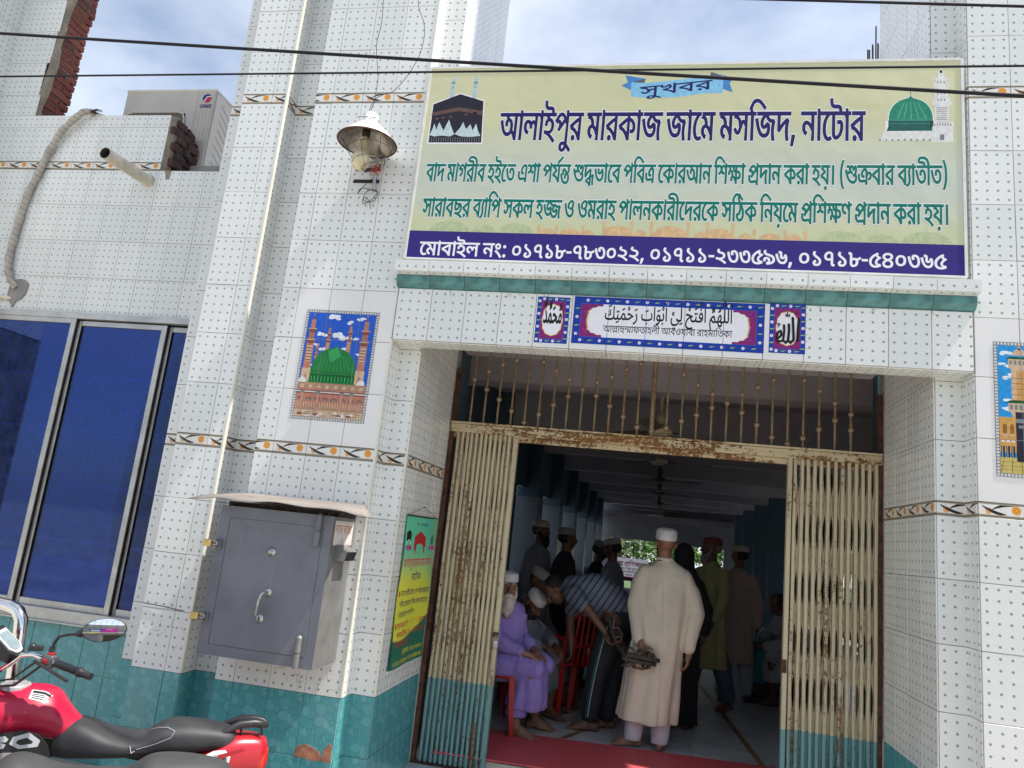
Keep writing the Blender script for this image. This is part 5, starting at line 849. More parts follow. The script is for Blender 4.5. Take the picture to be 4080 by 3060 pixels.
# cracked white row under the box, hairline dirt
m = MB()
MT['crackdirt'] = simple('dark_crack_dirt', (0.06, 0.045, 0.035), 0.9)
def squig(m, M, x, y, ang, L, w, rr, z=0.0075):
    pts = [(x, y)]; a = ang
    for _ in range(7):
        a += rr.uniform(-.7, .7); x += math.cos(a) * L / 7; y += math.sin(a) * L / 7; pts.append((x, y))
    for i in range(7):
        p, q = Vector(pts[i]), Vector(pts[i + 1]); d = q - p; nn = Vector((-d.y, d.x)).normalized() * w * (1 - i / 9)
        m.add([M @ Vector((c.x, c.y, z)) for c in (p - nn, q - nn * .8, q + nn * .8, p + nn)], [(0, 1, 2, 3)])
rr = random.Random(9)
for _ in range(16): squig(m, Mm, rr.uniform(-0.55, -0.05), rr.uniform(0.54, 0.66), rr.uniform(0, 6.28), rr.uniform(0.02, 0.09), 0.0009, rr)
m.build('crack_marks', 'crackdirt', mp)
m = MB(); Mt = rel(tw) @ front(0)
for _ in range(14): squig(m, Mt, rr.uniform(-1.3, -1.03), rr.uniform(0.62, 1.25), rr.uniform(0, 6.28), rr.uniform(0.02, 0.08), 0.0009, rr)
m.build('crack_marks', 'crackdirt', tw)

# --- right hand tower
rt = thing('entrance_side_pier', 'dotted tile pier on the far side of the doorway with yellow minaret picture', 'pillar', (3.15, 0, 0), kind='thing')
XR = 3.300
def rmat(i, j, u0, v0):
    k = kmat()(i, j, u0, v0)
    if k == 'dot' and UZ(0.0) - 0.01 < v0 < UZ(0.80): return 'plain'
    return k
tiles(rt, rel(rt) @ front(0), [XR, XR + 0.2222, XR + 0.4444, XR + 0.6666, XR + 0.889], rows(-0.42, ZT), rmat)
tiles(rt, rel(rt) @ faceL(XR), [-0.148, 0.0], rows(-0.42, ZT), kmat(), phase_u=0.0)
tiles(rt, rel(rt) @ front(0.148), [3.154, XR], rows(-0.42, ZT), kmat(), phase_u=0.0)
tiles(rt, rel(rt) @ faceL(3.154), [-1.02] + [-0.148 - .2185 * k for k in range(0, 4)][::-1], rows(-0.42, UZ(0.9)), kmat(), phase_u=0.0)
tiles(rt, rel(rt) @ faceL(3.154), [-0.148 - .2 * k for k in range(0, 6)][::-1], rows(UZ(1.81), ZT), kmat(), phase_u=0.0)
core(rt, [(0.15, 1.04, 0.0, 0.2, -0.42, 12), (0.005, 0.16, 0.149, 1.14, -0.42, 12)])

# --- lintel beam over the doorway
ly = -0.013
lb = thing('entrance_lintel', 'tiled beam over the doorway with teal rounded moulding and white ledge', 'beam', (1.65, 0, 2.6), kind='thing')
ZB0, ZB1 = 2.612, 2.945
bc = [0.010 + 0.2196 * k for k in range(15)] + [3.290]
def lmat(i, j, u0, v0): return 'plain' if 4 <= i <= 10 else 'dot'
tiles(lb, rel(lb) @ front(ly), bc, [ZB0, ZB1], lmat, phase_u=0.0)
# soffit tiles (face down)
Msf = rel(lb) @ frame((0, 0.148, ZB0), (1, 0, 0), (0, -1, 0))
tiles(lb, Msf, bc, [0.0, 0.158], 'dot', phase_u=0.0)
core(lb, [(0.003 - 1.65, 3.297 - 1.65, ly + 0.0005, 0.149, ZB0 - 2.6 + 0.001, 0.52)])
m = MB(); m.box(0.16 - 1.65, 3.14 - 1.65, 0.16, 1.30, 0.26, 0.44); m.box(0.16 - 1.65, 3.14 - 1.65, 1.29, 1.40, 0.30, 0.60); m.build('porch_ceiling', 'hallceil', lb)
# ledge and moulding, one piece per tile width
mo = []; 
prof = [(0.0, 2.948), (-0.014, 2.948), (-0.030, 2.955), (-0.044, 2.968), (-0.053, 2.985), (-0.056, 3.003), (-0.056, 3.020), (0.0, 3.020)]
bev_cache = {}; MT['dullteal'] = simple('dull_teal_glaze', (0.075, 0.215, 0.215), .3, 0, .3, 14)
def strip_piece(prof, w, mat, nm):
    k = (nm, round(w, 4))
    if k not in bev_cache:
        m = MB(); n = len(prof); g = 0.0013
        vs = [(g, y, z) for y, z in prof] + [(w - g, y, z) for y, z in prof]
        fs = [(i, (i + 1) % n, n + (i + 1) % n, n + i) for i in range(n)]
        acc = [0.0]
        for i in range(n): acc.append(acc[-1] + (Vector(prof[i]) - Vector(prof[(i + 1) % n])).length)
        uvs = [[(0, acc[i]), (0, acc[i + 1]), (w, acc[i + 1]), (w, acc[i])] for i in range(n)]
        m.add(vs, fs, 0, False, uvs)
        m.add(vs[:n], [tuple(range(n))[::-1]], 0, False, [[(p[0], p[1]) for p in prof[::-1]]])
        m.add(vs[n:], [tuple(range(n))], 0, False, [[(p[0], p[1]) for p in prof]])
        me = bpy.data.meshes.new(nm); me.from_pydata(m.v, [], m.f); me.materials.append(MT[mat])
        ul = me.uv_layers.new(name='UVMap')
        for p in me.polygons:
            if p.index in m.uv:
                for li, q in zip(p.loop_indices, m.uv[p.index]): ul.data[li].uv = q
        bev_cache[k] = me
    return bev_cache[k]
led = [(0.0, 3.023), (-0.060, 3.023), (-0.110, 3.030), (-0.112, 3.098), (-0.030, 3.100), (0.0, 3.100)]
ec = [-0.004 + 0.2205 * k for k in range(15)] + [3.302]
for i in range(15):
    w = ec[i + 1] - ec[i]
    for pf, mt, nm in ((prof, 'dullteal', 'moulding_tile'), (led, 'dot', 'ledge_tile')):
        o = bpy.data.objects.new(nm, strip_piece(pf, w, mt, nm)); o.parent = lb; COL.objects.link(o)
        o.location = (ec[i] - 1.65, random.uniform(-.0015, .0005), -2.6 + random.uniform(-.001, .001))
# water streaks on the moulding
m = MB()
for _ in range(12):
    x = random.uniform(0.1, 3.2) - 1.65; squig(m, rel(lb) @ front(ly), x + 1.65, 2.94, -1.57, random.uniform(0.015, 0.05), 0.0016, rr)
m.build('water_stains', 'crackdirt', lb)

# ================================================================== WINDOW
def m_glass():
    b = MatB('blue_tinted_glass'); nt = b.nt
    tr = nt.nodes.new('ShaderNodeBsdfTransparent'); gl = nt.nodes.new('ShaderNodeBsdfGlossy'); gl.inputs['Roughness'].default_value = 0.04
    tr.inputs[0].default_value = (0.25, 0.37, 0.72, 1); gl.inputs[0].default_value = (0.55, 0.68, 0.90, 1)
    fr = nt.nodes.new('ShaderNodeFresnel'); fr.inputs[0].default_value = 1.62
    df = nt.nodes.new('ShaderNodeBsdfDiffuse')
    dust = b.noise(7, 7, 0.75).sstep(0.45, 0.85)
    nt.links.new(b.mix(dust, (0.010, 0.035, 0.15), (0.045, 0.09, 0.22)).v, df.inputs[0])
    m1 = nt.nodes.new('ShaderNodeMixShader'); m1.inputs[0].default_value = 0.05
    nt.links.new(tr.outputs[0], m1.inputs[1]); nt.links.new(df.outputs[0], m1.inputs[2])
    ad = nt.nodes.new('ShaderNodeMixShader')
    f2 = E(nt, fr.outputs[0]) * 0.55 + 0.01
    nt.links.new(f2.v, ad.inputs[0]); nt.links.new(m1.outputs[0], ad.inputs[1]); nt.links.new(gl.outputs[0], ad.inputs[2])
    nt.links.new(ad.outputs[0], nt.nodes['Material Output'].inputs[0]); return b.m
MT['glass'] = m_glass()
MT['curtain'] = simple('royal_blue_board', (0.05, 0.26, 0.98), 0.4, 0, 0.12, 2)
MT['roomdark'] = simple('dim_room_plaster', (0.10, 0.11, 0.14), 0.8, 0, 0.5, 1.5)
win = thing('sliding_window', 'large blue tinted sliding window with aluminium frame and patterned grille', 'window', (-2.6, 0.93, 0.5))
wl = lambda x: x + 2.6
def wb(name, boxes, mat, parent=win, bev=0.003):
    m = MB()
    for b in boxes: m.box(wl(b[0]), wl(b[1]), b[2] - 0.93, b[3] - 0.93, b[4] - 0.5, b[5] - 0.5, 0, None, bev)
    return m.build(name, mat, parent)
wb('frame', [(-5.2, -1.42, 0.925, 0.99, 2.885, 2.932), (-5.2, -1.42, 0.92, 0.99, 0.505, 0.60), (-5.2, -1.42, 0.90, 0.99, 0.502, 0.515)], 'dull')
def sash(x0, x1, y, z0, z1):
    s = wb('sash', [(x0, x0 + 0.042, y, y + 0.026, z0, z1), (x1 - 0.048, x1, y, y + 0.026, z0, z1), (x0 + 0.042, x1 - 0.048, y + .001, y + 0.025, z1 - 0.042, z1), (x0 + 0.042, x1 - 0.048, y + .001, y + 0.025, z0, z0 + 0.05)], 'dull')
    wb('gasket', [(x0 + 0.042, x0 + 0.046, y - 0.001, y + 0.02, z0, z1), (x1, x1 + 0.006, y + 0.004, y + 0.03, z0, z1)], 'iron', win, 0)
    m = MB(); m.box(wl(x0 + 0.04), wl(x1 - 0.04), y + 0.010 - 0.93, y + 0.016 - 0.93, z0 + .03 - 0.5, z1 - 0.5 - .03)
    m.build('pane', 'glass', s)
sash(-4.02, -3.118, 0.928, 0.60, 2.885)
sash(-3.125, -2.288, 0.956, 0.60, 2.875)
sash(-2.30, -1.46, 0.985, 0.60, 2.872)
sash(-4.95, -4.03, 0.956, 0.60, 2.885)
# patterned iron grille behind the glass: rows of pointed arches
g = MB(); gy = 0.10
def gbar(a, b, r=0.0085): g.tube([(wl(a[0]), gy, a[1] - 0.5), (wl(b[0]), gy, b[1] - 0.5)], r, 4, 0, False, False)
pw = 0.235
zr = 0.66
while zr < 2.6:
    H = 0.44; x = -4.9
    gbar((-4.95, zr), (-1.45, zr)); 
    while x < -1.5:
        c = x + pw / 2
        for d in (-0.052, 0.052): gbar((c + d, zr), (c + d, zr + 0.22))
        gbar((c - 0.052, zr + 0.22), (c, zr + 0.29)); gbar((c + 0.052, zr + 0.22), (c, zr + 0.29))
        gbar((x, zr), (x, zr + 0.30)); gbar((x, zr + 0.30), (c, zr + H)); gbar((x + pw, zr + 0.30), (c, zr + H))
        gbar((x, zr + 0.15), (c - .052, zr + 0.15)); gbar((c + .052, zr + 0.15), (x + pw, zr + 0.15))
        x += pw
    zr += H
MT['grille'] = simple('pale_grille_paint', (0.80, 0.82, 0.85), 0.5, 0, 0.1, 8)
g.build('grille', 'grille', win)
wb('curtain', [(-4.9, -1.44, 1.075, 1.085, 0.55, 0.965)], 'curtain', win, 0)
# the room behind
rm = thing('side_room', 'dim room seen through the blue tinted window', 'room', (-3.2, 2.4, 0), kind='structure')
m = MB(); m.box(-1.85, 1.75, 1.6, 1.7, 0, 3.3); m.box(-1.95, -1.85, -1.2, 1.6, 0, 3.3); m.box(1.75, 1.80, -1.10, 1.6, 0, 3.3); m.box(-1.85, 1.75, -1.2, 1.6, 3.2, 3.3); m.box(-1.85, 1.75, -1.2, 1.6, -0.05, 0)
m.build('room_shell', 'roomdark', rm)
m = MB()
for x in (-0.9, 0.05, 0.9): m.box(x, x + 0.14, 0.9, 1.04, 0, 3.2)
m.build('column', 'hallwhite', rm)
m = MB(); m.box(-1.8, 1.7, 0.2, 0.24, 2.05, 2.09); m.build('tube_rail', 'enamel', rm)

# ================================================================== FOLDING GATE
GY = 1.085
gate = thing('folding_gate', 'rusty cream collapsible steel gate with teal base, folded open to both sides', 'gate', (1.65, GY, 0))
gx = lambda x: x - 1.65
def slat_mesh(h, seed):
    m = MB(); w = 0.0105; d = 0.014
    pr = [(-w, d), (-w, -d + .004), (-w * .5, -d), (w * .5, -d), (w, -d + .004), (w, d)]
    N = 10; rr = random.Random(seed); vs = []
    for i in range(N + 1):
        z = h * i / N; ox = rr.uniform(-0.0022, 0.0022); oy = rr.uniform(-0.0015, 0.0015)
        vs += [(x + ox, y + oy, z) for x, y in pr]
    k = len(pr)
    fs = [(i * k + j, i * k + (j + 1) % k, (i + 1) * k + (j + 1) % k, (i + 1) * k + j) for i in range(N) for j in range(k)]
    m.add(vs, fs); m.add(vs[:k], [tuple(range(k))[::-1]]); m.add(vs[-k:], [tuple(range(k))])
    me = bpy.data.meshes.new('slat'); me.from_pydata(m.v, [], m.f); me.materials.append(MT['gate']); return me
SH = 2.327
SLATS = [slat_mesh(SH, s) for s in range(6)]
riv = MB()
RZ = [0.10, 0.23, 0.70, 0.80, 1.16, 1.27, 1.62, 1.72, 2.05]
for z in (0.06, 0.30, 0.60, 0.72, 1.02, 1.36, 1.45, 1.74):
    riv.sphere((0, -0.0150, z), 0.0048, 0, 4, (1, .6, 1))
rme = riv.build('rivet', 'gate'); rivet_mesh = rme.data; bpy.data.objects.remove(rme)
def leaf(x0, x1, n):
    for k in range(n):
        x = x0 + (x1 - x0) * k / (n - 1)
        for dy, dx in ((0.0, 0.0), (0.034, 0.003)):
            o = bpy.data.objects.new('slat', SLATS[random.randrange(6)]); o.parent = gate; COL.objects.link(o)
            o.location = (gx(x) + dx + random.uniform(-.001, .001), dy + random.uniform(-.001, .001), -0.063)
            o.rotation_euler = (random.uniform(-.0012, .0012), random.uniform(-.0016, .0016), 0 if dy == 0 else math.pi)
            if dy == 0:
                r = bpy.data.objects.new('rivet', rivet_mesh); r.parent = o; COL.objects.link(r); r['kind'] = 'stuff'
    m = MB(); st_ = (x1 - x0) / (n - 1)
    for k in range(n - 1):
        xa = gx(x0 + st_ * k); xb = gx(x0 + st_ * (k + 1))
        for z0, z1 in ((0.06, 0.60), (0.72, 1.02), (0.72, 0.30), (1.36, 1.74), (1.36, 1.02), (1.74, 2.10)):
            for (a, b) in (((xa, z0), (xb, z1)), ((xb, z0), (xa, z1))):
                m.tube([(a[0] + .004, 0.018, a[1]), (b[0] + .004, 0.018, b[1])], 0.0075, 4, 0, True, False, (1, 0.35, 1))
    m.build('lattice_strips', 'gate', gate, kind='stuff')
leaf(0.212, 0.640, 13)
leaf(2.602, 3.118, 13)
for nm_, mt_, a_, b_, z0_, z1_ in (('edge_bar', 'gate', .643, .668, -.062, 2.262), ('edge_bar', 'gate', 2.553, 2.580, -.062, 2.262), ('side_post', 'rust', .148, .176, -.08, 2.7), ('side_post', 'rust', 3.128, 3.152, -.08, 2.7)):
    m = MB(); m.box(gx(a_), gx(b_), -0.019, 0.030, z0_, z1_); m.build(nm_, mt_, gate)
m = MB(); m.box(gx(0.15), gx(3.15), -0.030, 0.010, 2.215, 2.275, 0, None, 0.004); m.box(gx(0.15), gx(3.15), -0.037, 0.045, 2.277, 2.292, 0, None, 0.003); m.box(gx(0.15), gx(3.15), 0.012, 0.040, 2.175, 2.270, 0, None, 0.003)
m.build('top_rail', 'gatebar', gate)
m = MB(); m.box(gx(0.15), gx(3.15), -0.012, 0.020, -0.078, -0.066); m.build('bottom_track', 'rust', gate)
# hasp and padlock on the left leaf
pk = thing('padlock', 'small steel padlock hanging on the left gate leaf beside the bearded man', 'padlock', (0.660, GY - 0.03, 0.78))
m = MB(); m.box(-0.017, 0.017, -0.009, 0.009, -0.045, 0.0, 0, None, 0.003); m.build('body', 'steel', pk)
m = MB(); m.tube([(-0.011, 0, -0.002), (-0.011, 0, 0.022), (-0.006, 0, 0.031), (0, 0, 0.034), (0.006, 0, 0.031), (0.011, 0, 0.022), (0.011, 0, -0.002)], 0.003, 8); m.build('shackle', 'steel', pk)
for q in ((.63, .672, .80, .835), (2.540, 2.575, .82, .90)): m = MB(); m.box(gx(q[0]), gx(q[1]), -0.026, -0.0195, q[2], q[3]); m.build('hasp', 'rust', gate)

# --- knobbed bars above the gate
gr = thing('transom_grille', 'row of bronze bars with round knobs above the folding gate', 'grille', (1.65, GY, 2.292))
def knob_bar(x, ks, r=0.0085):
    m = MB(); m.tube([(0, 0, 0), (0, 0, 0.60)], r, 8)
    m.build
    o = m.build('bar', 'bronze', gr, (gx(x), 0, 0))
    for z in ks:
        s_ = bpy.data.objects.new('knob', knobm); s_.parent = o; COL.objects.link(s_); s_.location = (0, 0, z)
_k = MB(); _k.sphere((0, 0, 0), 0.0205, 0, 8); _o = _k.build('knob', 'bronze'); knobm = _o.data; bpy.data.objects.remove(_o)
KB = []
nb = 27
for i in range(nb):
    x = 0.285 + i * (2.955 - 0.285) / (nb - 1)
    p = i % 7; q = (3.2 - abs(((i + 0.0) % 6.5) - 3.2)) / 3.2
    a = 0.30 + 0.12 * math.cos(i * 2 * math.pi / 7.0 + 2.2); b_ = 0.16 + 0.14 * math.cos(i * 2 * math.pi / 7.0 - 1.1)
    if i == 13: knob_bar(x, [0.04], 0.017); continue
    a = {0: .33, 1: .40, 2: .46, 3: .50, 4: .03, 5: .50, 6: .44, 7: .38, 8: .31, 9: .37, 10: .42, 11: .48, 12: .53, 14: .54, 15: .47, 16: .40, 17: .34, 18: .28, 19: .35, 20: .41, 21: .47, 22: .02, 23: .48, 24: .41, 25: .33, 26: .26}.get(i, .3)
    b2 = {1: .26, 2: .19, 3: .11, 4: None, 5: .10, 6: .18, 7: .25, 8: None, 9: .27, 10: .20, 11: .13, 12: .06, 14: .07, 15: .13, 16: .18, 17: .24, 18: None, 19: .22, 20: .14, 21: .06, 22: None, 23: .07, 24: .14, 25: .21, 26: .15}.get(i)
    knob_bar(x, [v for v in (a, b2) if v is not None])
m = MB(); m.box(gx(0.16), gx(3.14), -0.012, 0.012, 0.585, 0.605); m.build('top_rail', 'bronze', gr)

# ================================================================== SIGN BOARD
sg = thing('mosque_sign', 'wide yellow green mosque sign with Bengali lines over a purple phone number strip', 'sign', (1.64, -0.03, 3.11))
def m_board():
    b = MatB('printed_sign_vinyl'); u, v, _ = b.xyz('UV')   # u,v 0..1
    f = b.noise(2.0, 3, 0.5, 'UV') - 0.5
    mid = (v - 0.42).abs() + f * 0.1
    c = b.mix(mid.sstep(0.34, 0.02), (0.56, 0.555, 0.33), (0.52, 0.56, 0.47))
    c = b.mix(((u - 0.5).abs()).sstep(0.2, 0.5) * v.sstep(0.4, 1.0) * 0.6, c, (0.60, 0.59, 0.36))
    c = b.mix(v.sstep(0.26, 0.16) * 0.8, c, (0.52, 0.555, 0.33))
    b.col(c).set(Roughness=0.42).bump(b.noise(2.5, 3, .5, 'Object'), .35, .03); return b.m
MT['board'] = m_board()
X0, X1, Z0, Z1 = 0.033, 3.248, 3.128, 4.470
SY = -0.062
Ms = rel(sg) @ front(SY)
m = MB()
m.add([Ms @ Vector(p) for p in ((X0, Z0, 0), (X1, Z0, 0), (X1, Z1, 0), (X0, Z1, 0))], [(0, 1, 2, 3)], 0, False, [[(0, 0), (1, 0), (1, 1), (0, 1)]])
bd = m.build('printed_sheet', 'board', sg)
m = MB(); m.box(X0 - 1.64 + .001, X1 - 1.64 - .001, SY + 0.031, SY + 0.052, Z0 - 3.11 + .001, Z1 - 3.11 - .001); m.build('backing', 'iron', sg)
m = MB()
for a in ((X0 - .004, X0 + .010, Z0, Z1), (X1 - .010, X1 + .006, Z0, Z1), (X0 + .010, X1 - .010, Z1 - .010, Z1 + .006), (X0 + .010, X1 - .010, Z0 - .004, Z0 + .006)):
    m.box(a[0] - 1.64, a[1] - 1.64, SY + 0.026, SY + 0.075, a[2] - 3.11, a[3] - 3.11)
m.build('frame', 'enamel', sg)
pr = MB(); PM = ['bluestrip', 'navy', 'emerald', 'printwhite', 'ribbonblue', 'ribbondark', 'ribbonshade', 'silh', 'silh2', 'inkblack']
rect(pr, Ms, X0 + .010, X1 - .010, Z0 + .004, 3.314, 0.0010, 0)
# pale skyline of domes
def skyline(xc, w, h, mi, z=0.0006):
    disc(pr, Ms, xc, 3.314, w / 2, h * .72, z + xc * .0004, mi, 14, 0, math.pi); rect(pr, Ms, xc - .0015, xc + .0015, 3.314 + h * .74, 3.314 + h, z, mi)
for x, w, h, mi in ((0.92, .10, .05, 7), (1.057, .13, .055, 7), (1.17, .07, .045, 7), (1.345, .19, .09, 7), (1.48, .08, .055, 7), (1.65, .20, .10, 7), (1.83, .08, .055, 7), (1.935, .18, .085, 7), (2.08, .08, .05, 7), (2.22, .13, .055, 7), (2.35, .09, .05, 7),
                    (0.30, .26, .10, 8), (0.52, .16, .07, 8), (0.72, .22, .09, 8), (2.60, .24, .09, 8), (2.82, .18, .07, 8), (3.05, .26, .10, 8)):
    skyline(x, w, h, mi, 0.0004 if mi == 8 else 0.0006)
for x in (0.865, 0.975, 1.135, 1.262, 1.425, 1.543, 1.755, 1.865, 2.01, 2.13, 2.30, 2.41): rect(pr, Ms, x - .008, x + .008, 3.314, 3.314 + (0.085 if 1.2 < x < 2.05 else 0.05), 0.0018, 7); disc(pr, Ms, x, 3.314 + (0.085 if 1.2 < x < 2.05 else 0.05), .010, .014, 0.0022, 7, 10)
# ribbon
flat(pr, Ms, [(1.36, 4.244), (1.357, 4.344), (1.46, 4.338), (1.60, 4.352), (1.76, 4.372), (1.911, 4.378), (1.912, 4.262), (1.80, 4.262), (1.64, 4.238), (1.48, 4.232)], 0.0014, 4)
flat(pr, Ms, [(1.316, 4.393), (1.335, 4.345), (1.296, 4.321), (1.357, 4.288), (1.357, 4.344), (1.444, 4.367)], 0.0010, 5)
flat(pr, Ms, [(1.357, 4.344), (1.444, 4.367), (1.436, 4.338)], 0.0016, 6)
flat(pr, Ms, [(1.911, 4.378), (1.912, 4.290), (1.972, 4.266), (1.950, 4.330), (1.976, 4.364), (1.837, 4.408)], 0.0010, 5)
flat(pr, Ms, [(1.911, 4.376), (1.832, 4.376), (1.837, 4.408)], 0.0016, 6)
def haloed(key, u0, u1, v0, sy, mi, bold, halo=26, z=0.0022, **k):
    text(pr, key, Ms, u0, u1, v0, sy, 3, (bold[0] + halo, bold[1] + halo), z, **k)
    text(pr, key, Ms, u0, u1, v0, sy, mi, bold, z + 0.0006, **k)
arc = lambda t: 0.010 * t + 0.030 * t * t
text(pr, 'good', Ms, 1.415, 1.845, 4.262, 0.098, 1, (14, 12), 0.0022, 0.0, lambda t: -0.015 + 0.045 * t + 0.0 * t * t)
haloed('name', 0.548, 2.722, 3.945, 0.300, 1, (32, 10), 20)
haloed('l3', 0.100, 3.165, 3.652, 0.192, 2, (38, 14), 26, rise=0.018)
haloed('l4', 0.108, 3.166, 3.412, 0.192, 2, (38, 14), 26, rise=0.020)
text(pr, 'ph', Ms, 0.125, 3.150, 3.153, 0.138, 3, (20, 12), 0.0022, rise=0.016)
# black cube building picture, left
PM += ['clothblack', 'goldband', 'drape', 'towerblue', 'stonegrey', 'domegreen', 'domedark', 'domelight', 'stonewhite']
iK, iG, iD, iT, iS, iDG, iDD, iDL, iSW = range(10, 19)
flat(pr, Ms, [(0.075, 3.915), (0.077, 4.206), (0.257, 4.281), (0.424, 4.226), (0.443, 3.915)], 0.0012, 3)
for x in (0.200, 0.352):
    rect(pr, Ms, x - .012, x + .012, 4.24, 4.345, 0.0016, iT); rect(pr, Ms, x - .018, x + .018, 4.345, 4.362, 0.0016, iT); rect(pr, Ms, x - .012, x + .012, 4.350, 4.358, 0.0020, iS); disc(pr, Ms, x, 4.375, .013, .017, 0.0016, iT, 12); rect(pr, Ms, x - .002, x + .002, 4.385, 4.415, 0.0017, iT)
    for q in (-.006, 0, .006): rect(pr, Ms, x + q - .0015, x + q + .0015, 4.315, 4.327, 0.002, iS)
flat(pr, Ms, [(0.084, 3.925), (0.083, 4.200), (0.257, 4.273), (0.418, 4.220), (0.436, 3.925)], 0.0020, iK)
flat(pr, Ms, [(0.080, 4.115), (0.082, 4.140), (0.257, 4.178), (0.422, 4.150), (0.422, 4.120), (0.257, 4.150)], 0.0024, iG)
for x in (0.11, 0.15, 0.20, 0.30, 0.36): rect(pr, Ms, x, x + .022, 4.085 + (x - .08) * .15, 4.098 + (x - .08) * .15, 0.0024, iG)
flat(pr, Ms, [(0.084, 3.978), (0.10, 4.02), (0.108, 4.062), (0.125, 4.015), (0.140, 4.07), (0.175, 4.01), (0.203, 4.088), (0.232, 4.02), (0.252, 3.985), (0.225, 3.968), (0.17, 3.975), (0.12, 3.968)], 0.0026, iD)
flat(pr, Ms, [(0.252, 3.985), (0.285, 4.03), (0.300, 4.072), (0.325, 4.02), (0.350, 4.055), (0.37, 4.01), (0.388, 4.06), (0.405, 4.01), (0.425, 3.972), (0.36, 3.965), (0.30, 3.968)], 0.0026, iD)
for k in range(22): rect(pr, Ms, 0.086 + k * .0158, 0.090 + k * .0158, 3.930, 3.963, 0.0025, iS)
# green dome and tower picture, right
def dome(Mx, cx, cz, rx, rz, z, mi, squeeze=1.0, n=26):
    ps = []
    for k in range(n + 1):
        t = math.pi * k / n; ps.append((cx + rx * math.cos(t), cz + rz * (max(0.0, math.sin(t)) ** 0.85)))
    tip = [(cx + rx * .10, cz + rz * 1.015), (cx, cz + rz * 1.12), (cx - rx * .10, cz + rz * 1.015)]
    ps = ps[:n // 2 - 1] + tip + ps[n // 2 + 2:]
    flat(pr, Mx, ps, z, mi)
dome(Ms, 2.970, 4.07, 0.124, 0.150, 0.0012, 3); rect(pr, Ms, 2.835, 3.10, 3.99, 4.07, 0.0012, 3)
dome(Ms, 2.970, 4.075, 0.118, 0.142, 0.0018, iDG)
for q in (-.075, -.04, 0.0, .04, .08): flat(pr, Ms, [(2.970 + q, 4.085), (2.970 + q + .006, 4.085), (2.970 + q * .45 + .002, 4.19), (2.970 + q * .45 - .002, 4.19)], 0.0021, iDL)
rect(pr, Ms, 2.850, 3.090, 4.035, 4.078, 0.0020, iDD); rect(pr, Ms, 2.850, 3.090, 4.074, 4.078, 0.0023, iDL); rect(pr, Ms, 2.852, 3.088, 4.052, 4.054, 0.0023, iDL)
flat(pr, Ms, [(2.850, 4.035), (3.090, 4.035), (3.09, 4.008), (2.84, 4.006)], 0.0019, iDD); flat(pr, Ms, [(2.83, 4.006), (3.09, 4.008), (3.09, 3.95), (2.80, 3.945)], 0.0019, iSW)
rect(pr, Ms, 2.969, 2.972, 4.232, 4.262, 0.0018, iS)
for k in range(18): rect(pr, Ms, 2.785 + k * .0165, 2.793 + k * .0165, 3.945, 3.957, 0.0022, iS if k % 2 else iSW)
disc(pr, Ms, 2.853, 3.965, .024, .012, 0.0024, iSW, 12); disc(pr, Ms, 2.853, 3.98, .006, .012, 0.0025, iSW, 10)
tw_ = ((3.105, 3.164, 4.33, 4.345, 0), (3.098, 3.172, 4.292, 4.31, 0), (3.104, 3.166, 4.31, 4.33, 1), (3.105, 3.165, 4.215, 4.292, 1), (3.092, 3.182, 4.172, 4.195, 0), (3.098, 3.174, 4.195, 4.215, 1), (3.105, 3.166, 4.06, 4.172, 1), (3.074, 3.192, 4.036, 4.062, 0), (3.084, 3.186, 3.94, 4.036, 1))
for a in tw_: rect(pr, Ms, a[0] - .004, a[1] + .004, a[2] - .003, a[3] + .003, 0.0013, 3); rect(pr, Ms, a[0], a[1], a[2], a[3], 0.0020, iSW)
disc(pr, Ms, 3.134, 4.365, .019, .030, 0.0019, iSW, 16); rect(pr, Ms, 3.128, 3.141, 4.38, 4.41, 0.0019, iSW); rect(pr, Ms, 3.1335, 3.1355, 4.41, 4.43, 0.0019, iS); rect(pr, Ms, 3.130, 3.136, 4.392, 4.40, 0.0023, iS)
for x in (3.116, 3.133, 3.150):
    rect(pr, Ms, x - .003, x + .003, 4.312, 4.326, 0.0024, iS); rect(pr, Ms, x - .003, x + .003, 4.24, 4.27, 0.0024, iS); rect(pr, Ms, x - .003, x + .003, 4.197, 4.21, 0.0024, iS)
for q in range(7):
    zz_ = 4.075 + q * .0125
    for k in range(6): flat(pr, Ms, [(3.106 + k * .0098, zz_), (3.111 + k * .0098, zz_ + .005), (3.1158 + k * .0098, zz_), (3.1158 + k * .0098, zz_ + .004), (3.111 + k * .0098, zz_ + .009), (3.106 + k * .0098, zz_ + .004)], 0.0024, iS)
for k in range(8): rect(pr, Ms, 3.080 + k * .014, 3.086 + k * .014, 4.040, 4.054, 0.0024, iS)
rect(pr, Ms, 3.124, 3.146, 3.95, 3.985, 0.0024, iS)
pr.build('printing', PM, sg)

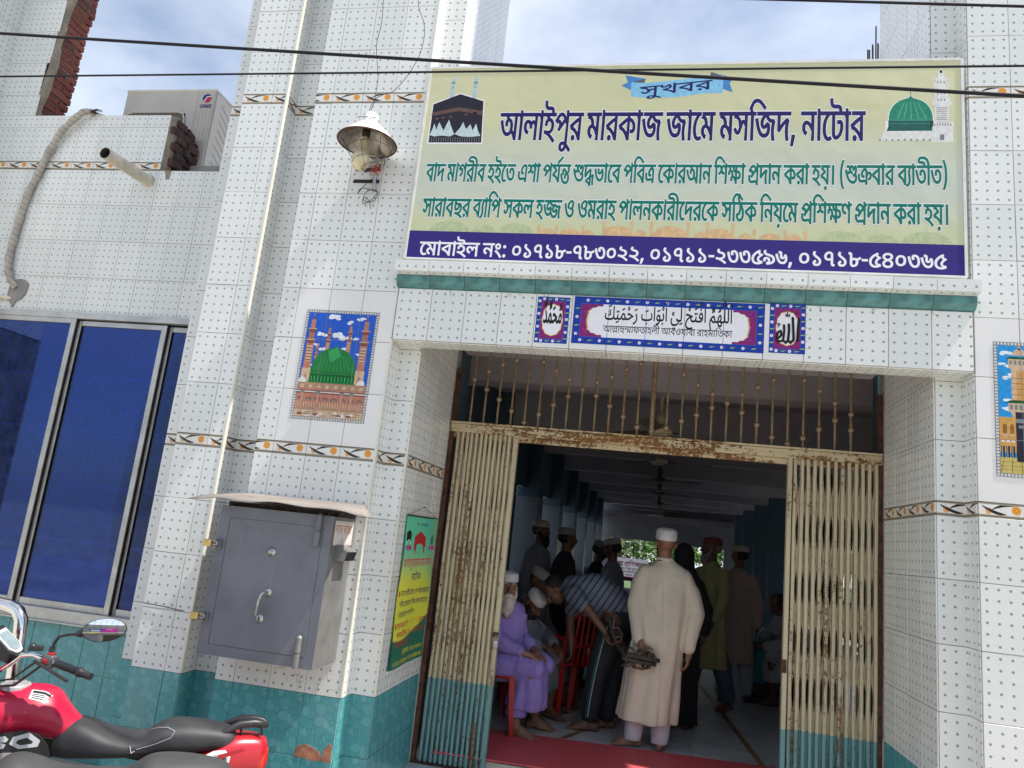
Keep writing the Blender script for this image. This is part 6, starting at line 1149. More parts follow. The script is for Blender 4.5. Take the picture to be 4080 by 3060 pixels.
# ================================================================== PICTURE TILES
def border(mb, Mx, x0, x1, z0, z1, w, z, ia, ib, step=0.0168):
    rect(mb, Mx, x0, x1, z0, z1, z, ia)
    k = 0; x = x0 + .003
    while x < x1 - w * .5:
        for zz2 in (z0 + .003, z1 - w + .003):
            rect(mb, Mx, x, x + step * .62, zz2, zz2 + w - .006, z + .0004, ib)
        x += step; k += 1
    y = z0 + w
    while y < z1 - w:
        for xx in (x0 + .003, x1 - w + .003): rect(mb, Mx, xx, xx + w - .006, y, y + step * .62, z + .0004, ib)
        y += step
def splitprint(name, mats, parent, mb): return mb.build(name, mats, parent)
pp = thing('green_dome_picture', 'tile picture of a green dome and pink minarets, left of the doorway', 'picture', (-0.342, -0.006, 2.42))
Mp = rel(pp) @ front(-TILE_T - 0.0018)
mb = MB(); Pm = ['framegrey', 'framewhite', 'pblue', 'cloud', 'pinkstone', 'pinkdark', 'pgreen', 'pgreen2', 'pgreen3', 'sand', 'sand2', 'stonewhite']
px0, px1, pz0, pz1 = -0.588, -0.098, 2.070, 2.779
border(mb, Mp, px0, px1, pz0, pz1, 0.019, 0.0006, 0, 1)
ix0, ix1, iz0, iz1 = px0 + .019, px1 - .019, pz0 + .019, pz1 - .019
rect(mb, Mp, ix0, ix1, iz0, iz1, 0.0013, 2)
rr = random.Random(4)
for cx, cz, s in ((-0.40, 2.735, .045), (-0.365, 2.728, .03), (-0.27, 2.705, .04), (-0.21, 2.73, .03), (-0.345, 2.62, .05), (-0.30, 2.60, .045), (-0.46, 2.62, .035), (-0.43, 2.52, .04), (-0.29, 2.53, .035), (-0.22, 2.60, .03), (-0.20, 2.50, .035), (-0.50, 2.55, .03), (-0.49, 2.42, .03)):
    for _ in range(5): disc(mb, Mp, cx + rr.uniform(-s, s) * .6, cz + rr.uniform(-s, s) * .22, s * rr.uniform(.3, .6), s * rr.uniform(.12, .26), 0.0017 + rr.uniform(0, .0003), 3, 10)
def minaret(cx, zb, H, w, z):
    rect(mb, Mp, cx - w * .42, cx + w * .42, zb, zb + H * .60, z, 4)
    rect(mb, Mp, cx - w * .30, cx + w * .30, zb + H * .30, zb + H * .52, z + .0003, 9)
    for k in range(5): rect(mb, Mp, cx - w * .30, cx + w * .30, zb + H * (.31 + k * .042), zb + H * (.325 + k * .042), z + .0005, 5)
    for a, q in ((.58, .55), (.74, .5)):
        flat(mb, Mp, [(cx - w * .3, zb + H * (a - .03)), (cx + w * .3, zb + H * (a - .03)), (cx + w * q, zb + H * (a + .02)), (cx - w * q, zb + H * (a + .02))], z + .0004, 5)
        rect(mb, Mp, cx - w * q, cx + w * q, zb + H * (a + .02), zb + H * (a + .032), z + .0004, 9)
    rect(mb, Mp, cx - w * .3, cx + w * .3, zb + H * .61, zb + H * .73, z + .0002, 4); rect(mb, Mp, cx - w * .26, cx + w * .26, zb + H * .77, zb + H * .84, z + .0002, 4)
    for k in (-.15, 0, .15): rect(mb, Mp, cx + w * k - w * .03, cx + w * k + w * .03, zb + H * .63, zb + H * .71, z + .0005, 5)
    disc(mb, Mp, cx, zb + H * .87, w * .26, H * .045, z + .0003, 4, 12); rect(mb, Mp, cx - w * .05, cx + w * .05, zb + H * .9, zb + H * .97, z + .0003, 5); disc(mb, Mp, cx, zb + H * .975, w * .06, w * .08, z + .0003, 9, 8)
    rect(mb, Mp, cx - w * .52, cx + w * .52, zb, zb + H * .20, z + .0001, 9); disc(mb, Mp, cx, zb + H * .07, w * .2, H * .05, z + .0004, 10, 10)
minaret(-0.530, 2.305, 0.455, 0.058, 0.0022); minaret(-0.172, 2.305, 0.455, 0.058, 0.0022)
minaret(-0.412, 2.42, 0.27, 0.032, 0.0021); minaret(-0.272, 2.42, 0.29, 0.034, 0.0021); minaret(-0.478, 2.36, 0.22, 0.024, 0.0023)
cx, cz = -0.352, 2.365
ps = [(cx + 0.150 * math.cos(math.pi * k / 30), cz + 0.168 * max(0.0, math.sin(math.pi * k / 30)) ** .8) for k in range(31)]
ps[15] = (cx, cz + 0.187); flat(mb, Mp, ps, 0.0034, 6)
flat(mb, Mp, [(cx - .05, cz + .145), (cx + .01, cz + .178), (cx + .04, cz + .12), (cx - .02, cz + .075)], 0.0036, 7)
for k in range(-5, 6):
    a = k / 5.5
    flat(mb, Mp, [(cx + a * .148 - .0012, cz + .02), (cx + a * .148 + .0012, cz + .02), (cx + a * .10 + .001, cz + .02 + .135 * math.sqrt(max(0.02, 1 - a * a)) * .85), (cx + a * .10 - .001, cz + .02 + .135 * math.sqrt(max(0.02, 1 - a * a)) * .85)], 0.0038, 7)
rect(mb, Mp, cx - .150, cx + .150, cz - .062, cz + .012, 0.0035, 8); rect(mb, Mp, cx - .150, cx + .150, cz - .004, cz + .010, 0.0038, 6)
for k in range(13): rect(mb, Mp, cx - .142 + k * .0225, cx - .128 + k * .0225, cz - .052, cz - .012, 0.0038, 6)
for k in range(13): rect(mb, Mp, cx - .139 + k * .0225, cx - .133 + k * .0225, cz - .045, cz - .018, 0.0040, 7)
flat(mb, Mp, [(cx - .165, cz - .062), (cx + .165, cz - .062), (cx + .15, cz - .05), (cx - .15, cz - .05)], 0.0039, 6)
for x in (-0.545, -0.155): disc(mb, Mp, x, 2.305, .026, .034, 0.0040, 11, 14, 0, math.pi)
rect(mb, Mp, ix0, ix1, 2.255, 2.305, 0.0041, 4); rect(mb, Mp, ix0, ix1, 2.272, 2.300, 0.0043, 10)
for k in range(8): disc(mb, Mp, ix0 + .03 + k * .056, 2.272, .013, .022, 0.0045, 9, 10, 0, math.pi)
rect(mb, Mp, ix0, ix1, 2.235, 2.256, 0.0044, 5); rect(mb, Mp, ix0, ix1, 2.244, 2.250, 0.0046, 11)
rect(mb, Mp, ix0, ix1, iz0, 2.236, 0.0041, 4)
for k in range(8): disc(mb, Mp, ix0 + .03 + k * .056, 2.195, .020, .020, 0.0044, 5, 12, 0, math.pi); disc(mb, Mp, ix0 + .03 + k * .056, 2.192, .015, .015, 0.0046, 0, 12, 0, math.pi)
rect(mb, Mp, ix0, ix1, iz0, 2.150, 0.0045, 10)
for k in range(26): rect(mb, Mp, ix0 + .004 + k * .0174, ix0 + .011 + k * .0174, 2.135, 2.182, 0.0044, 9)
rect(mb, Mp, ix0, ix1, iz0, 2.132, 0.0047, 9)
for _ in range(26): flat(mb, Mp, [(ix0 + rr.uniform(0, .36), rr.uniform(iz0, 2.12))] * 1 + [], 0, 0) if False else disc(mb, Mp, rr.uniform(ix0 + .03, ix1 - .03), rr.uniform(iz0 + .008, 2.122), rr.uniform(.012, .03), rr.uniform(.003, .007), 0.0049 + rr.uniform(0, .0002), 10 if rr.random() < .5 else 11, 7)
for x in (-0.530, -0.425, -0.268, -0.205): rect(mb, Mp, x - .009, x + .009, 2.105, 2.245, 0.0050, 4); rect(mb, Mp, x - .013, x + .013, 2.235, 2.25, 0.0051, 0); rect(mb, Mp, x - .015, x + .015, 2.100, 2.112, 0.0051, 5); rect(mb, Mp, x - .002, x + .003, 2.112, 2.235, 0.0052, 9)
# tile joints cutting the picture
for x in (XM0 + .342, XM0 + .564): rect(mb, Mp, x - .0012, x + .0012, pz0, pz1, 0.0056, 0)
for z in (UZ(.302), UZ(.604)): rect(mb, Mp, px0, px1, z - .0014, z + .0014, 0.0056, 0)
mb.build('printed_picture', Pm, pp)

p2 = thing('minaret_picture', 'tile picture of a yellow minaret and arcade under blue sky, right of the doorway', 'picture', (3.64, -0.006, 2.42))
M2 = rel(p2) @ front(-TILE_T - 0.0018); mb = MB(); Pm = ['framegrey', 'framewhite', 'pblue2', 'cloud', 'ochre', 'ochre2', 'sand', 'stonewhite', 'kaabablk', 'yellowfloor', 'framegrey', 'pgreen3']
qx0, qx1, qz0, qz1 = 3.390, 3.890, 2.063, 2.788
border(mb, M2, qx0, qx1, qz0, qz1, 0.019, 0.0006, 0, 1)
rect(mb, M2, qx0 + .019, qx1 - .019, qz0 + .019, qz1 - .019, 0.0013, 2)
for cx, cz, s in ((3.45, 2.73, .04), (3.44, 2.66, .035), (3.60, 2.70, .045), (3.46, 2.60, .045), (3.58, 2.58, .05), (3.45, 2.47, .03), (3.44, 2.42, .035), (3.62, 2.47, .04), (3.75, 2.66, .05)):
    for _ in range(5): disc(mb, M2, cx + rr.uniform(-s, s) * .6, cz + rr.uniform(-s, s) * .22, s * rr.uniform(.3, .6), s * rr.uniform(.12, .26), 0.0017 + rr.uniform(0, .0003), 3, 10)
cx = 3.515
rect(mb, M2, cx - .042, cx + .042, 2.36, 2.66, 0.0022, 4); rect(mb, M2, cx - .042, cx - .018, 2.36, 2.66, 0.0024, 6)
for k in range(5): rect(mb, M2, cx - .042, cx + .042, 2.47 + k * .03, 2.473 + k * .03, 0.0025, 5)
flat(mb, M2, [(cx - .04, 2.63), (cx + .04, 2.63), (cx + .058, 2.66), (cx - .058, 2.66)], 0.0026, 6); rect(mb, M2, cx - .055, cx + .055, 2.66, 2.695, 0.0026, 6)
for k in range(5): rect(mb, M2, cx - .048 + k * .021, cx - .036 + k * .021, 2.665, 2.688, 0.0028, 0)
flat(mb, M2, [(cx - .065, 2.695), (cx + .065, 2.695), (cx + .05, 2.707), (cx - .05, 2.707)], 0.0027, 11); disc(mb, M2, cx, 2.715, .032, .038, 0.0029, 6, 16, 0, math.pi); rect(mb, M2, cx - .005, cx + .005, 2.745, 2.775, 0.0029, 4)
flat(mb, M2, [(cx - .075, 2.455), (cx + .075, 2.455), (cx + .05, 2.47), (cx - .05, 2.47)], 0.0027, 11); rect(mb, M2, cx - .060, cx + .060, 2.415, 2.455, 0.0027, 6)
for k in range(5): rect(mb, M2, cx - .052 + k * .022, cx - .038 + k * .022, 2.42, 2.448, 0.0029, 0)
flat(mb, M2, [(cx - .058, 2.415), (cx + .058, 2.415), (cx + .035, 2.385), (cx - .035, 2.385)], 0.0027, 6)
rect(mb, M2, qx0 + .019, 3.50, 2.19, 2.378, 0.0031, 4)
for k in range(3):
    xx = 3.425 + k * .034
    rect(mb, M2, xx, xx + .020, 2.275, 2.325, 0.0033, 5); disc(mb, M2, xx + .010, 2.325, .010, .018, 0.0033, 5, 10, 0, math.pi); rect(mb, M2, xx, xx + .020, 2.275, 2.290, 0.0035, 6)
for k in range(4): disc(mb, M2, 3.425 + k * .024, 2.245, .009, .012, 0.0035, 7, 10, 0, math.pi)
for k in range(4): rect(mb, M2, 3.415 + k * .024, 3.432 + k * .024, 2.165, 2.225, 0.0035, 8); rect(mb, M2, 3.420 + k * .024, 3.422 + k * .024, 2.165, 2.225, 0.0037, 7)
rect(mb, M2, qx0 + .019, qx1 - .019, qz0 + .019, 2.165, 0.0033, 9)
for k in range(9): flat(mb, M2, [(3.41 + k * .05, 2.083), (3.414 + k * .05, 2.083), (3.43 + k * .04, 2.165), (3.427 + k * .04, 2.165)], 0.0035, 5)
for z in (2.10, 2.12, 2.14): rect(mb, M2, qx0 + .019, qx1 - .019, z, z + .002, 0.0035, 5)
rect(mb, M2, 3.488, qx1 - .019, 2.145, 2.408, 0.0038, 8); rect(mb, M2, 3.488, qx1 - .019, 2.350, 2.372, 0.0040, 0)
for k in range(6): rect(mb, M2, 3.50 + k * .05, 3.53 + k * .05, 2.322, 2.338, 0.0040, 0)
rect(mb, M2, XR + .2222 - .0012, XR + .2222 + .0012, qz0, qz1, 0.0046, 0)
for z in (UZ(.302), UZ(.604)): rect(mb, M2, qx0, qx1, z - .0014, z + .0014, 0.0046, 0)
mb.build('printed_picture', Pm, p2)

# --- calligraphy plaques on the lintel
PQ = ['plqblue', 'plqpink', 'printwhite', 'plqgold', 'leafgreen', 'inkblack', 'pblue', 'magenta']
def flowers(mb, Mx, pts):
    for k, (x, z) in enumerate(pts):
        if k % 2:
            for q in range(4): disc(mb, Mx, x + (q - 1.5) * .0055, z + (0.002 if q % 2 else -.002), .0052, .0022, 0.0030, 4, 8)
        else:
            for q in range(6): disc(mb, Mx, x + .0060 * math.cos(q * math.pi / 3), z + .0060 * math.sin(q * math.pi / 3), .0038, .0038, 0.0030 + q * .00002, 2, 8)
            disc(mb, Mx, x, z, .0022, .0022, 0.0034, 7, 8)
        disc(mb, Mx, x + .018, z + .004, .0028, .0028, 0.0030, 7, 6)
def scallop(mb, Mx, x0, x1, z0, z1, z, mi, amp=0.006, n=44, p=2.6):
    cx, cz, a, b = (x0 + x1) / 2, (z0 + z1) / 2, (x1 - x0) / 2, (z1 - z0) / 2; ps = []
    for k in range(n * 2):
        t = 2 * math.pi * k / (n * 2); c, s_ = math.cos(t), math.sin(t)
        r = 1 + 0 * t
        q = amp * abs(math.sin(t * n / 5))
        ps.append((cx + math.copysign(abs(c) ** (2 / p), c) * (a - q), cz + math.copysign(abs(s_) ** (2 / p), s_) * (b - q)))
    flat(mb, Mx, ps, z, mi)
def plaque(name, label, x0, x1, z0, z1, key, kind_):
    t = thing(name, label, 'plaque', ((x0 + x1) / 2, ly - TILE_T, z0))
    Mx = rel(t) @ front(ly - TILE_T - 0.0018); mb = MB()
    rect(mb, Mx, x0, x1, z0, z1, 0.0008, 0)
    w = 0.026 if kind_ == 'small' else 0.044
    rect(mb, Mx, x0 + w - .003, x1 - w + .003, z0 + w - .003, z1 - w + .003, 0.0014, 6)
    if kind_ == 'small':
        rect(mb, Mx, x0 + w, x1 - w, z0 + w, z1 - w, 0.0018, 1)
        scallop(mb, Mx, x0 + .033, x1 - .033, z0 + .042, z1 - .042, 0.0021, 3, .004, 30, 2.3); scallop(mb, Mx, x0 + .037, x1 - .037, z0 + .047, z1 - .047, 0.0024, 2, .004, 30, 2.3)
        pts = [(x0 + .013, z0 + .02 + k * .040) for k in range(7)] + [(x1 - .013, z0 + .03 + k * .040) for k in range(7)] + [(x0 + .04 + k * .036, z0 + .013) for k in range(4)] + [(x0 + .04 + k * .036, z1 - .013) for k in range(4)]
        flowers(mb, Mx, pts)
    else:
        rect(mb, Mx, x0 + w, x0 + w + .16, z0 + w, z1 - w, 0.0018, 1); rect(mb, Mx, x1 - w - .16, x1 - w, z0 + w, z1 - w, 0.0018, 1)
        rect(mb, Mx, x0 + w + .13, x1 - w - .13, z0 + w, z1 - w, 0.0022, 2)
        scallop(mb, Mx, x0 + .078, x1 - .078, z0 + w + .002, z1 - w - .002, 0.0025, 3, .006, 60, 5); scallop(mb, Mx, x0 + .086, x1 - .086, z0 + w - .001, z1 - w + .001, 0.0028, 2, .006, 60, 5)
        pts = [(x0 + .05 + k * .058, z0 + .022) for k in range(18)] + [(x0 + .08 + k * .058, z1 - .022) for k in range(18)] + [(x0 + .022, z0 + .06 + k * .052) for k in range(4)] + [(x1 - .022, z0 + .06 + k * .052) for k in range(4)]
        flowers(mb, Mx, pts)
        rrr = random.Random(2)
        for sx in (x0 + w + .01, x1 - w - .055):
            for _ in range(30): disc(mb, Mx, sx + rrr.uniform(0, .045), rrr.uniform(z0 + w + .01, z1 - w - .01), rrr.uniform(.003, .007), rrr.uniform(.002, .005), 0.0021, 0 if rrr.random() < .6 else 7, 6)
    if key == 'dua':
        text(mb, 'dua', Mx, x0 + .185, x0 + .915, z0 + .155, 0.115, 5, (12, 16), 0.0036, rise=.012)
        text(mb, 'plq', Mx, x0 + .182, x0 + .915, z0 + .078, 0.062, 5, (6, 6), 0.0036, rise=.004)
        for k in (1, 2, 3, 4): x = bc[5 + k]; rect(mb, Mx, x - .0012, x + .0012, z0, z1, 0.0042, 6 if False else 0)
    else:
        cx = (x0 + x1) / 2
        if key == 'muh': text(mb, 'muh', Mx, x0 + .042, x1 - .040, z0 + .125, .165, 5, (34, 26), .0036); S_ = W_ = []
        else:
            S_ = [[(x1 - .036, z1 - .085), (x1 - .040, z1 - .15), (x1 - .042, z0 + .075)],
                  [(x1 - .070, z1 - .080), (x1 - .066, z1 - .14), (x1 - .062, z0 + .080), (x1 - .078, z0 + .062), (x1 - .092, z0 + .075), (x1 - .088, z0 + .13), (x1 - .090, z0 + .17)],
                  [(x1 - .092, z0 + .075), (x1 - .104, z0 + .060), (x1 - .118, z0 + .075), (x1 - .114, z0 + .13), (x1 - .116, z0 + .165)],
                  [(x1 - .118, z0 + .072), (x1 - .145, z0 + .066), (x0 + .040, z0 + .085), (x0 + .046, z0 + .120), (x0 + .062, z0 + .130), (x0 + .066, z0 + .105), (x0 + .052, z0 + .088)],
                  [(x1 - .088, z1 - .060), (x1 - .088, z1 - .075), (x1 - .097, z1 - .076), (x1 - .097, z1 - .062), (x1 - .106, z1 - .075), (x1 - .108, z1 - .060)], [(x1 - .098, z1 - .045), (x1 - .099, z1 - .060)],
                  [(x0 + .052, z0 + .175), (x0 + .044, z0 + .168), (x0 + .052, z0 + .160), (x0 + .058, z0 + .172), (x0 + .046, z0 + .15)], [(x1 - .060, z1 - .060), (x1 - .044, z1 - .052)]]
            W_ = [.0072, .0068, .0062, .0062, .0024, .0022, .0024, .0020]
        for sp, w_ in zip(S_, W_):
            for i in range(len(sp) - 1):
                p, q = Vector(sp[i]), Vector(sp[i + 1]); d = (q - p)
                if d.length < 1e-5: continue
                nn = Vector((-d.y, d.x)).normalized() * w_
                mb.add([Mx @ Vector((c.x, c.y, 0.0036 + i * .00003)) for c in (p - nn, q - nn, q + nn, p + nn)], [(0, 1, 2, 3)], 5)
                disc(mb, Mx, q.x, q.y, w_, w_, 0.0037 + i * .00003, 5, 10)
            disc(mb, Mx, sp[0][0], sp[0][1], w_ * .8, w_ * .8, 0.0037, 5, 8)
    mb.build('printed_calligraphy', PQ, t)
plaque('small_plaque', 'small blue bordered Arabic plaque at the left end of the lintel row', 0.898, 1.094, 2.640, 2.927, 'muh', 'small')
plaque('long_plaque', 'long blue bordered plaque with an Arabic line above a Bengali line', 1.120, 2.210, 2.648, 2.939, 'dua', 'long')
plaque('small_plaque', 'small blue bordered Arabic plaque to the right of the long one', 2.237, 2.431, 2.655, 2.946, 'allah', 'small')

# ================================================================== LAMP
lm = thing('caged_lamp', 'rusty white enamel lamp shade with bare bulb and broken wire cage on the pilaster', 'lamp', (-0.27, -0.20, 3.84))
m = MB()
m.lathe([(0.0, 0.205), (0.032, 0.205), (0.045, 0.195), (0.047, 0.140), (0.060, 0.128), (0.095, 0.100), (0.135, 0.062), (0.168, 0.025), (0.186, 0.002)], 36)
m.build('lamp_shade', 'enamel', lm)
m = MB(); m.lathe([(0.184, 0.000), (0.164, 0.022), (0.130, 0.058), (0.090, 0.094), (0.058, 0.112), (0.0, 0.116)][::-1], 36); m.build('reflector', 'reflector', lm)
m = MB(); m.tube([(0.187 * math.cos(a * math.pi / 18), 0.187 * math.sin(a * math.pi / 18), 0.0) for a in range(37)], 0.0052, 6, 0, False); m.build('rim', 'rust', lm)
m = MB(); m.lathe([(0.0, 0.112), (0.026, 0.112), (0.026, 0.045), (0.020, 0.040), (0.0, 0.040)][::-1], 14, 0, Matrix.Translation((-0.016, 0, 0))); m.build('socket', 'iron', lm)
m = MB(); m.lathe([(0.012, 0.055), (0.016, 0.03), (0.022, -0.005), (0.034, -0.05), (0.052, -0.085), (0.0605, -0.115), (0.058, -0.145), (0.045, -0.170), (0.024, -0.184), (0.0005, -0.188)], 26, 0, Matrix.Translation((-0.020, 0, 0)) @ Matrix.Rotation(0.05, 4, 'Y')); m.build('bulb', 'bulb', lm)
m = MB()
def ring(cx, cy, cz, r, tilt=0, rr=0.0016): m.tube([(cx + r * math.cos(a * math.pi / 14), cy + r * math.sin(a * math.pi / 14), cz + tilt * r * math.cos(a * math.pi / 14)) for a in range(29)], rr, 4, 0, False)
ring(0.02, 0, -0.055, 0.135, 0.12); ring(0.03, 0, -0.135, 0.100, 0.18); ring(0.06, -0.01, -0.175, 0.055, 0.3)
for a in (0.2, 1.3, 2.5, 3.6, 4.7, 5.6):
    m.tube([(0.165 * math.cos(a), 0.165 * math.sin(a), 0.0), (0.02 + 0.14 * math.cos(a), 0.138 * math.sin(a), -0.06), (0.03 + 0.10 * math.cos(a), 0.10 * math.sin(a), -0.135), (0.02, 0, -0.205)], 0.0016, 4, 0, False)
m.build('wire_cage', 'iron', lm)
MT['redwire'] = simple('rusty_red_wire', (0.45, 0.07, 0.03), 0.6)
m = MB(); r3 = random.Random(5)
for _ in range(9):
    p = Vector((0.075, 0.02, -0.165)); pts = []
    for k in range(7): pts.append(p + Vector((r3.uniform(-.035, .035), r3.uniform(-.02, .02), r3.uniform(-.045, .035))))
    m.tube(pts, 0.0013, 4, 0, False)
m.build('wire_tangle', 'redwire', lm)
m = MB(); m.tube([(0.012, 0.175, -0.24), (0.012, 0.165, -0.10), (0.012, 0.150, 0.02), (0.012, 0.11, 0.11), (0.006, 0.05, 0.135), (0, 0.0, 0.13)], 0.011, 10); m.build('arm', 'steel', lm)
m = MB()
m.box(-0.142, 0.036, 0.188, 0.193, -0.178, -0.156); m.box(-0.142, 0.032, 0.188, 0.193, -0.092, -0.072); m.tube([(0.012, 0.190, -0.168), (0.012, 0.165, -0.168)], 0.014, 8)
m.build('wall_strap', 'iron', lm)
def wire(name, label, pts, r, group=None, n=5, mat='wire', cat='cable'):
    P = [Vector(p) for p in pts]; out = []
    for i in range(len(P) - 1):
        p0 = P[max(i - 1, 0)]; p1 = P[i]; p2 = P[i + 1]; p3 = P[min(i + 2, len(P) - 1)]
        for k in range(4):
            t = k / 4; out.append(0.5 * ((2 * p1) + (p2 - p0) * t + (2 * p0 - 5 * p1 + 4 * p2 - p3) * t * t + (3 * p1 - p0 - 3 * p2 + p3) * t ** 3))
    out.append(P[-1]); mm = MB(); mm.tube(out, r, n)
    o = mm.build(name, mat); tag(o, label, cat, group); return o
wire('hanging_wire', 'thin wire dropping straight down the pilaster to the lamp cap', [(-0.37, -.12, 5.4), (-0.355, -.12, 5.008), (-0.34, -.12, 4.779), (-0.351, -.12, 4.623), (-0.332, -.12, 4.502), (-0.304, -.12, 4.366), (-0.302, -.12, 4.24), (-0.299, -.12, 4.19), (-0.31, -.13, 4.132), (-0.29, -.17, 4.045)], 0.0021)
wire('hanging_wire', 'thin wire bowing out to the right before it loops round the lamp cap', [(-0.13, -.12, 5.4), (-0.11, -.12, 4.998), (-0.087, -.12, 4.875), (-0.041, -.12, 4.769), (-0.024, -.12, 4.657), (-0.042, -.12, 4.513), (-0.101, -.12, 4.375), (-0.18, -.12, 4.263), (-0.25, -.12, 4.235), (-0.297, -.12, 4.206), (-0.314, -.14, 4.132), (-0.300, -.20, 4.0), (-0.25, -.25, 3.985), (-0.23, -.22, 4.01), (-0.30, -.255, 3.99), (-0.36, -.22, 4.01)], 0.0021)
wire('wire_coil', 'loose coil of spare wire hanging from the wall strap under the lamp', [(-0.272, -.02, 3.70), (-0.30, -.03, 3.66), (-0.346, -.03, 3.60), (-0.361, -.03, 3.573), (-0.345, -.03, 3.61), (-0.306, -.03, 3.612), (-0.257, -.03, 3.597), (-0.219, -.03, 3.587), (-0.235, -.035, 3.56), (-0.272, -.03, 3.522), (-0.315, -.03, 3.505), (-0.31, -.03, 3.574), (-0.26, -.04, 3.60), (-0.222, -.03, 3.57), (-0.25, -.02, 3.53), (-0.30, -.03, 3.52), (-0.318, -.03, 3.55), (-0.28, -.03, 3.53), (-0.254, -.03, 3.469)], 0.0022)

# overhead cables
def span(name, label, a, b, sag, r, n=14):
    a = Vector(a); b = Vector(b)
    m = MB(); m.tube([a.lerp(b, k / n) - Vector((0, 0, sag * 4 * (k / n) * (1 - k / n))) for k in range(n + 1)], r, 6); o = m.build(name, 'wire'); tag(o, label, 'cable'); return o
def ext(a, b, t0, t1): a = Vector(a); b = Vector(b); return a + (b - a) * t0, a + (b - a) * t1
a, b = ext((-2.306, -1.0, 4.096), (3.123, -1.0, 3.624), -0.8, 1.6); span('overhead_cable', 'thick black overhead cable sloping down to the right across the sign', a, b, 0.02, 0.0085)
a, b = ext((-2.218, -1.0, 3.790), (3.128, -1.0, 3.758), -0.8, 1.6); span('overhead_cable', 'thin black overhead cable running almost level across the sign', a, b, 0.0, 0.0052)
a, b = ext((1.847, -1.0, 4.153), (3.137, -1.0, 4.059), -2.2, 3.0); span('overhead_cable', 'highest black overhead cable, seen at the top right corner', a, b, 0.0, 0.0065)

# ================================================================== DONATION BOX
dx = thing('donation_box', 'grey steel donation safe with two padlocks fixed to the tiled pilaster', 'donation box', (-0.40, 0, 0.697))
L = lambda x0, x1, y0, y1, z0, z1: (x0 + 0.40, x1 + 0.40, y0, y1, z0 - 0.697, z1 - 0.697)
BX0, BX1, BY, BZ0, BZ1 = -0.742, -0.060, -0.320, 0.697, 1.503
m = MB(); m.box(*L(BX0, BX1, BY + 0.004, -0.007, BZ0, BZ1), 1, None, 0.004)
m.box(*L(BX0, BX1, BY, BY + 0.003, BZ0, 0.752), 0); m.box(*L(BX0, BX1, BY, BY + 0.003, 1.440, BZ1), 0); m.box(*L(BX0, -0.681, BY, BY + 0.003, 0.752, 1.440), 0); m.box(*L(-0.112, BX1, BY, BY + 0.003, 0.752, 1.440), 0)
m.build('body', ['boxgrey', 'boxside'], dx)
m = MB(); m.box(*L(-0.678, -0.115, BY - 0.001, BY + 0.003, 0.755, 1.437), 0, None, 0.0012); door = m.build('door', 'boxgrey', dx)
def at_box(x, z, y=BY): return (x + 0.40, y, z - 0.697)
def rot_front(M_=Matrix.Identity(4)): return M_ @ Matrix.Rotation(math.pi / 2, 4, 'X')
def boss(cx, cz, r, h, mat='steel', parent=door, name='escutcheon', hole=False):
    m = MB(); Mx = Matrix.Translation(at_box(cx, cz, BY - 0.001)) @ Matrix.Rotation(math.pi / 2, 4, 'X')
    m.lathe([(0, h), (r * .55, h), (r * .62, h * .6), (r, h * .35), (r, 0)][::-1], 20, 0, Mx); return m.build(name, mat, parent)
boss(-0.398, 1.277, 0.026, 0.010); boss(-0.400, 1.277, 0.013, 0.018, 'steel', door, 'knob')
boss(-0.404, 0.920, 0.024, 0.008)
m = MB(); m.box(-0.003, 0.003, BY - 0.012, BY - 0.0085, 0.912 - .697, 0.930 - .697); o = m.build('keyhole', 'inkblack', door); o.location.x = -0.004
boss(-0.380, 1.062, 0.024, 0.008)
m = MB(); m.tube([at_box(-0.380, 1.062, BY - .004), at_box(-0.383, 1.062, BY - .040), at_box(-0.392, 1.052, BY - .046), at_box(-0.402, 1.02, BY - .046), at_box(-0.408, 0.945, BY - .044), at_box(-0.408, 0.936, BY - .03)], 0.0068, 10); m.build('handle', 'steel', door)
for cx, z0, z1, mt in ((-0.140, 1.335, 1.500, 'boxgrey'), (-0.150, 0.695, 0.852, 'boxside')):
    m = MB(); m.tube([at_box(cx, z0, BY - .012), at_box(cx, (z0 + z1) / 2 - .002, BY - .012)], 0.0175, 14); m.tube([at_box(cx, (z0 + z1) / 2 + .002, BY - .012), at_box(cx, z1, BY - .012)], 0.0165, 14)
    m.tube([at_box(cx, z1, BY - .012), at_box(cx, z1 + .008, BY - .012), at_box(cx, z1 + .014, BY - .012)], [0.0165, 0.012, 0.003], 14); m.build('hinge', mt, dx)
def plock(z, label):
    p = thing('padlock', label, 'padlock', (-0.735, BY - 0.02, z), 0, 'brass padlocks on the donation safe')
    m = MB(); m.box(-0.062, -0.012, -0.020, 0.006, -0.026, 0.012, 0, None, 0.003); m.build('body', 'brass', p)
    m = MB(); m.tube([(-0.012, -.008, 0.004), (0.008, -.010, 0.006), (0.020, -.012, 0.002), (0.022, -.012, -0.008), (0.012, -.010, -0.016), (-0.012, -.008, -0.014)], 0.0045, 8); m.build('shackle', 'steel', p)
    m = MB(); m.box(0.0, 0.022, -0.016, 0.018, -0.030, -0.024); m.box(-0.004, 0.030, 0.010, 0.019, -0.034, 0.018, 0, None, 0.002); m.box(0.0, 0.020, -0.022, 0.01, 0.010, 0.014); m.build('staple', 'boxside', p)
plock(1.295, 'upper brass padlock on the left edge of the grey donation safe')
plock(0.902, 'lower brass padlock on the left edge of the grey donation safe')
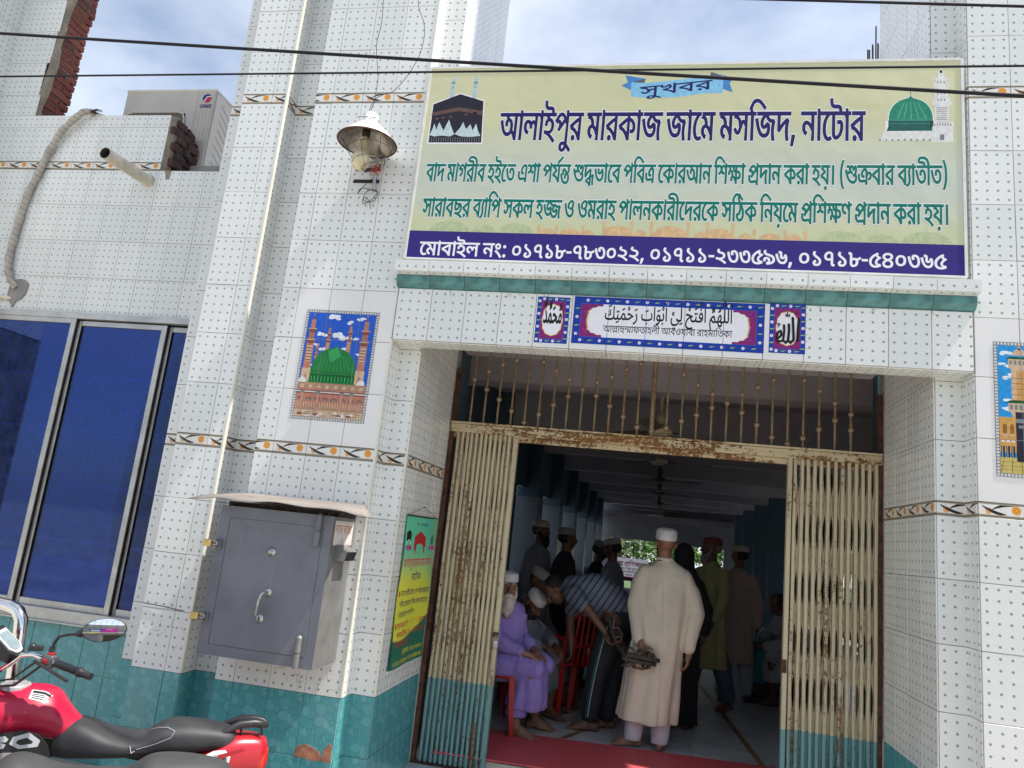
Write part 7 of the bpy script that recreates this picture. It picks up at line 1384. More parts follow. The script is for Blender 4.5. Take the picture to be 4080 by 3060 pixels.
# paper label with an arrow
MT['labelpaper'] = simple('faded_paper_label', (0.70, 0.67, 0.62), 0.4, 0, 0.06, 8)
m = MB(); Ml = Matrix.Translation((0.40, 0, -0.697)) @ faceR(BX1 + 0.0022)
rect(m, Ml, -0.298, -0.032, 1.348, 1.482, 0.0006, 0); rect(m, Ml, -0.291, -0.039, 1.354, 1.476, 0.0010, 2); rect(m, Ml, -0.289, -0.041, 1.356, 1.474, 0.0014, 0)
text(m, 'box', Ml, -0.280, -0.060, 1.412, 0.072, 1, (16, 16), 0.0020)
rect(m, Ml, -0.178, -0.170, 1.372, 1.396, 0.002, 1); flat(m, Ml, [(-0.188, 1.374), (-0.160, 1.374), (-0.174, 1.360)], 0.002, 1)
m.build('paper_label', ['labelpaper', 'labelpink', 'labelpink'], dx)
# coin spout
m = MB(); x0 = BX1 + 0.40
P = [(x0, -0.245, 1.352), (x0, -0.105, 1.352), (x0 + 0.075, -0.105, 1.318), (x0 + 0.075, -0.245, 1.318), (x0, -0.245, 1.262), (x0, -0.105, 1.262), (x0 + 0.062, -0.105, 1.268), (x0 + 0.062, -0.245, 1.268)]
P = [(a, b, c - 0.697) for a, b, c in P]
m.add(P, [(0, 1, 2, 3)], 1); m.add(P, [(1, 5, 6, 2), (0, 3, 7, 4)], 0); m.add(P, [(4, 7, 6, 5)], 0); m.add(P, [(3, 2, 6, 7)], 2)
m.build('coin_spout', ['boxside', 'boxside', 'inkblack'], dx)
# bent sheet awning
aw = thing('sheet_awning', 'crumpled pale sheet metal strip bent over the top of the donation safe', 'awning', (-0.38, -0.2, 1.55))
n1, n2 = 22, 6; vs = []; fs = []; ra = random.Random(2)
for i in range(n1 + 1):
    t = i / n1
    xb = -0.785 + 0.770 * t; xf = -0.905 + 1.085 * t
    for j in range(n2 + 1):
        q = j / n2; x = xb + (xf - xb) * q; y = -0.008 - 0.40 * q; z = 1.590 - 0.030 * q - 0.012 * math.sin(t * 3.0) * q
        if t > 0.86: z -= 0.030 * q * ((t - 0.86) / 0.14) ** 1.0 * (1 + math.sin(q * 6) * .3)
        if t < 0.16: z -= 0.028 * (1 - t / 0.16) * q
        if q > 0.8: z -= 0.016 * (q - .8) / .2 * (0.6 + 0.4 * math.sin(t * 9))
        z += 0.004 * math.sin(t * 21 + q * 4) * q
        vs.append((x + 0.38, y + 0.2, z - 1.55))
for i in range(n1):
    for j in range(n2): a = i * (n2 + 1) + j; fs.append((a, a + 1, a + n2 + 2, a + n2 + 1))
MT['sheet'] = simple('pale_galvanised_sheet', (0.25, 0.22, 0.195), 0.7, 0.1, 0.2, 3, 0.2)
m = MB(); m.add(vs, fs, 0, True); o = m.build('sheet', 'sheet', aw)
so = o.modifiers.new('t', 'SOLIDIFY'); so.thickness = 0.003
m = MB()
for x in (-0.70, -0.10): m.box(x + .38, x + .395, 0.0 - .12, 0.19, 1.50 - 1.55, 1.512 - 1.55); 
m.box(-0.74 + .38, -0.06 + .38, -0.06, 0.185, 1.504 - 1.55, 1.53 - 1.55)
m.build('support_bracket', 'iron', aw)
# crack line wire to the lower padlock with a nail
wire('tie_wire', 'thin black wire running across the tile joint to the lower padlock', [(-1.335, -0.009, 0.872), (-1.20, -0.010, 0.868), (-1.08, -0.010, 0.858), (-0.99, -0.012, 0.862), (-0.80, -0.25, 0.875), (-0.76, -0.33, 0.89)], 0.0022)

# ================================================================== HANGING BANNER (on the jamb, faces right)
hb = thing('hanging_banner', 'narrow green and yellow Bengali notice banner hanging on the left door jamb', 'banner', (0.158, 0.63, 1.55))
def m_banner():
    b = MatB('printed_banner_cloth'); u, v, _ = b.xyz('UV')
    c = b.mix(v.sstep(0.52, 0.80), (0.80, 0.80, 0.07), (0.12, 0.68, 0.42))
    c = b.mix(((u - 0.15) + (v - 0.9) * 0.8).sstep(0.35, 0.9), c, (0.04, 0.46, 0.50))
    c = b.mix((u - 0.62).sstep(0.0, 0.45) * (v - 0.2).sstep(0.05, 0.5) * 0.7, c, (0.25, 0.60, 0.15))
    wave = v - 0.165 - ((u * 2.0 - 0.35)._m('SINE')) * 0.0 - (u - 0.25) * (u - 0.25) * 0.22 + (0.55 - u).max(0.0) * 0.02
    c = b.mix(wave.lt(0.022), c, (0.40, 0.42, 0.05)); c = b.mix(wave.lt(0.012), c, (0.0, 0.16, 0.10))
    b.col(c).set(Roughness=0.45); return b.m
MT['banner'] = m_banner()
ya, yb, z0, z1 = 0.278, 0.965, 0.628, 1.560
def bw(u, v):   # gentle ripples of the cloth
    return 0.012 + 0.006 * math.sin(u * 7 + 0.6) * (1 - v * .6) + 0.004 * math.sin(v * 11 + u * 3)
nb1, nb2 = 14, 20; vs = []; uv = []; fs = []; uvs = []
for i in range(nb1 + 1):
    for j in range(nb2 + 1):
        u, v = i / nb1, j / nb2; vs.append((0.146 + bw(u, v) - 0.158 + TILE_T, ya + (yb - ya) * u - 0.63, z0 + (z1 - z0) * v - 1.55)); uv.append((u, v))
for i in range(nb1):
    for j in range(nb2): a = i * (nb2 + 1) + j; f = (a, a + nb2 + 1, a + nb2 + 2, a + 1); fs.append(f); uvs.append([uv[k] for k in f])
m = MB(); m.add(vs, fs, 0, True, uvs); m.build('cloth', 'banner', hb)
class WarpM:
    """places flat print on the rippled cloth"""
    def __matmul__(s, p):
        u = (p.x - ya) / (yb - ya); v = (p.y - z0) / (z1 - z0)
        return Vector((0.146 + TILE_T + bw(u, v) + p.z - 0.158, p.x - 0.63, p.y - 1.55))
Wm = WarpM(); m = MB(); PB = ['bred', 'navy', 'byel', 'inkblack', 'printwhite', 'domegreen', 'magenta']
hh = z1 - z0; Y = lambda f: z1 - hh * f
text(m, 'b1', Wm, 0.50, 0.76, Y(0.065), 0.030, 3, (4, 4), 0.0012)
flat(m, Wm, [(0.50, Y(.235)), (0.475, Y(.215)), (0.49, Y(.14)), (0.62, Y(.10)), (0.75, Y(.14)), (0.765, Y(.215)), (0.74, Y(.235)), (0.71, Y(.20)), (0.62, Y(.185)), (0.53, Y(.20))], 0.0010, 0)
flat(m, Wm, [(0.515, Y(.19)), (0.545, Y(.19)), (0.54, Y(.23)), (0.50, Y(.27))], 0.0009, 0); flat(m, Wm, [(0.705, Y(.19)), (0.735, Y(.19)), (0.75, Y(.27)), (0.71, Y(.23))], 0.0009, 0)
text(m, 'b1', Wm, 0.53, 0.72, Y(.175), 0.058, 2, (14, 14), 0.0018)
flat(m, Wm, [(0.305, Y(.17)), (0.305, Y(.115)), (0.36, Y(.095)), (0.405, Y(.115)), (0.405, Y(.17))], 0.0012, 3); rect(m, Wm, .305, .405, Y(.20), Y(.17), 0.0012, 4)
flat(m, Wm, [(0.86, Y(.19)), (0.865, Y(.14)), (0.89, Y(.11)), (0.915, Y(.14)), (0.92, Y(.19))], 0.0012, 5)
for x in (.32, .36, .395, .85, .90, .93):
    for k in range(4): disc(m, Wm, x + (k % 2) * .012, Y(.205 + .006 * k), .013, .011, 0.0015 + k * .0001, 6, 8)
text(m, 'b2', Wm, 0.300, 0.935, Y(.345), 0.078, 4, (26, 26), 0.0010); text(m, 'b2', Wm, 0.300, 0.935, Y(.345), 0.078, 0, (12, 12), 0.0016)
text(m, 'b3', Wm, 0.50, 0.73, Y(.435), 0.062, 1, (10, 10), 0.0014)
for key, a, b_, yy, ci in (('b4', .335, .93, .535, 1), ('b5', .335, .92, .605, 1), ('b6', .335, .70, .675, 1), ('b7', .335, .925, .745, 0), ('b8', .335, .925, .805, 0), ('b9', .335, .62, .865, 0)):
    text(m, key, Wm, a, b_, Y(yy), 0.050, ci, (10, 10), 0.0014)
rect(m, Wm, .300, .322, Y(.535), Y(.50), .0014, 0); rect(m, Wm, .300, .322, Y(.745), Y(.71), .0014, 0)
text(m, 'b10', Wm, .50, .93, Y(.925), 0.046, 2, (12, 12), 0.0014); text(m, 'b11', Wm, .33, .93, Y(.982), 0.046, 2, (12, 12), 0.0014)
m.build('printed_lettering', PB, hb)
m = MB(); m.tube([(0.006, ya - 0.63 - .012, z0 - 1.55 - .004), (0.006, yb - 0.63 + .004, z0 - 1.55 - .004)], 0.007, 8); m.build('bottom_rod', 'enamel', hb)
m = MB(); m.tube([(0.006, ya - 0.63 - .004, z1 - 1.55), (0.006, yb - 0.63 + .004, z1 - 1.55)], 0.005, 8); m.build('top_rod', 'iron', hb)
m = MB(); m.tube([(0.006, ya - 0.63, z1 - 1.55), (0.004, 0.62 - 0.63, 1.625 - 1.55), (0.006, yb - 0.63, z1 - 1.55)], 0.0013, 4); m.tube([(-0.01, 0.62 - .63, 1.625 - 1.55), (0.014, 0.62 - .63, 1.625 - 1.55)], 0.0025, 6); m.build('string', 'iron', hb)

# ================================================================== PIPE, CONDUIT, AIR CONDITIONER
pv = thing('drain_pipe', 'stained white plastic drain pipe sticking straight out of the upper wall', 'pipe', (-2.757, 0.968, 4.14))
m = MB(); m.tube([(0.0, 0.01, 0.010), (0, -0.53, -0.024)], 0.050, 20, 0, False)
m.build('barrel', 'pvc', pv)
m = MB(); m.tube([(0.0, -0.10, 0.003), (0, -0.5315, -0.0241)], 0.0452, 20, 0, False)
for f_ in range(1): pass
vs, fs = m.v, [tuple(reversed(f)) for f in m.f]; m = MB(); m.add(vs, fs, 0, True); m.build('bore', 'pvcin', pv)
m = MB(); Mx = Matrix.Translation((0, -0.531, -0.024)) @ Matrix.Rotation(math.pi / 2, 4, 'X'); m.lathe([(0.0450, 0), (0.0502, 0)], 20, 0, Mx, False); m.lathe([(0.052, 0.0), (0.056, 0.004), (0.052, 0.012)], 20, 0, Matrix.Translation((0, -0.004, 0.01)) @ Matrix.Rotation(math.pi / 2, 4, 'X')); m.build('lip', 'pvc', pv)
cd = thing('taped_conduit', 'tape wrapped cable bundle curving down the upper left wall into a plaster patch', 'conduit', (-3.8, 0.95, 4.0))
pts = [(-3.44, 1.02, 4.79), (-3.47, 0.93, 4.80), (-3.52, 0.90, 4.772), (-3.581, 0.905, 4.722), (-3.69, 0.91, 4.602), (-3.755, 0.92, 4.48), (-3.80, 0.925, 4.367), (-3.85, 0.93, 4.179), (-3.895, 0.93, 4.02), (-3.915, 0.93, 3.86), (-3.922, 0.93, 3.661), (-3.928, 0.93, 3.52), (-3.926, 0.93, 3.397), (-3.905, 0.93, 3.282), (-3.86, 0.94, 3.19), (-3.80, 0.955, 3.13)]
dens = []
for i in range(len(pts) - 1):
    for k in range(8): dens.append(Vector(pts[i]).lerp(Vector(pts[i + 1]), k / 8))
dens.append(Vector(pts[-1]))
m = MB(); m.tube([p - Vector((-3.8, 0.95, 4.0)) for p in dens], [0.026 + (0.0035 if (i % 5) < 4 else -0.001) + 0.0025 * math.sin(i * .6) for i in range(len(dens))], 12)
def m_tape():
    b = MatB('wrapped_tape'); x, y, z = b.xyz('World')
    t = ((z * 1.0 + x * 0.55) / 0.050).frac(); nz = b.noise(9, 4)
    c = b.mix(t.lt(0.10), b.mix(nz.sstep(.35, .7), (0.50, 0.46, 0.40), (0.36, 0.33, 0.29)), (0.17, 0.15, 0.13))
    b.col(c).set(Roughness=0.5).bump(t, 0.4, 0.01); return b.m
MT['tape'] = m_tape(); m.build('wrapped_bundle', 'tape', cd)
m = MB()
for k in range(9): a = random.uniform(-.6, .6); m.tube([(0.33, -.02, .795), (0.36 + random.uniform(0, .03), -.03 + a * .03, .80 + a * .05), (0.39 + random.uniform(0, .05), 0.0 + a * .06, .80 + a * .08)], [0.012, 0.005, 0.001], 5)
m.build('frayed_end', 'iron', cd)
m = MB(); m.tube([(0.33, 0.0, .80), (0.42, 0.06, .79), (0.55, 0.12, .785)], 0.02, 8); m.build('tail_end', 'pvc', cd)
m = MB(); Mc = rel(cd) @ front(WY)
m.prism([(-3.797, 3.215), (-3.735, 3.21), (-3.69, 3.165), (-3.695, 3.10), (-3.726, 3.039), (-3.77, 3.02), (-3.80, 2.96), (-3.815, 2.985), (-3.85, 3.02), (-3.876, 3.083), (-3.87, 3.15), (-3.84, 3.20)], 0.0, 0.018, Mc)
m.build('plaster_patch', 'concrete', cd)
m = MB(); m.tube([(-0.02, 0.0, -0.965), (-0.10, -0.02, -0.96), (-0.19, -0.01, -0.985), (-0.28, 0.005, -1.06)], 0.013, 8); m.build('lower_tube', 'pvc', cd)

ac = thing('air_conditioner', 'white outdoor air conditioner unit standing behind the broken parapet', 'air conditioner', (-2.99, 1.30, 4.45))
m = MB(); AW = 0.94; m.box(-0.49, 0.45, 0.0, 0.36, 0.0, 0.80, 0, None, 0.012); m.build('casing', 'acgrey', ac)
m = MB(); m.box(-0.495, 0.456, -0.004, 0.366, 0.785, 0.812, 0, None, 0.008); m.build('top_cover', 'acwhite', ac)
m = MB(); m.box(0.451, 0.457, 0.02, 0.345, 0.01, 0.78); m.box(0.262, 0.268, -0.004, 0.0, 0.0, 0.785); m.build('side_panel', 'acwhite', ac)
m = MB()
for k in range(9): z = 0.72 - k * 0.082; m.add([(0.4585, 0.10, z - .02), (0.4585, 0.27, z - .10), (0.4585, 0.27, z - .095), (0.4585, 0.10, z - .015)], [(0, 1, 2, 3)])
m.build('vent_slot', 'inkblack', ac)
m = MB(); m.tube([(-0.44, -.012, 0.50), (-0.42, -.014, 0.545), (-0.36, -.014, 0.565), (0.10, -.014, 0.565), (0.16, -.014, 0.55), (0.18, -.012, 0.50), (0.18, -.012, 0.05)], 0.008, 6)
m.build('grille_rim', 'acwhite', ac)
m = MB()
for k in range(42): x = -0.425 + k * 0.0142; m.tube([(x, -.012, 0.03), (x, -.012, 0.558)], 0.0022, 4)
m.build('fan_grille', 'acwhite', ac, kind='stuff')
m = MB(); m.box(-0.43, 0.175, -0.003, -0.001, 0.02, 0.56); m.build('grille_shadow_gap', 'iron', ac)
m = MB()
for k in range(5): x = 0.285 + k * 0.034; m.box(x, x + .004, -0.003, 0.0, 0.02, 0.60)
m.build('front_rib', 'acwhite', ac)
Ma = Matrix.Translation((0, -0.004, 0)) @ frame((0, 0, 0), (1, 0, 0), (0, 0, 1)); m = MB()
disc(m, Ma, 0.368, 0.715, .043, .043, .0004, 0, 24)
flat(m, Ma, [(0.372, 0.728), (0.412, 0.728), (0.410, 0.700), (0.395, 0.678), (0.378, 0.671), (0.350, 0.682)], .0012, 1)
flat(m, Ma, [(0.366, 0.736), (0.413, 0.736), (0.413, 0.728), (0.372, 0.728), (0.350, 0.680), (0.338, 0.684)], .0010, 2)
V, Fc = latin('GREE', 0.062)
wd = max(p.x for p in V)
m.add([Ma @ Vector((0.368 - 0.063 + p.x * 0.126 / wd, 0.618 + p.y * 0.75, .0006)) for p in V], Fc, 0)
m.build('brand_badge', ['geeblue', 'geered', 'printwhite'], ac)
m = MB(); m.box(-1.4, 0.95, -0.06, 0.95, -0.12, 0.0); o = m.build('roof_slab', 'concrete'); o.location = ac.location
tag(o, 'bare concrete roof slab under the air conditioner unit', 'roof slab', None, 'thing')
# rebar beyond the sign, top right
rb = thing('column_rebar', 'bare steel bars rising from a column behind the sign at top right', 'rebar', (3.13, 1.3, 4.8))
for x, y, h in ((-0.03, 0, .74), (-0.012, .02, .75), (0.005, 0, .785), (0.016, .03, .79), (0.030, 0, .95), (0.050, .02, .81), (0.062, .05, .82)):
    m = MB(); m.tube([(x, y, -0.6), (x + .004, y, h)], 0.006, 6); m.build('bar', 'iron', rb)
m = MB(); m.box(-.06, .12, 0.02, 0.2, -0.6, 0.50); m.build('column_stub', 'concrete', rb)

# ================================================================== PRAYER HALL
hall = thing('prayer_hall', 'long dim prayer hall with blue pilasters, cross beams and far window, seen through the gate', 'building', (1.6, 2, 0))
MH = Matrix.Translation((-1.6, -2, 0)) @ Matrix(((1, SK, 0, 0), (0, 1, 0, 0), (0, 0, 1, 0), (0, 0, 0, 1)))
def hbx(name, boxes, mat, parent=hall, kind=None):
    m = MB()
    for b in boxes: m.box(*b, 0, MH)
    return m.build(name, mat, parent, kind=kind)
HL, HR, HE, HC = -0.19, 3.97, 21.0, 3.25
P = 2.55
pys = [2.35 + P * k for k in range(8)]
# left wall in bays: pilasters with windows between
zl = []
for k, y in enumerate(pys):
    hbx('pilaster', [(HL - 0.35, HL + 0.0, y - 0.22, y + 0.22, 2.12, HC)], 'hallwall')
    hbx('tiled_pilaster_base', [(HL - 0.35, HL + 0.012, y - 0.232, y + 0.232, 0, 2.12)], 'halltile')
    hbx('cross_beam', [(HL - 0.3, HR + 0.3, y - 0.14, y + 0.14, 2.86, HC)], 'hallceil' if k % 2 == 0 else 'hallwhite')
    hbx('column', [(HR - 0.02, HR + 0.30, y - 0.16, y + 0.16, 0, 2.86)], 'hallwall')
for k in range(len(pys) - 1):
    y0, y1 = pys[k] + 0.22, pys[k + 1] - 0.22
    hbx('wall', [(HL - 0.32, HL - 0.20, y0, y1, 0, 0.85)], 'hallwall'); hbx('wall', [(HL - 0.32, HL - 0.20, y0, y1, 2.25, HC)], 'hallwall')
    hbx('shutter', [(HL - 0.30, HL - 0.26, y0, y1 - (0.46 if k < 2 else 0.62), 0.85, 2.25)], 'hallwall')  # panel added to cut the window to a bright slit and darken the hall
hbx('front_wall', [(HL - 0.35, 0.146 - 0.024, 1.31, 1.43, 0, HC), (3.16, HR + 2.4, 1.31, 1.43, 0, HC), (0.12, 3.16, 1.31, 1.43, 3.02, HC)], 'hallwall')
hbx('porch_side', [(-0.35, 0.12, 1.16, 1.31, 0, HC)], 'hallwall')
hbx('left_end_wall', [(HL - 0.32, HL - 0.20, 1.43, pys[0] - .22, 0, HC)], 'hallwall')
hbx('ceiling', [(HL - 0.35, HR + 2.5, 1.31, HE, HC, HC + 0.12)], 'hallceil')
# water stained patch on the first ceiling bay
m = MB(); rq = random.Random(8)
for x, y in ((2.10, 1.75), (2.18, 1.82), (2.26, 1.9), (2.34, 2.0), (2.5, 2.06)):
    for _ in range(4): disc(m, MH @ frame((0, 0, HC - 0.001), (1, 0, 0), (0, -1, 0)), x + rq.uniform(-.05, .05), -(y + rq.uniform(-.04, .04)), rq.uniform(.02, .05), rq.uniform(.008, .02), rq.uniform(.0005, .001), 0, 7)
m.build('ceiling_stain', 'iron', hall)
# right bay beyond the columns, with side windows to a green yard
RX = HR + 2.4
y = 1.6
hbx('side_wall', [(RX, RX + 0.12, 1.43, HE, 0, 0.75), (RX, RX + 0.12, 1.43, HE, 2.0, HC)] + [(RX, RX + 0.12, 1.43, 6.6, 0.75, 2.0)] + [(RX, RX + 0.12, yy + 1.9, yy + 3.0, 0.75, 2.0) for yy in (6.6, 9.6, 12.6, 15.6, 18.6)], 'hallwall')
g = MB()
for k in range(100): yy = 5.2 + k * 0.16; g.box(RX + 0.05, RX + 0.062, yy, yy + 0.012, 0.75, 2.0, 0, MH)
for z in (1.0, 1.35, 1.7): g.box(RX + 0.048, RX + 0.060, 5.2, HE, z, z + 0.014, 0, MH)
g.build('window_bars', 'iron', hall, kind='stuff')
# end wall with wide barred window
hbx('end_wall', [(HL - 0.3, 0.06, HE, HE + 0.15, 0, HC), (1.62, 1.80, HE, HE + 0.15, 0, HC), (HR - 0.25, HR + 2.4, HE, HE + 0.15, 0, HC), (0.06, 1.62, HE, HE + 0.15, 1.78, HC), (0.06, 1.62, HE, HE + 0.15, 0, 0.20), (1.80, HR - 0.25, HE, HE + 0.15, 1.75, HC), (1.80, HR - 0.25, HE, HE + 0.15, 0, 0.9)], 'hallwhite')
hbx('end_beam', [(HL - 0.3, HR + .3, HE - 0.35, HE - 0.02, 2.42, 2.62)], 'hallceil')
g = MB()
for k in range(12): z = 0.3 + k * 0.125; g.box(0.06, HR - 0.25, HE - 0.02, HE - 0.008, z, z + 0.010, 0, MH)
for x in (0.06, 0.84, 1.6, 2.4, 3.2): g.box(x, x + 0.022, HE - 0.03, HE - 0.015, 0.2, 1.78, 0, MH)
g.build('window_bars', 'iron', hall, kind='stuff')
# banner tied to the far window
fb = thing('far_banner', 'pink and white Bengali banner tied across the far window at the end of the hall', 'banner', (1.35, HE - 0.4, 0.78))
MT['farcloth'] = simple('translucent_white_banner', (0.70, 0.66, 0.70), 0.8)
_n = MT['farcloth'].node_tree; _t = _n.nodes.new('ShaderNodeBsdfTranslucent'); _t.inputs[0].default_value = (.85, .72, .78, 1); _x = _n.nodes.new('ShaderNodeMixShader'); _x.inputs[0].default_value = .75
_n.links.new(_n.nodes['Principled BSDF'].outputs[0], _x.inputs[1]); _n.links.new(_t.outputs[0], _x.inputs[2]); _n.links.new(_x.outputs[0], _n.nodes['Material Output'].inputs[0])
m = MB(); Mf = Matrix.Translation((-1.35, -(HE - 0.4), -0.78)) @ frame((0.46, HE - 0.4, 0), (1, 0, 0), (0, 0, 1))
rect(m, Mf, 0.10, 1.35, 0.46, 1.17, 0, 0); rect(m, Mf, 0.10, 1.35, 0.46, 0.58, .004, 2); rect(m, Mf, 0.10, 1.35, 0.52, 0.585, .008, 3)
text(m, 'far', Mf, 0.26, 1.22, 0.92, 0.20, 1, (20, 20), 0.006); text(m, 'b5', Mf, 0.16, 1.28, 0.80, 0.10, 4, (16, 16), 0.006); text(m, 'b8', Mf, 0.16, 1.28, 0.70, 0.10, 4, (16, 16), 0.006); text(m, 'b9', Mf, 0.3, 1.1, 0.61, 0.08, 4, (16, 16), 0.006)
m.build('cloth', ['farcloth', 'bred', 'bluestrip', 'geered', 'inkblack'], fb)

# ceiling fans in one line
def fan(x, y, z, a, label, light=False):
    f = thing('ceiling_fan', label, 'ceiling fan', (x, y, z), a, 'ceiling fans down the middle of the hall')
    mt = 'fanlight' if light else 'fan'
    m = MB(); m.lathe([(0, -0.045), (0.06, -0.043), (0.105, -0.022), (0.115, 0.0), (0.105, 0.018), (0.05, 0.035), (0.026, 0.06), (0.0, 0.06)], 24); m.build('motor', mt, f)
    m = MB(); m.tube([(0, 0, 0.05), (0, 0, HC - z)], 0.013, 8); m.build('down_rod', mt, f)
    m = MB(); m.lathe([(0.014, 0.05), (0.045, 0.09), (0.05, 0.15), (0.014, 0.16)], 14); m.build('canopy', mt, f)
    for k in range(3):
        t = k * 2 * math.pi / 3; m = MB(); Mx = Matrix.Rotation(t, 4, 'Z')
        for (r0, r1, w0, w1) in ((0.10, 0.20, 0.022, 0.03), (0.20, 0.62, 0.055, 0.068)):
            P_ = [(r0, -w0, -.012), (r1, -w1, -.012), (r1, w1, 0.010), (r0, w0, 0.008)]; q = [Mx @ Vector(p) for p in P_] + [Mx @ (Vector(p) - Vector((0, 0, .004))) for p in P_]
            m.add(q, [(0, 1, 2, 3), (7, 6, 5, 4), (0, 4, 5, 1), (1, 5, 6, 2), (2, 6, 7, 3), (3, 7, 4, 0)])
        m.build('blade', 'fan', f)
for i, (x, y, a, lb_, lt_) in enumerate(((1.70, 2.45, 0.3, 'nearest ceiling fan with pale hub, seen behind the knobbed bars', True), (1.73, 4.75, 0.1, 'second ceiling fan with pale hub, just under the gate beam', True), (1.79, 7.1, 0.15, 'dark ceiling fan, third along the hall from the gate', False),
        (1.84, 9.7, 0.5, 'dark ceiling fan, fourth along the hall from the gate', False), (1.90, 12.9, 0.2, 'dark ceiling fan, fifth along the hall from the gate', False), (1.98, 16.2, 0.75, 'small looking ceiling fan, second from the far window', True), (2.05, 19.0, 0.1, 'smallest looking ceiling fan, nearest the far window', True))):
    fan(x, y, 2.55, a, lb_, lt_)
# red rubber mat in the doorway
def m_mat():
    b = MatB('red_dotted_rubber'); x, y, z = b.xyz('World')
    d = b.voro(70, 'F1', 'World', 'Distance', 0.1)
    c = b.mix(d.sstep(0.2, 0.5), (0.78, 0.14, 0.15), (0.55, 0.07, 0.085)); c = b.mix(b.noise(4, 4).sstep(.4, .8) * .3, c, (0.36, 0.09, 0.09))
    b.col(c).set(Roughness=0.55).bump(d, 0.35, 0.003); return b.m
MT['mat'] = m_mat()
m = MB(); P_ = [(0.30, 1.065), (3.02, 1.20), (3.02, 2.075), (0.30, 1.84)]
m.add([(x, y, 0.0035) for x, y in P_] + [(x, y, 0.0125) for x, y in P_], [(0, 3, 2, 1), (4, 5, 6, 7), (0, 1, 5, 4), (1, 2, 6, 5), (2, 3, 7, 6), (3, 0, 4, 7)])
o = m.build('door_mat', 'mat'); tag(o, 'long red ribbed rubber mat laid across the doorway behind the gate', 'door mat')

# trees beyond the hall
def leaves(name, mat, parent, c, r, n, s, seed):
    q = random.Random(seed); m = MB()
    cl = [(Vector((q.gauss(0, .5), q.gauss(0, .5), q.gauss(0, .45))), q.uniform(.18, .38)) for _ in range(26)]
    for i in range(n):
        cc, cr = cl[i % len(cl)]; d = Vector((q.gauss(0, 1), q.gauss(0, 1), q.gauss(0, 1))).normalized() * cr * q.uniform(.5, 1)
        p = Vector(c) + Vector(((cc.x + d.x) * r[0], (cc.y + d.y) * r[1], (cc.z + d.z) * r[2]))
        u = Vector((q.uniform(-1, 1), q.uniform(-1, 1), q.uniform(-.6, .6))).normalized(); v = u.cross(Vector((q.uniform(-1, 1), q.uniform(-1, 1), q.uniform(-1, 1)))).normalized()
        L_ = s * q.uniform(.6, 1.3)
        m.add([p, p + u * L_ * .5 + v * L_ * .28, p + u * L_, p + u * L_ * .5 - v * L_ * .28], [(0, 1, 2, 3)])
    return m.build(name, mat, parent)
def m_leaf(nm, a, b_):
    b = MatB(nm); b.col(b.mix(b.noise(1.2, 4).sstep(.35, .7), a, b_)).set(Roughness=0.55)
    b.p.inputs['Transmission Weight'].default_value = 0.0; b.set(Subsurface_Weight=0.0); return b.m
MT['leafa'] = m_leaf('mango_leaf', (0.06, 0.13, 0.025), (0.12, 0.22, 0.05)); MT['leafb'] = m_leaf('pale_leaf', (0.09, 0.20, 0.04), (0.16, 0.30, 0.07)); MT['bark'] = simple('grey_bark', (0.13, 0.10, 0.075), 0.9, 0, .3, 6, .5)
for i, (x, y, h, mt, lb_) in enumerate(((0.6, 30, 4.2, 'leafa', 'leafy tree outside the far window, left half'), (3.4, 33, 4.6, 'leafb', 'paler leafy tree outside the far window, right half'), (13.0, 13.0, 4.4, 'leafa', 'tree outside the hall side window at right'), (15.5, 22.0, 4.6, 'leafb', 'tree farther back outside the hall side window'), (6.5, 36, 5.0, 'leafa', 'tree behind the far right window'))):
    t = thing('leafy_tree', lb_, 'tree', (x, y, -0.45), 0, 'trees behind the prayer hall')
    m = MB(); m.tube([(0, 0, 0), (.1, .05, 1.0), (-.05, 0, 1.9), (.1, .1, h * .8)], [.16, .13, .10, .03], 9); m.tube([(0, 0, 1.5), (.7, .3, 2.5)], [.07, .02], 6); m.tube([(0, 0, 1.3), (-.8, -.1, 2.4)], [.07, .02], 6); m.build('trunk', 'bark', t)
    leaves('crown', mt, t, (0, 0, h * .55), (2.3, 1.8, 1.6), 5200, .20, i)
MT['yardgreen'] = MT['leafb']
# hedge strip seen through the side windows
m_ = leaves('hedge', 'leafb', None, (10.6, 12.0, 0.9), (1.2, 9.0, 1.3), 9000, .22, 77); tag(m_, 'bright green hedge outside the hall side windows', 'hedge')

# ================================================================== ACROSS THE STREET (seen in the mirror and the glass)
ab = thing('shop_building', 'shop row across the street reflected in the motorcycle mirror', 'building', (7.5, -13.0, -0.42))
m = MB(); m.box(-12, 6, -1.0, 0.0, 0, 2.6); m.box(-12, 6, -1.4, -0.2, 2.6, 4.4); m.build('wall', 'concrete', ab)
m = MB(); m.box(-12, 6, -1.2, 1.1, 2.55, 2.75); m.build('canopy', 'dull', ab)
for k in range(6):
    m = MB(); m.box(-11.5 + k * 2.9, -9.2 + k * 2.9, 0.0, 0.05, 0, 2.3); m.build('shutter', 'iron' if k % 2 else 'boxgrey', ab)
m = MB()
for k in range(30): m.tube([(-11.5 + k * .6, 0.5, 4.2), (-11.5 + k * .6, 0.5, 5.2)], 0.02, 5)
m.tube([(-12, 0.5, 5.2), (6, 0.5, 5.2)], 0.03, 5); m.tube([(-12, 0.5, 4.7), (6, 0.5, 4.7)], 0.02, 5); m.build('roof_railing', 'enamel', ab, kind='stuff')
sb = thing('shop_signboard', 'blue and magenta shop signboard across the street, reflected in the motorcycle mirror', 'signboard', (9.0, -11.85, 2.9))
Mo = frame((9.0, -11.85, 2.9), (-1, 0, 0), (0, 0, 1)); Mo = Matrix.Translation((-9.0, 11.85, -2.9)) @ Mo; m = MB()
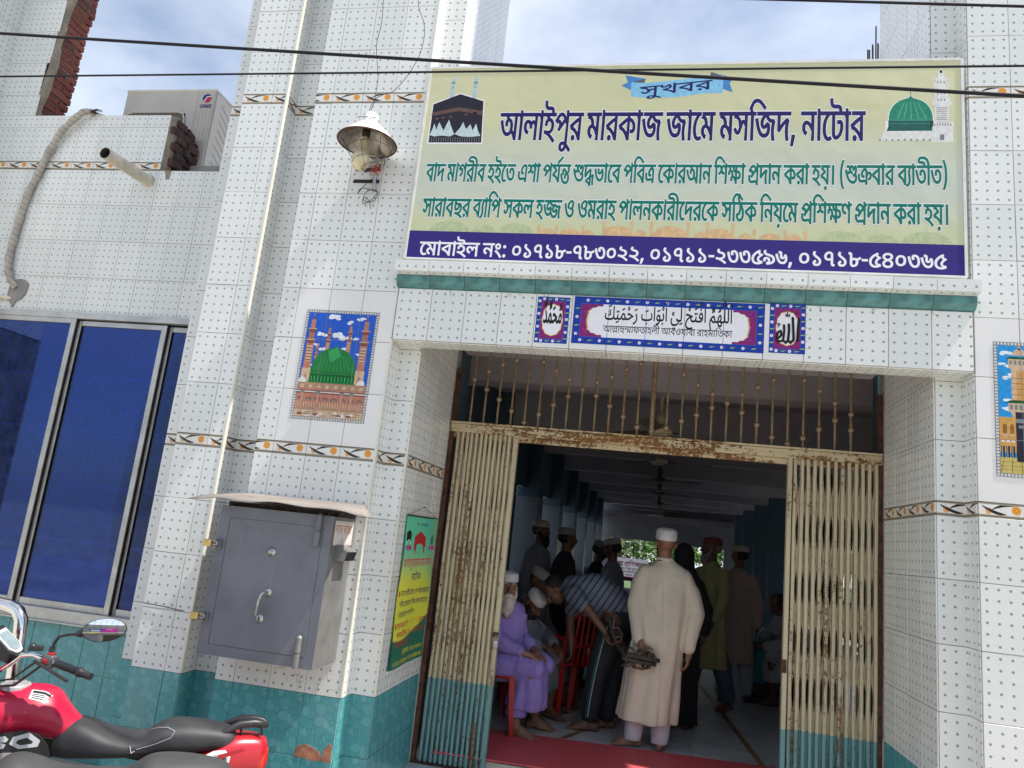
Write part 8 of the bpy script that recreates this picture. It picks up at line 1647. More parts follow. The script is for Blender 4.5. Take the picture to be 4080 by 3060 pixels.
rect(m, Mo, -0.1, 1.3, -0.45, 0.05, 0.0, 0); rect(m, Mo, -0.1, 1.3, -0.65, -0.45, 0.0, 2); rect(m, Mo, -1.5, -0.1, -0.65, 0.0, 0.0, 1)
text(m, 'shop', Mo, 0.15, 1.1, -0.35, 0.40, 3, (20, 20), 0.05); text(m, 'good', Mo, -1.0, -0.5, -0.3, 0.18, 3, (10, 10), 0.05)
m.build('board', ['signblue', 'magenta', 'byel', 'printwhite'], sb)

# ================================================================== PEOPLE
def mskin(nm, c):
    b = MatB(nm); n = b.noise(16, 5, .6, 'Object')
    b.col(b.mix(n.sstep(.3, .75), c, tuple(v * .78 for v in c))).set(Roughness=0.5, Subsurface_Weight=0.08); b.p.inputs['Subsurface Radius'].default_value = (.02, .008, .004)
    b.bump(b.noise(160, 3, .6, 'Object'), .15, .002); return b.m
MT['skin'] = mskin('brown_skin', (0.27, 0.135, 0.082)); MT['skindark'] = mskin('dark_brown_skin', (0.15, 0.075, 0.045)); MT['skinlight'] = mskin('tan_skin', (0.36, 0.20, 0.13))
def mcloth(nm, c, c2=None, weave=320, rough=.85):
    b = MatB(nm); n = b.noise(5, 5, .6, 'Object'); c2 = c2 or tuple(v * .86 for v in c)
    b.col(b.mix(n.sstep(.3, .75), c, c2)).set(Roughness=rough)
    b.bump(b.noise(weave, 2, .5, 'Object') * .2 + b.noise(10, 4, .5, 'Object', (1, 1, .3), dist=.6), .75, .022); return b.m
for nm, c in dict(cream=(0.72, 0.65, 0.53), lilac=(0.31, 0.235, 0.62), whitecl=(0.68, 0.68, 0.72), greyblue=(0.22, 0.235, 0.27), blackcl=(0.012, 0.012, 0.016), darktr=(0.018, 0.022, 0.032), olive=(0.38, 0.38, 0.17), taupe=(0.40, 0.32, 0.27), capcl=(0.70, 0.69, 0.70), capred=(0.20, 0.05, 0.04), jean=(0.10, 0.13, 0.20), greywh=(0.44, 0.44, 0.46), capgrey=(0.46, 0.43, 0.39), tealbag=(0.02, 0.22, 0.24), redcl=(0.22, 0.03, 0.03)).items(): MT[nm] = mcloth(nm + '_cloth', c)
def m_stripe():
    b = MatB('striped_knit'); x, y, z = b.xyz('UV')
    t = (y * 1.0).frac()
    c = b.mix(t.lt(0.22), (0.10, 0.145, 0.215), (0.010, 0.012, 0.022)); c = b.mix((t - .60).abs().lt(0.05), c, (0.30, 0.22, 0.24)); c = b.mix((t - .27).abs().lt(0.035), c, (0.28, 0.32, 0.38))
    b.col(c).set(Roughness=.85); return b.m
MT['stripe'] = m_stripe()
MT['beard'] = simple('white_beard_hair', (0.58, 0.53, 0.46), 0.9, 0, .25, 40, .9, 260)
MT['beardblack'] = simple('black_hair', (0.012, 0.010, 0.010), 0.7, 0, .3, 60, .8, 260)
MT['beardgrey'] = simple('grey_beard_hair', (0.25, 0.23, 0.21), 0.9, 0, .3, 40, .9, 260)
MT['eyewhite'] = simple('eye_white', (0.62, 0.58, 0.54), 0.2); MT['iris'] = simple('dark_iris', (0.015, 0.010, 0.008), 0.1)
MT['sole'] = simple('brown_sandal_rubber', (0.045, 0.035, 0.032), 0.65, 0, .3, 20, .3); MT['strap'] = simple('brown_leather_strap', (0.10, 0.065, 0.055), 0.6, 0, .3, 25, .3)

class Body:
    def __init__(s): s.m = MB()
    def cap(s, a, b, ra, rb, n=14, sq=None):
        a = Vector(a); b = Vector(b); k = 4; pts = []; rs = []; d = (b - a)
        if d.length < 1e-5: return s
        dn = d.normalized()
        for i in range(k + 1): t = math.pi / 2 * i / k; pts.append(a - dn * ra * math.cos(t)); rs.append(max(1e-3, ra * math.sin(t)))
        for i in range(k + 1): t = math.pi / 2 * i / k; pts.append(b + dn * rb * math.sin(t)); rs.append(max(1e-3, rb * math.cos(t)))
        s.m.tube(pts, rs, n, 0, True, True, sq); return s
    def ell(s, c, r, rot=None):
        M_ = rot.to_4x4() if rot is not None else Matrix.Identity(4)
        prof = [(max(1e-4, math.sin(math.pi * i / 12)), -math.cos(math.pi * i / 12)) for i in range(13)]
        s.m.lathe(prof, 20, 0, Matrix.Translation(Vector(c)) @ M_ @ Matrix.Diagonal((r[0], r[1], r[2], 1))); return s
    def chain(s, pts, rs):
        for i in range(len(pts) - 1): s.cap(pts[i], pts[i + 1], rs[i], rs[i + 1])
        return s
    def loft(s, secs, n=40, fold=None):
        """secs: (centre, rx, ry[, yaw]) closed stack of ellipses"""
        vs = []
        for i, sc in enumerate(secs):
            c = Vector(sc[0]); rx, ry = sc[1], sc[2]; yaw = sc[3] if len(sc) > 3 else 0; tilt = sc[4] if len(sc) > 4 else 0
            for k in range(n):
                t = 2 * math.pi * k / n; f = fold(t, i / (len(secs) - 1)) if fold else 0
                p = Vector(((rx + f) * math.cos(t), (ry + f) * math.sin(t), 0)); p = Matrix.Rotation(tilt, 3, 'Y') @ p; p = Matrix.Rotation(yaw, 3, 'Z') @ p
                vs.append(c + p)
        N = len(secs)
        fs = [(i * n + k, i * n + (k + 1) % n, (i + 1) * n + (k + 1) % n, (i + 1) * n + k) for i in range(N - 1) for k in range(n)]
        fs += [tuple(range(n))[::-1], tuple(range((N - 1) * n, N * n))]; s.m.add(vs, fs, 0, True); return s
    def hand(s, wrist, dirv, palm_n, size=1.0, curl=0.5, side=1, spread=0.16):
        """palm with five fingers; dirv points along the fingers, palm_n out of the palm, curl bends the fingers towards palm_n"""
        w = Vector(wrist); d = Vector(dirv).normalized(); n = Vector(palm_n); n = (n - d * n.dot(d)).normalized(); a = d.cross(n).normalized() * side
        s.cap(w, w + d * .03 * size, .024 * size, .027 * size)
        for q in (-.026, -.009, .009, .026): s.cap(w + d * .022 * size + a * q * .6 * size, w + d * .085 * size + a * q * size, .0155 * size, .0125 * size, 8)
        for q, L_ in ((-.030, .062), (-.0105, .078), (.0105, .084), (.031, .074)):
            b0 = w + d * .086 * size + a * q * size; ang = curl * .55; p = b0; dd = d + a * (q * spread * 10)
            dd.normalize()
            for j, f in enumerate((.46, .30, .24)):
                ang2 = ang * (1 + j); v = dd * math.cos(ang2) + n * math.sin(ang2); e = p + v * L_ * f * size; s.cap(p, e, .0092 * size - j * .0008, .0086 * size - j * .0008, 8); p = e
        b0 = w + d * .030 * size + a * .026 * size; v = (d * .55 + a * .7 + n * (.25 + curl * .4)).normalized(); e = b0 + v * .040 * size; s.cap(b0, e, .0135 * size, .0105 * size, 8)
        v2 = (d * .9 + a * .15 + n * (.3 + curl * .5)).normalized(); s.cap(e, e + v2 * .030 * size, .0102 * size, .0085 * size, 8); return s
    def foot(s, ankle, d, size=1.0):
        a = Vector(ankle); d = Vector((d[0], d[1], 0)).normalized(); sd = Vector((-d.y, d.x, 0)); g = 0.0
        s.cap(a, (a.x, a.y, .055), .038 * size, .036 * size); heel = Vector((a.x, a.y, .036)) - d * .035 * size; s.cap(heel, Vector((a.x, a.y, .05)) + d * .05 * size, .034 * size, .036 * size)
        b = Vector((a.x, a.y, 0)) + d * .125 * size; s.cap(Vector((a.x, a.y, .055)) + d * .03 * size, b + Vector((0, 0, .026)), .036 * size, .024 * size)
        for q in (-.022, 0, .022): s.cap(Vector((a.x, a.y, .03)) + d * .04 * size + sd * q * .7 * size, b + sd * q * size + Vector((0, 0, .019)), .025 * size, .018 * size, 10)
        for k, (q, L_) in enumerate(((-.034, .026), (-.019, .032), (-.004, .037), (.011, .042), (.029, .046))): p = b + sd * q * size; s.cap(p + Vector((0, 0, .016)), p + d * L_ * size + Vector((0, 0, .012)), .0105 * size + (k == 4) * .003, .0095 * size + (k == 4) * .003, 8)
        return s
    def build(s, name, mat, parent, voxel=0.010, smooth=3, disp=None, uvf=None):
        me = bpy.data.meshes.new(name + '_raw'); me.from_pydata(s.m.v, [], s.m.f); o = bpy.data.objects.new('tmp', me); COL.objects.link(o)
        r = o.modifiers.new('r', 'REMESH'); r.mode = 'VOXEL'; r.voxel_size = voxel; r.use_smooth_shade = True
        if smooth: q = o.modifiers.new('s', 'SMOOTH'); q.factor = .5; q.iterations = smooth
        dg = bpy.context.evaluated_depsgraph_get(); m2 = bpy.data.meshes.new_from_object(o.evaluated_get(dg)); bpy.data.objects.remove(o); bpy.data.meshes.remove(me)
        if disp:
            n = len(m2.vertices); co = np.empty(n * 3); nr = np.empty(n * 3); m2.vertices.foreach_get('co', co); m2.vertices.foreach_get('normal', nr); co = co.reshape(-1, 3); nr = nr.reshape(-1, 3)
            co += nr * disp(co)[:, None]; m2.vertices.foreach_set('co', co.ravel())
        m2.name = name; m2.materials.clear(); m2.materials.append(MT[mat]); m2.polygons.foreach_set('use_smooth', [True] * len(m2.polygons))
        if uvf:
            ul = m2.uv_layers.new(name='UVMap'); n = len(m2.vertices); co = np.empty(n * 3); m2.vertices.foreach_get('co', co); co = co.reshape(-1, 3)
            li = np.empty(len(m2.loops), dtype=np.int32); m2.loops.foreach_get('vertex_index', li); ul.data.foreach_set('uv', uvf(co)[li].ravel())
        m2.update(); ob = bpy.data.objects.new(name, m2); link(ob, parent); return ob

def vnoise(co, f, seed=0):
    r = np.random.RandomState(seed); out = np.zeros(len(co))
    for k in range(7):
        d = r.normal(size=3); d /= np.linalg.norm(d); ph = r.uniform(0, 6.28); out += np.sin(co @ (d * f * r.uniform(.5, 1.6)) + ph)
    return out / 7
def folds(amp, zamp=0, f=26, zs=.16, seed=0):
    def fn(co):
        c2 = co.copy(); c2[:, 2] *= zs
        return amp * (vnoise(c2, f, seed) * 1.2 + .5 * np.abs(vnoise(c2, f * 1.9, seed + 1)) - .2) + zamp * vnoise(co, 14, seed + 2)
    return fn
def head(b, c, yaw, pitch=0, size=1.0, nose=True):
    """adds a head to a body; returns the head matrix (local -y is the face)"""
    Mh = Matrix.Translation(Vector(c)) @ Matrix.Rotation(yaw, 4, 'Z') @ Matrix.Rotation(pitch, 4, 'X') @ Matrix.Scale(size, 4)
    r = Mh.to_3x3().normalized()
    P = lambda x, y, z: Mh @ Vector((x, y, z))
    b.ell(P(0, .012, .030), (.074 * size, .092 * size, .088 * size), r); b.ell(P(0, -.018, -.030), (.060 * size, .070 * size, .080 * size), r)
    b.ell(P(0, -.048, -.090), (.030 * size, .028 * size, .022 * size), r)
    for s_ in (-1, 1):
        b.ell(P(s_ * .040, -.058, -.018), (.024 * size, .022 * size, .020 * size), r); b.ell(P(s_ * .078, .012, -.005), (.010 * size, .018 * size, .031 * size), r)
        b.cap(P(s_ * .012, -.083, .028), P(s_ * .050, -.068, .030), .0105 * size, .009 * size, 8)
    b.cap(P(0, -.086, .022), P(0, -.110, -.024), .010 * size, .0145 * size, 8)
    for s_ in (-1, 1): b.ell(P(s_ * .014, -.098, -.028), (.010 * size, .011 * size, .008 * size), r)
    b.cap(P(-.020, -.086, -.056), P(.020, -.086, -.056), .0075 * size, .0075 * size, 8); b.cap(P(-.016, -.084, -.066), P(.016, -.084, -.066), .008 * size, .008 * size, 8)
    return Mh
def eyes(Mh, parent, size=1.0):
    for s_ in (-1, 1):
        m = MB(); m.sphere(Mh @ Vector((s_ * .030, -.0765, .010)), .0098 * size, 0, 6, (1.1, 1, .50)); e = m.build('eye', 'eyewhite', parent)
        m = MB(); m.sphere(Mh @ Vector((s_ * .031, -.0828, .010)), .0046 * size, 0, 5, (1, 1, .95)); m.build('iris', 'iris', e)
def brows(Mh, parent, mat):
    for s_ in (-1, 1):
        m = MB(); m.tube([Mh @ Vector((s_ * .014, -.094, .034)), Mh @ Vector((s_ * .032, -.088, .042)), Mh @ Vector((s_ * .054, -.070, .034))], [.004, .005, .003], 6); m.build('eyebrow', mat, parent)
def kcap(Mh, parent, mat, h=.075, tilt=0.0, z0=.045, knit=True, size=1.0, name='cap'):
    m = MB(); n = 28; Mt_ = Mh @ Matrix.Rotation(tilt, 4, 'X'); rg = random.Random(1); vs = []; rings = [(1.0, z0), (1.02, z0 + .012), (1.01, z0 + h * .5), (.98, z0 + h * .82), (.88, z0 + h), (.55, z0 + h + .010), (.05, z0 + h + .014)]
    for r, z in rings:
        for k in range(n):
            t = 2 * math.pi * k / n; w = 1 + (.012 * math.sin(6 * t + z * 60) if knit else 0); vs.append(Mt_ @ Vector((.081 * r * w * math.cos(t), .010 + .099 * r * w * math.sin(t), z)))
    fs = [(i * n + k, i * n + (k + 1) % n, (i + 1) * n + (k + 1) % n, (i + 1) * n + k) for i in range(len(rings) - 1) for k in range(n)] + [tuple(range((len(rings) - 1) * n, len(rings) * n))]
    m.add(vs, fs, 0, True); o = m.build(name, mat, parent)
    if knit:
        m = MB()
        for a in range(0, 360, 60):
            t = R(a); m.tube([Mt_ @ Vector((.0825 * r * math.cos(t + j * .1), .010 + .101 * r * math.sin(t + j * .1), z)) for j, (r, z) in enumerate(rings[2:6])], .0022, 4)
        m.build('stitching', mat, o)
    return o
def beard(Mh, parent, mat, L_=.12, w=.055, voxel=.007, seed=0, push=0.0):
    b = Body(); P = lambda x, y, z: Mh @ Vector((x, y, z))
    for s_ in (-1, 1): b.chain([P(s_ * .066, -.010, .0), P(s_ * .062, -.040, -.055), P(s_ * .030, -.075, -.092)], [.012, .019, .024])
    b.cap(P(-.022, -.092, -.046), P(.022, -.092, -.046), .0075, .0075); b.ell(P(0, -.070, -.095), (w, .036, .035)); b.cap(P(0, -.075, -.10), P(push, -.070, -.10 - L_ * .75), w * .80, w * .42)
    for s_ in (-1, 1): b.cap(P(0, -.099, -.040), P(s_ * .034, -.086, -.058), .0085, .007); b.ell(P(s_ * .045, -.050, -.085), (.028, .030, .040))
    b.ell(P(push, -.072, -.10 - L_ * .35), (w * .92, .036, L_ * .48))
    for k in range(5): x = (k - 2) * w * .3; b.cap(P(x, -.075, -.11), P(x * .6 + push, -.072, -.10 - L_ * (1 - abs(k - 2) * .15)), .014, .006)
    return b.build('beard', mat, parent, voxel, 2, lambda co: .004 * vnoise(co * np.array([1.6, 1.6, .5]), 190, seed))

# ---------- man in the long cream robe, seen from behind -------------
def cream_man():
    t = thing('person', 'man in long cream robe and white knitted cap seen from behind, brown sandals in hand', 'person', (1.73, 2.05, 0))
    O = Vector((1.73, 2.05, 0)); W = lambda x, y, z: Vector((x - 1.73, y - 2.05, z))
    b = Body()
    Mh = head(b, W(1.795, 2.03, 1.565), math.pi + .10, -.03, 1.02)
    b.cap(W(1.79, 2.05, 1.38), W(1.793, 2.045, 1.50), .058, .054); b.loft([(W(1.80, 2.06, .86), .15, .10), (W(1.81, 2.06, 1.05), .15, .10), (W(1.81, 2.06, 1.25), .17, .11), (W(1.80, 2.06, 1.38), .12, .08)], 20)
    b.chain([W(1.67, 2.06, 1.31), W(1.588, 2.02, 1.07), W(1.645, 1.90, .80)], [.040, .036, .026]); b.chain([W(1.95, 2.07, 1.29), W(2.058, 2.05, 1.03), W(2.025, 2.00, .76)], [.040, .036, .026])
    b.hand(W(1.650, 1.890, .792), (.35, -.15, -.9), (0.6, -.7, 0), 1.0, 1.3, -1)
    b.hand(W(2.022, 1.995, .752), (-.08, .0, -1), (-.9, .2, 0), 1.0, .7, 1)
    b.chain([W(1.70, 2.06, .86), W(1.665, 2.06, .48), W(1.635, 2.08, .10)], [.085, .06, .042]); b.chain([W(1.87, 2.06, .86), W(1.86, 2.06, .48), W(1.835, 2.06, .10)], [.085, .06, .042])
    b.foot(W(1.645, 2.055, .10), (-.80, -.15)); b.foot(W(1.838, 2.045, .10), (.12, .9))
    b.build('body', 'skin', t, .0075, 2)
    pass
    kcap(Mh, t, 'capcl', .078, -.10, .035, True)
    rb_ = Body()
    def fold(tt, q): lo = max(0, (.62 - q)) / .62; return lo * (.016 * math.sin(5 * tt + 1) + .010 * math.sin(9 * tt + 2 + q * 2))
    rb_.loft([(W(1.715, 2.055, .20), .232, .185), (W(1.722, 2.055, .32), .228, .175), (W(1.745, 2.055, .55), .215, .158), (W(1.785, 2.055, .80), .195, .143), (W(1.805, 2.06, 1.0), .188, .137), (W(1.812, 2.06, 1.20), .200, .135), (W(1.808, 2.06, 1.315), .196, .115), (W(1.802, 2.055, 1.38), .150, .092), (W(1.797, 2.055, 1.42), .090, .074), (W(1.795, 2.05, 1.45), .067, .062)], 56, fold)
    rb_.chain([W(1.665, 2.06, 1.325), W(1.622, 2.05, 1.24), W(1.588, 2.02, 1.07), W(1.625, 1.93, .825)], [.074, .076, .070, .054]); rb_.chain([W(1.955, 2.065, 1.300), W(2.015, 2.06, 1.20), W(2.056, 2.05, 1.05), W(2.022, 2.01, .79)], [.076, .078, .070, .056])
    def dd(co):
        z = co[:, 2]; x = co[:, 0]
        a = folds(.017, .005, 24, .17, 3)(co) + .006 * vnoise(co * np.array([1, 1, 2.2]), 13, 9) * (z < .7)
        seam = -.006 * np.exp(-((x - (.075 + .02 * np.sin(z * 4))) / .012) ** 2) * (z < 1.25)
        yoke = .003 * (z > 1.28)
        return a + seam + yoke
    rb_.build('robe', 'cream', t, .0095, 4, dd)
    m = MB(); m.tube([Vector((0.065 + .060 * math.cos(a * math.pi / 12), .0 + .056 * math.sin(a * math.pi / 12), 1.444)) for a in range(25)], .011, 8); m.build('collar', 'cream', t)
    for x, xx in ((1.635, 1.648), (1.838, 1.850)):
        tr = Body(); tr.loft([(W(x, 2.055, .055), .066, .072), (W(x, 2.055, .12), .070, .076), (W(xx, 2.055, .30), .074, .080)], 30, lambda tt, q: .004 * math.sin(4 * tt + q * 5)); tr.build('trouser_leg', 'whitecl', t, .008, 2, folds(.004, .003, 40, .6, 4))
    return t
cream_man()
def sandal_mesh(parent, M_, s_=1, name='sandal'):
    m = MB(); L_ = .27; out = []
    for k in range(28):
        a = 2 * math.pi * k / 28; w = .045 + .006 * math.cos(a) ; out.append((L_ / 2 * math.cos(a), w * math.sin(a) * (1 - .18 * (math.cos(a) < 0) * abs(math.cos(a)))))
    m.prism(out, 0, .018, M_, 0); m.prism([(x * .97, y * .94) for x, y in out], .0185, .026, M_, 0)
    sole = m.build('sole', 'sole', parent)
    m = MB()
    for x, h in ((.07, .045), (.03, .055), (-.045, .060)):
        m.tube([M_ @ Vector((x + dx_, y, z)) for dx_, y, z in ((0, -.045, .02), (.006, -.040, h * .7), (.010, -.012, h), (.010, .012, h), (.006, .040, h * .7), (0, .045, .02))], .009, 6, 0, True, True)
    m.tube([M_ @ Vector(p) for p in ((.075, -.02, .05), (.03, .02, .06), (-.04, -.02, .065))], .010, 6)
    m.tube([M_ @ Vector(p) for p in ((-.045, -.044, .03), (-.10, -.040, .062), (-.125, 0, .068), (-.10, .040, .062), (-.045, .044, .03))], .009, 6)
    m.build('straps', 'strap', parent)
s1 = thing('sandals', 'pair of brown strapped sandals held sole to sole behind the cream robe', 'sandals', (1.65, 1.83, .68))
Mr = Matrix.Rotation(.10, 4, 'Y') @ Matrix.Rotation(.25, 4, 'Z')
sandal_mesh(s1, Matrix.Translation((.02, 0, .004)) @ Mr); sandal_mesh(s1, Matrix.Translation((-.005, .0, -.004)) @ Mr @ Matrix.Rotation(math.pi, 4, 'X'))

# ---------- old man in lilac seated sideways -------------
def old_man():
    X, Yy = .60, 1.88
    t = thing('person', 'elderly man with long white beard and white cap in lilac robe, seated inside the gate', 'person', (X, Yy, 0))
    W = lambda x, y, z: Vector((x - X, y - Yy, z)); b = Body()
    Mh = head(b, W(.575, 1.80, 1.095), .36, .04, 1.0)
    b.cap(W(.565, 1.86, .94), W(.57, 1.83, 1.05), .056, .052); b.loft([(W(.52, 1.92, .50), .15, .13), (W(.53, 1.91, .70), .14, .12), (W(.55, 1.89, .88), .16, .12), (W(.56, 1.87, .97), .10, .07)], 20)
    b.chain([W(.47, 1.77, .92), W(.53, 1.70, .70), W(.78, 1.76, .615)], [.045, .04, .028]); b.chain([W(.62, 2.03, .92), W(.70, 2.06, .70), W(.83, 1.90, .62)], [.045, .04, .028])
    b.hand(W(.80, 1.765, .612), (.85, .10, -.28), (0, .2, -1), 1.02, .8, 1); b.hand(W(.83, 1.885, .625), (.7, -.35, -.35), (0, -.2, -1), 1.0, .9, -1)
    b.chain([W(.56, 1.84, .50), W(.86, 1.78, .52), W(.73, 1.80, .12)], [.085, .06, .040]); b.chain([W(.56, 2.0, .50), W(.90, 2.02, .53), W(.84, 2.12, .12)], [.085, .06, .040])
    b.foot(W(.74, 1.80, .12), (.90, -.22), 1.05); b.foot(W(.84, 2.13, .12), (.92, -.05), 1.0)
    b.build('body', 'skin', t, .007, 2)
    eyes(Mh, t); brows(Mh, t, 'beard'); kcap(Mh, t, 'capcl', .062, .04, .052, False)
    beard(Mh, t, 'beard', .125, .062, .007, 2, .0)
    r_ = Body()
    r_.loft([(W(.53, 1.91, .44), .19, .17), (W(.53, 1.91, .60), .172, .150), (W(.545, 1.90, .78), .172, .148), (W(.555, 1.89, .89), .180, .125), (W(.562, 1.87, .965), .11, .085), (W(.567, 1.86, 1.0), .065, .060)], 40, lambda tt, q: .004 * math.sin(7 * tt + q * 4))
    r_.chain([W(.49, 1.80, .91), W(.53, 1.71, .70), W(.72, 1.745, .635)], [.073, .068, .056]); r_.chain([W(.63, 2.01, .91), W(.70, 2.05, .70), W(.78, 1.95, .65)], [.070, .066, .054])
    r_.chain([W(.56, 1.84, .50), W(.85, 1.80, .515)], [.13, .098]); r_.chain([W(.58, 2.0, .50), W(.88, 2.0, .52)], [.125, .098])
    # skirt falling from the knees
    r_.loft([(W(.80, 1.87, .205), .165, .150, .2), (W(.81, 1.87, .30), .160, .158, .2), (W(.82, 1.88, .42), .140, .160, .1), (W(.80, 1.89, .52), .12, .15, 0), (W(.76, 1.89, .57), .08, .10, 0)], 44, lambda tt, q: (1 - q) * (.012 * math.sin(5 * tt + .5) + .007 * math.sin(11 * tt)))
    r_.build('robe', 'lilac', t, .0085, 3, folds(.018, .010, 30, .45, 11))
    r_ = Body(); r_.loft([(W(.735, 1.81, .145), .085, .080), (W(.745, 1.82, .24), .085, .085)], 24); r_.build('trouser_leg', 'lilac', t, .009, 2, folds(.004, .002, 40, .5, 5))
    return t
old_man()

# ---------- bending man in striped shirt -------------
def striped_man():
    X, Yy = 1.32, 2.36
    t = thing('person', 'man in blue striped polo shirt and dark track trousers bending forward beside the red chair', 'person', (X, Yy, 0))
    W = lambda x, y, z: Vector((x - X, y - Yy, z)); b = Body()
    Mh = head(b, W(.890, 2.40, 1.075), -1.30, 1.0, 1.0)
    b.cap(W(1.02, 2.39, 1.12), W(.93, 2.40, 1.10), .060, .052)
    b.chain([W(1.46, 2.38, .92), W(1.30, 2.38, 1.06), W(1.10, 2.38, 1.10)], [.125, .125, .115])
    b.chain([W(1.06, 2.24, 1.06), W(1.19, 2.16, .985), W(1.345, 2.12, .83)], [.050, .042, .028]); b.hand(W(1.350, 2.115, .82), (.55, -.05, -.80), (.6, -.3, .3), 1.0, 1.1, 1)
    b.chain([W(1.04, 2.53, 1.05), W(1.03, 2.56, .80), W(1.06, 2.50, .64)], [.048, .042, .03]); b.hand(W(1.06, 2.50, .64), (.1, -.1, -1), (-1, 0, 0), 1.0, .7, 1)
    b.chain([W(1.42, 2.30, .88), W(1.30, 2.33, .48), W(1.27, 2.34, .10)], [.10, .065, .042]); b.chain([W(1.46, 2.46, .88), W(1.42, 2.50, .48), W(1.40, 2.50, .10)], [.10, .065, .042])
    b.foot(W(1.285, 2.335, .10), (-.97, -.10), 1.1); b.foot(W(1.42, 2.51, .10), (-.9, -.1), 1.0)
    b.build('body', 'skindark', t, .0075, 2)
    hr = Body(); P = lambda x, y, z: Mh @ Vector((x, y, z)); hr.ell(P(0, .030, .040), (.079, .088, .082), Mh.to_3x3().normalized()); hr.build('hair', 'beardblack', t, .008, 1, lambda co: .002 * vnoise(co, 260))
    sh = Body(); sh.chain([W(1.50, 2.38, .93), W(1.38, 2.38, 1.04), W(1.22, 2.38, 1.12), W(1.06, 2.38, 1.115)], [.140, .150, .148, .118]); sh.ell(W(1.22, 2.38, 1.00), (.15, .15, .12))
    sh.chain([W(1.07, 2.26, 1.07), W(1.15, 2.17, 1.005)], [.085, .066]); sh.chain([W(1.06, 2.50, 1.07), W(1.035, 2.56, .92)], [.085, .066]); sh.cap(W(1.04, 2.385, 1.11), W(.985, 2.39, 1.105), .085, .066)
    def uvf(co):
        # stripes run across the back: coordinate along the spine curve
        ax = (co[:, 0] + .10) * .93 - (co[:, 2] - 1.05) * .55
        return np.stack([co[:, 1] * 10, ax * 19.0 + co[:, 1] * .8], 1)
    sh.build('shirt', 'stripe', t, .009, 4, folds(.009, .005, 24, .7, 6), uvf)
    tr = Body(); tr.chain([W(1.47, 2.36, .92), W(1.41, 2.34, .80)], [.135, .125]); tr.chain([W(1.41, 2.31, .82), W(1.31, 2.33, .48), W(1.275, 2.335, .13)], [.125, .092, .078]); tr.chain([W(1.46, 2.46, .82), W(1.43, 2.50, .48), W(1.405, 2.50, .13)], [.125, .092, .078])
    tr.build('trousers', 'darktr', t, .010, 3, folds(.005, .004, 30, .5, 8))
    for dx_, mt in ((0.0, 'greywh'), (-.016, 'emerald')):
        m = MB(); m.tube([W(1.375 + dx_, 2.196, .86), W(1.335 + dx_, 2.208, .68), W(1.300 + dx_, 2.230, .48), W(1.275 + dx_, 2.246, .28), W(1.262 + dx_, 2.252, .12)], .0048 if dx_ == 0 else .004, 5); m.build('side_stripe', mt, t)
striped_man()
s2 = thing('sandals', 'dark pair of sandals dangling from the hand of the man in the striped shirt', 'sandals', (1.43, 2.08, .74))
sandal_mesh(s2, Matrix.Translation((.0, 0, .08)) @ Matrix.Rotation(1.15, 4, 'Y') @ Matrix.Rotation(.4, 4, 'X') @ Matrix.Scale(.95, 4)); sandal_mesh(s2, Matrix.Translation((.03, .03, -.02)) @ Matrix.Rotation(.95, 4, 'Y') @ Matrix.Rotation(-.3, 4, 'X') @ Matrix.Scale(.95, 4))

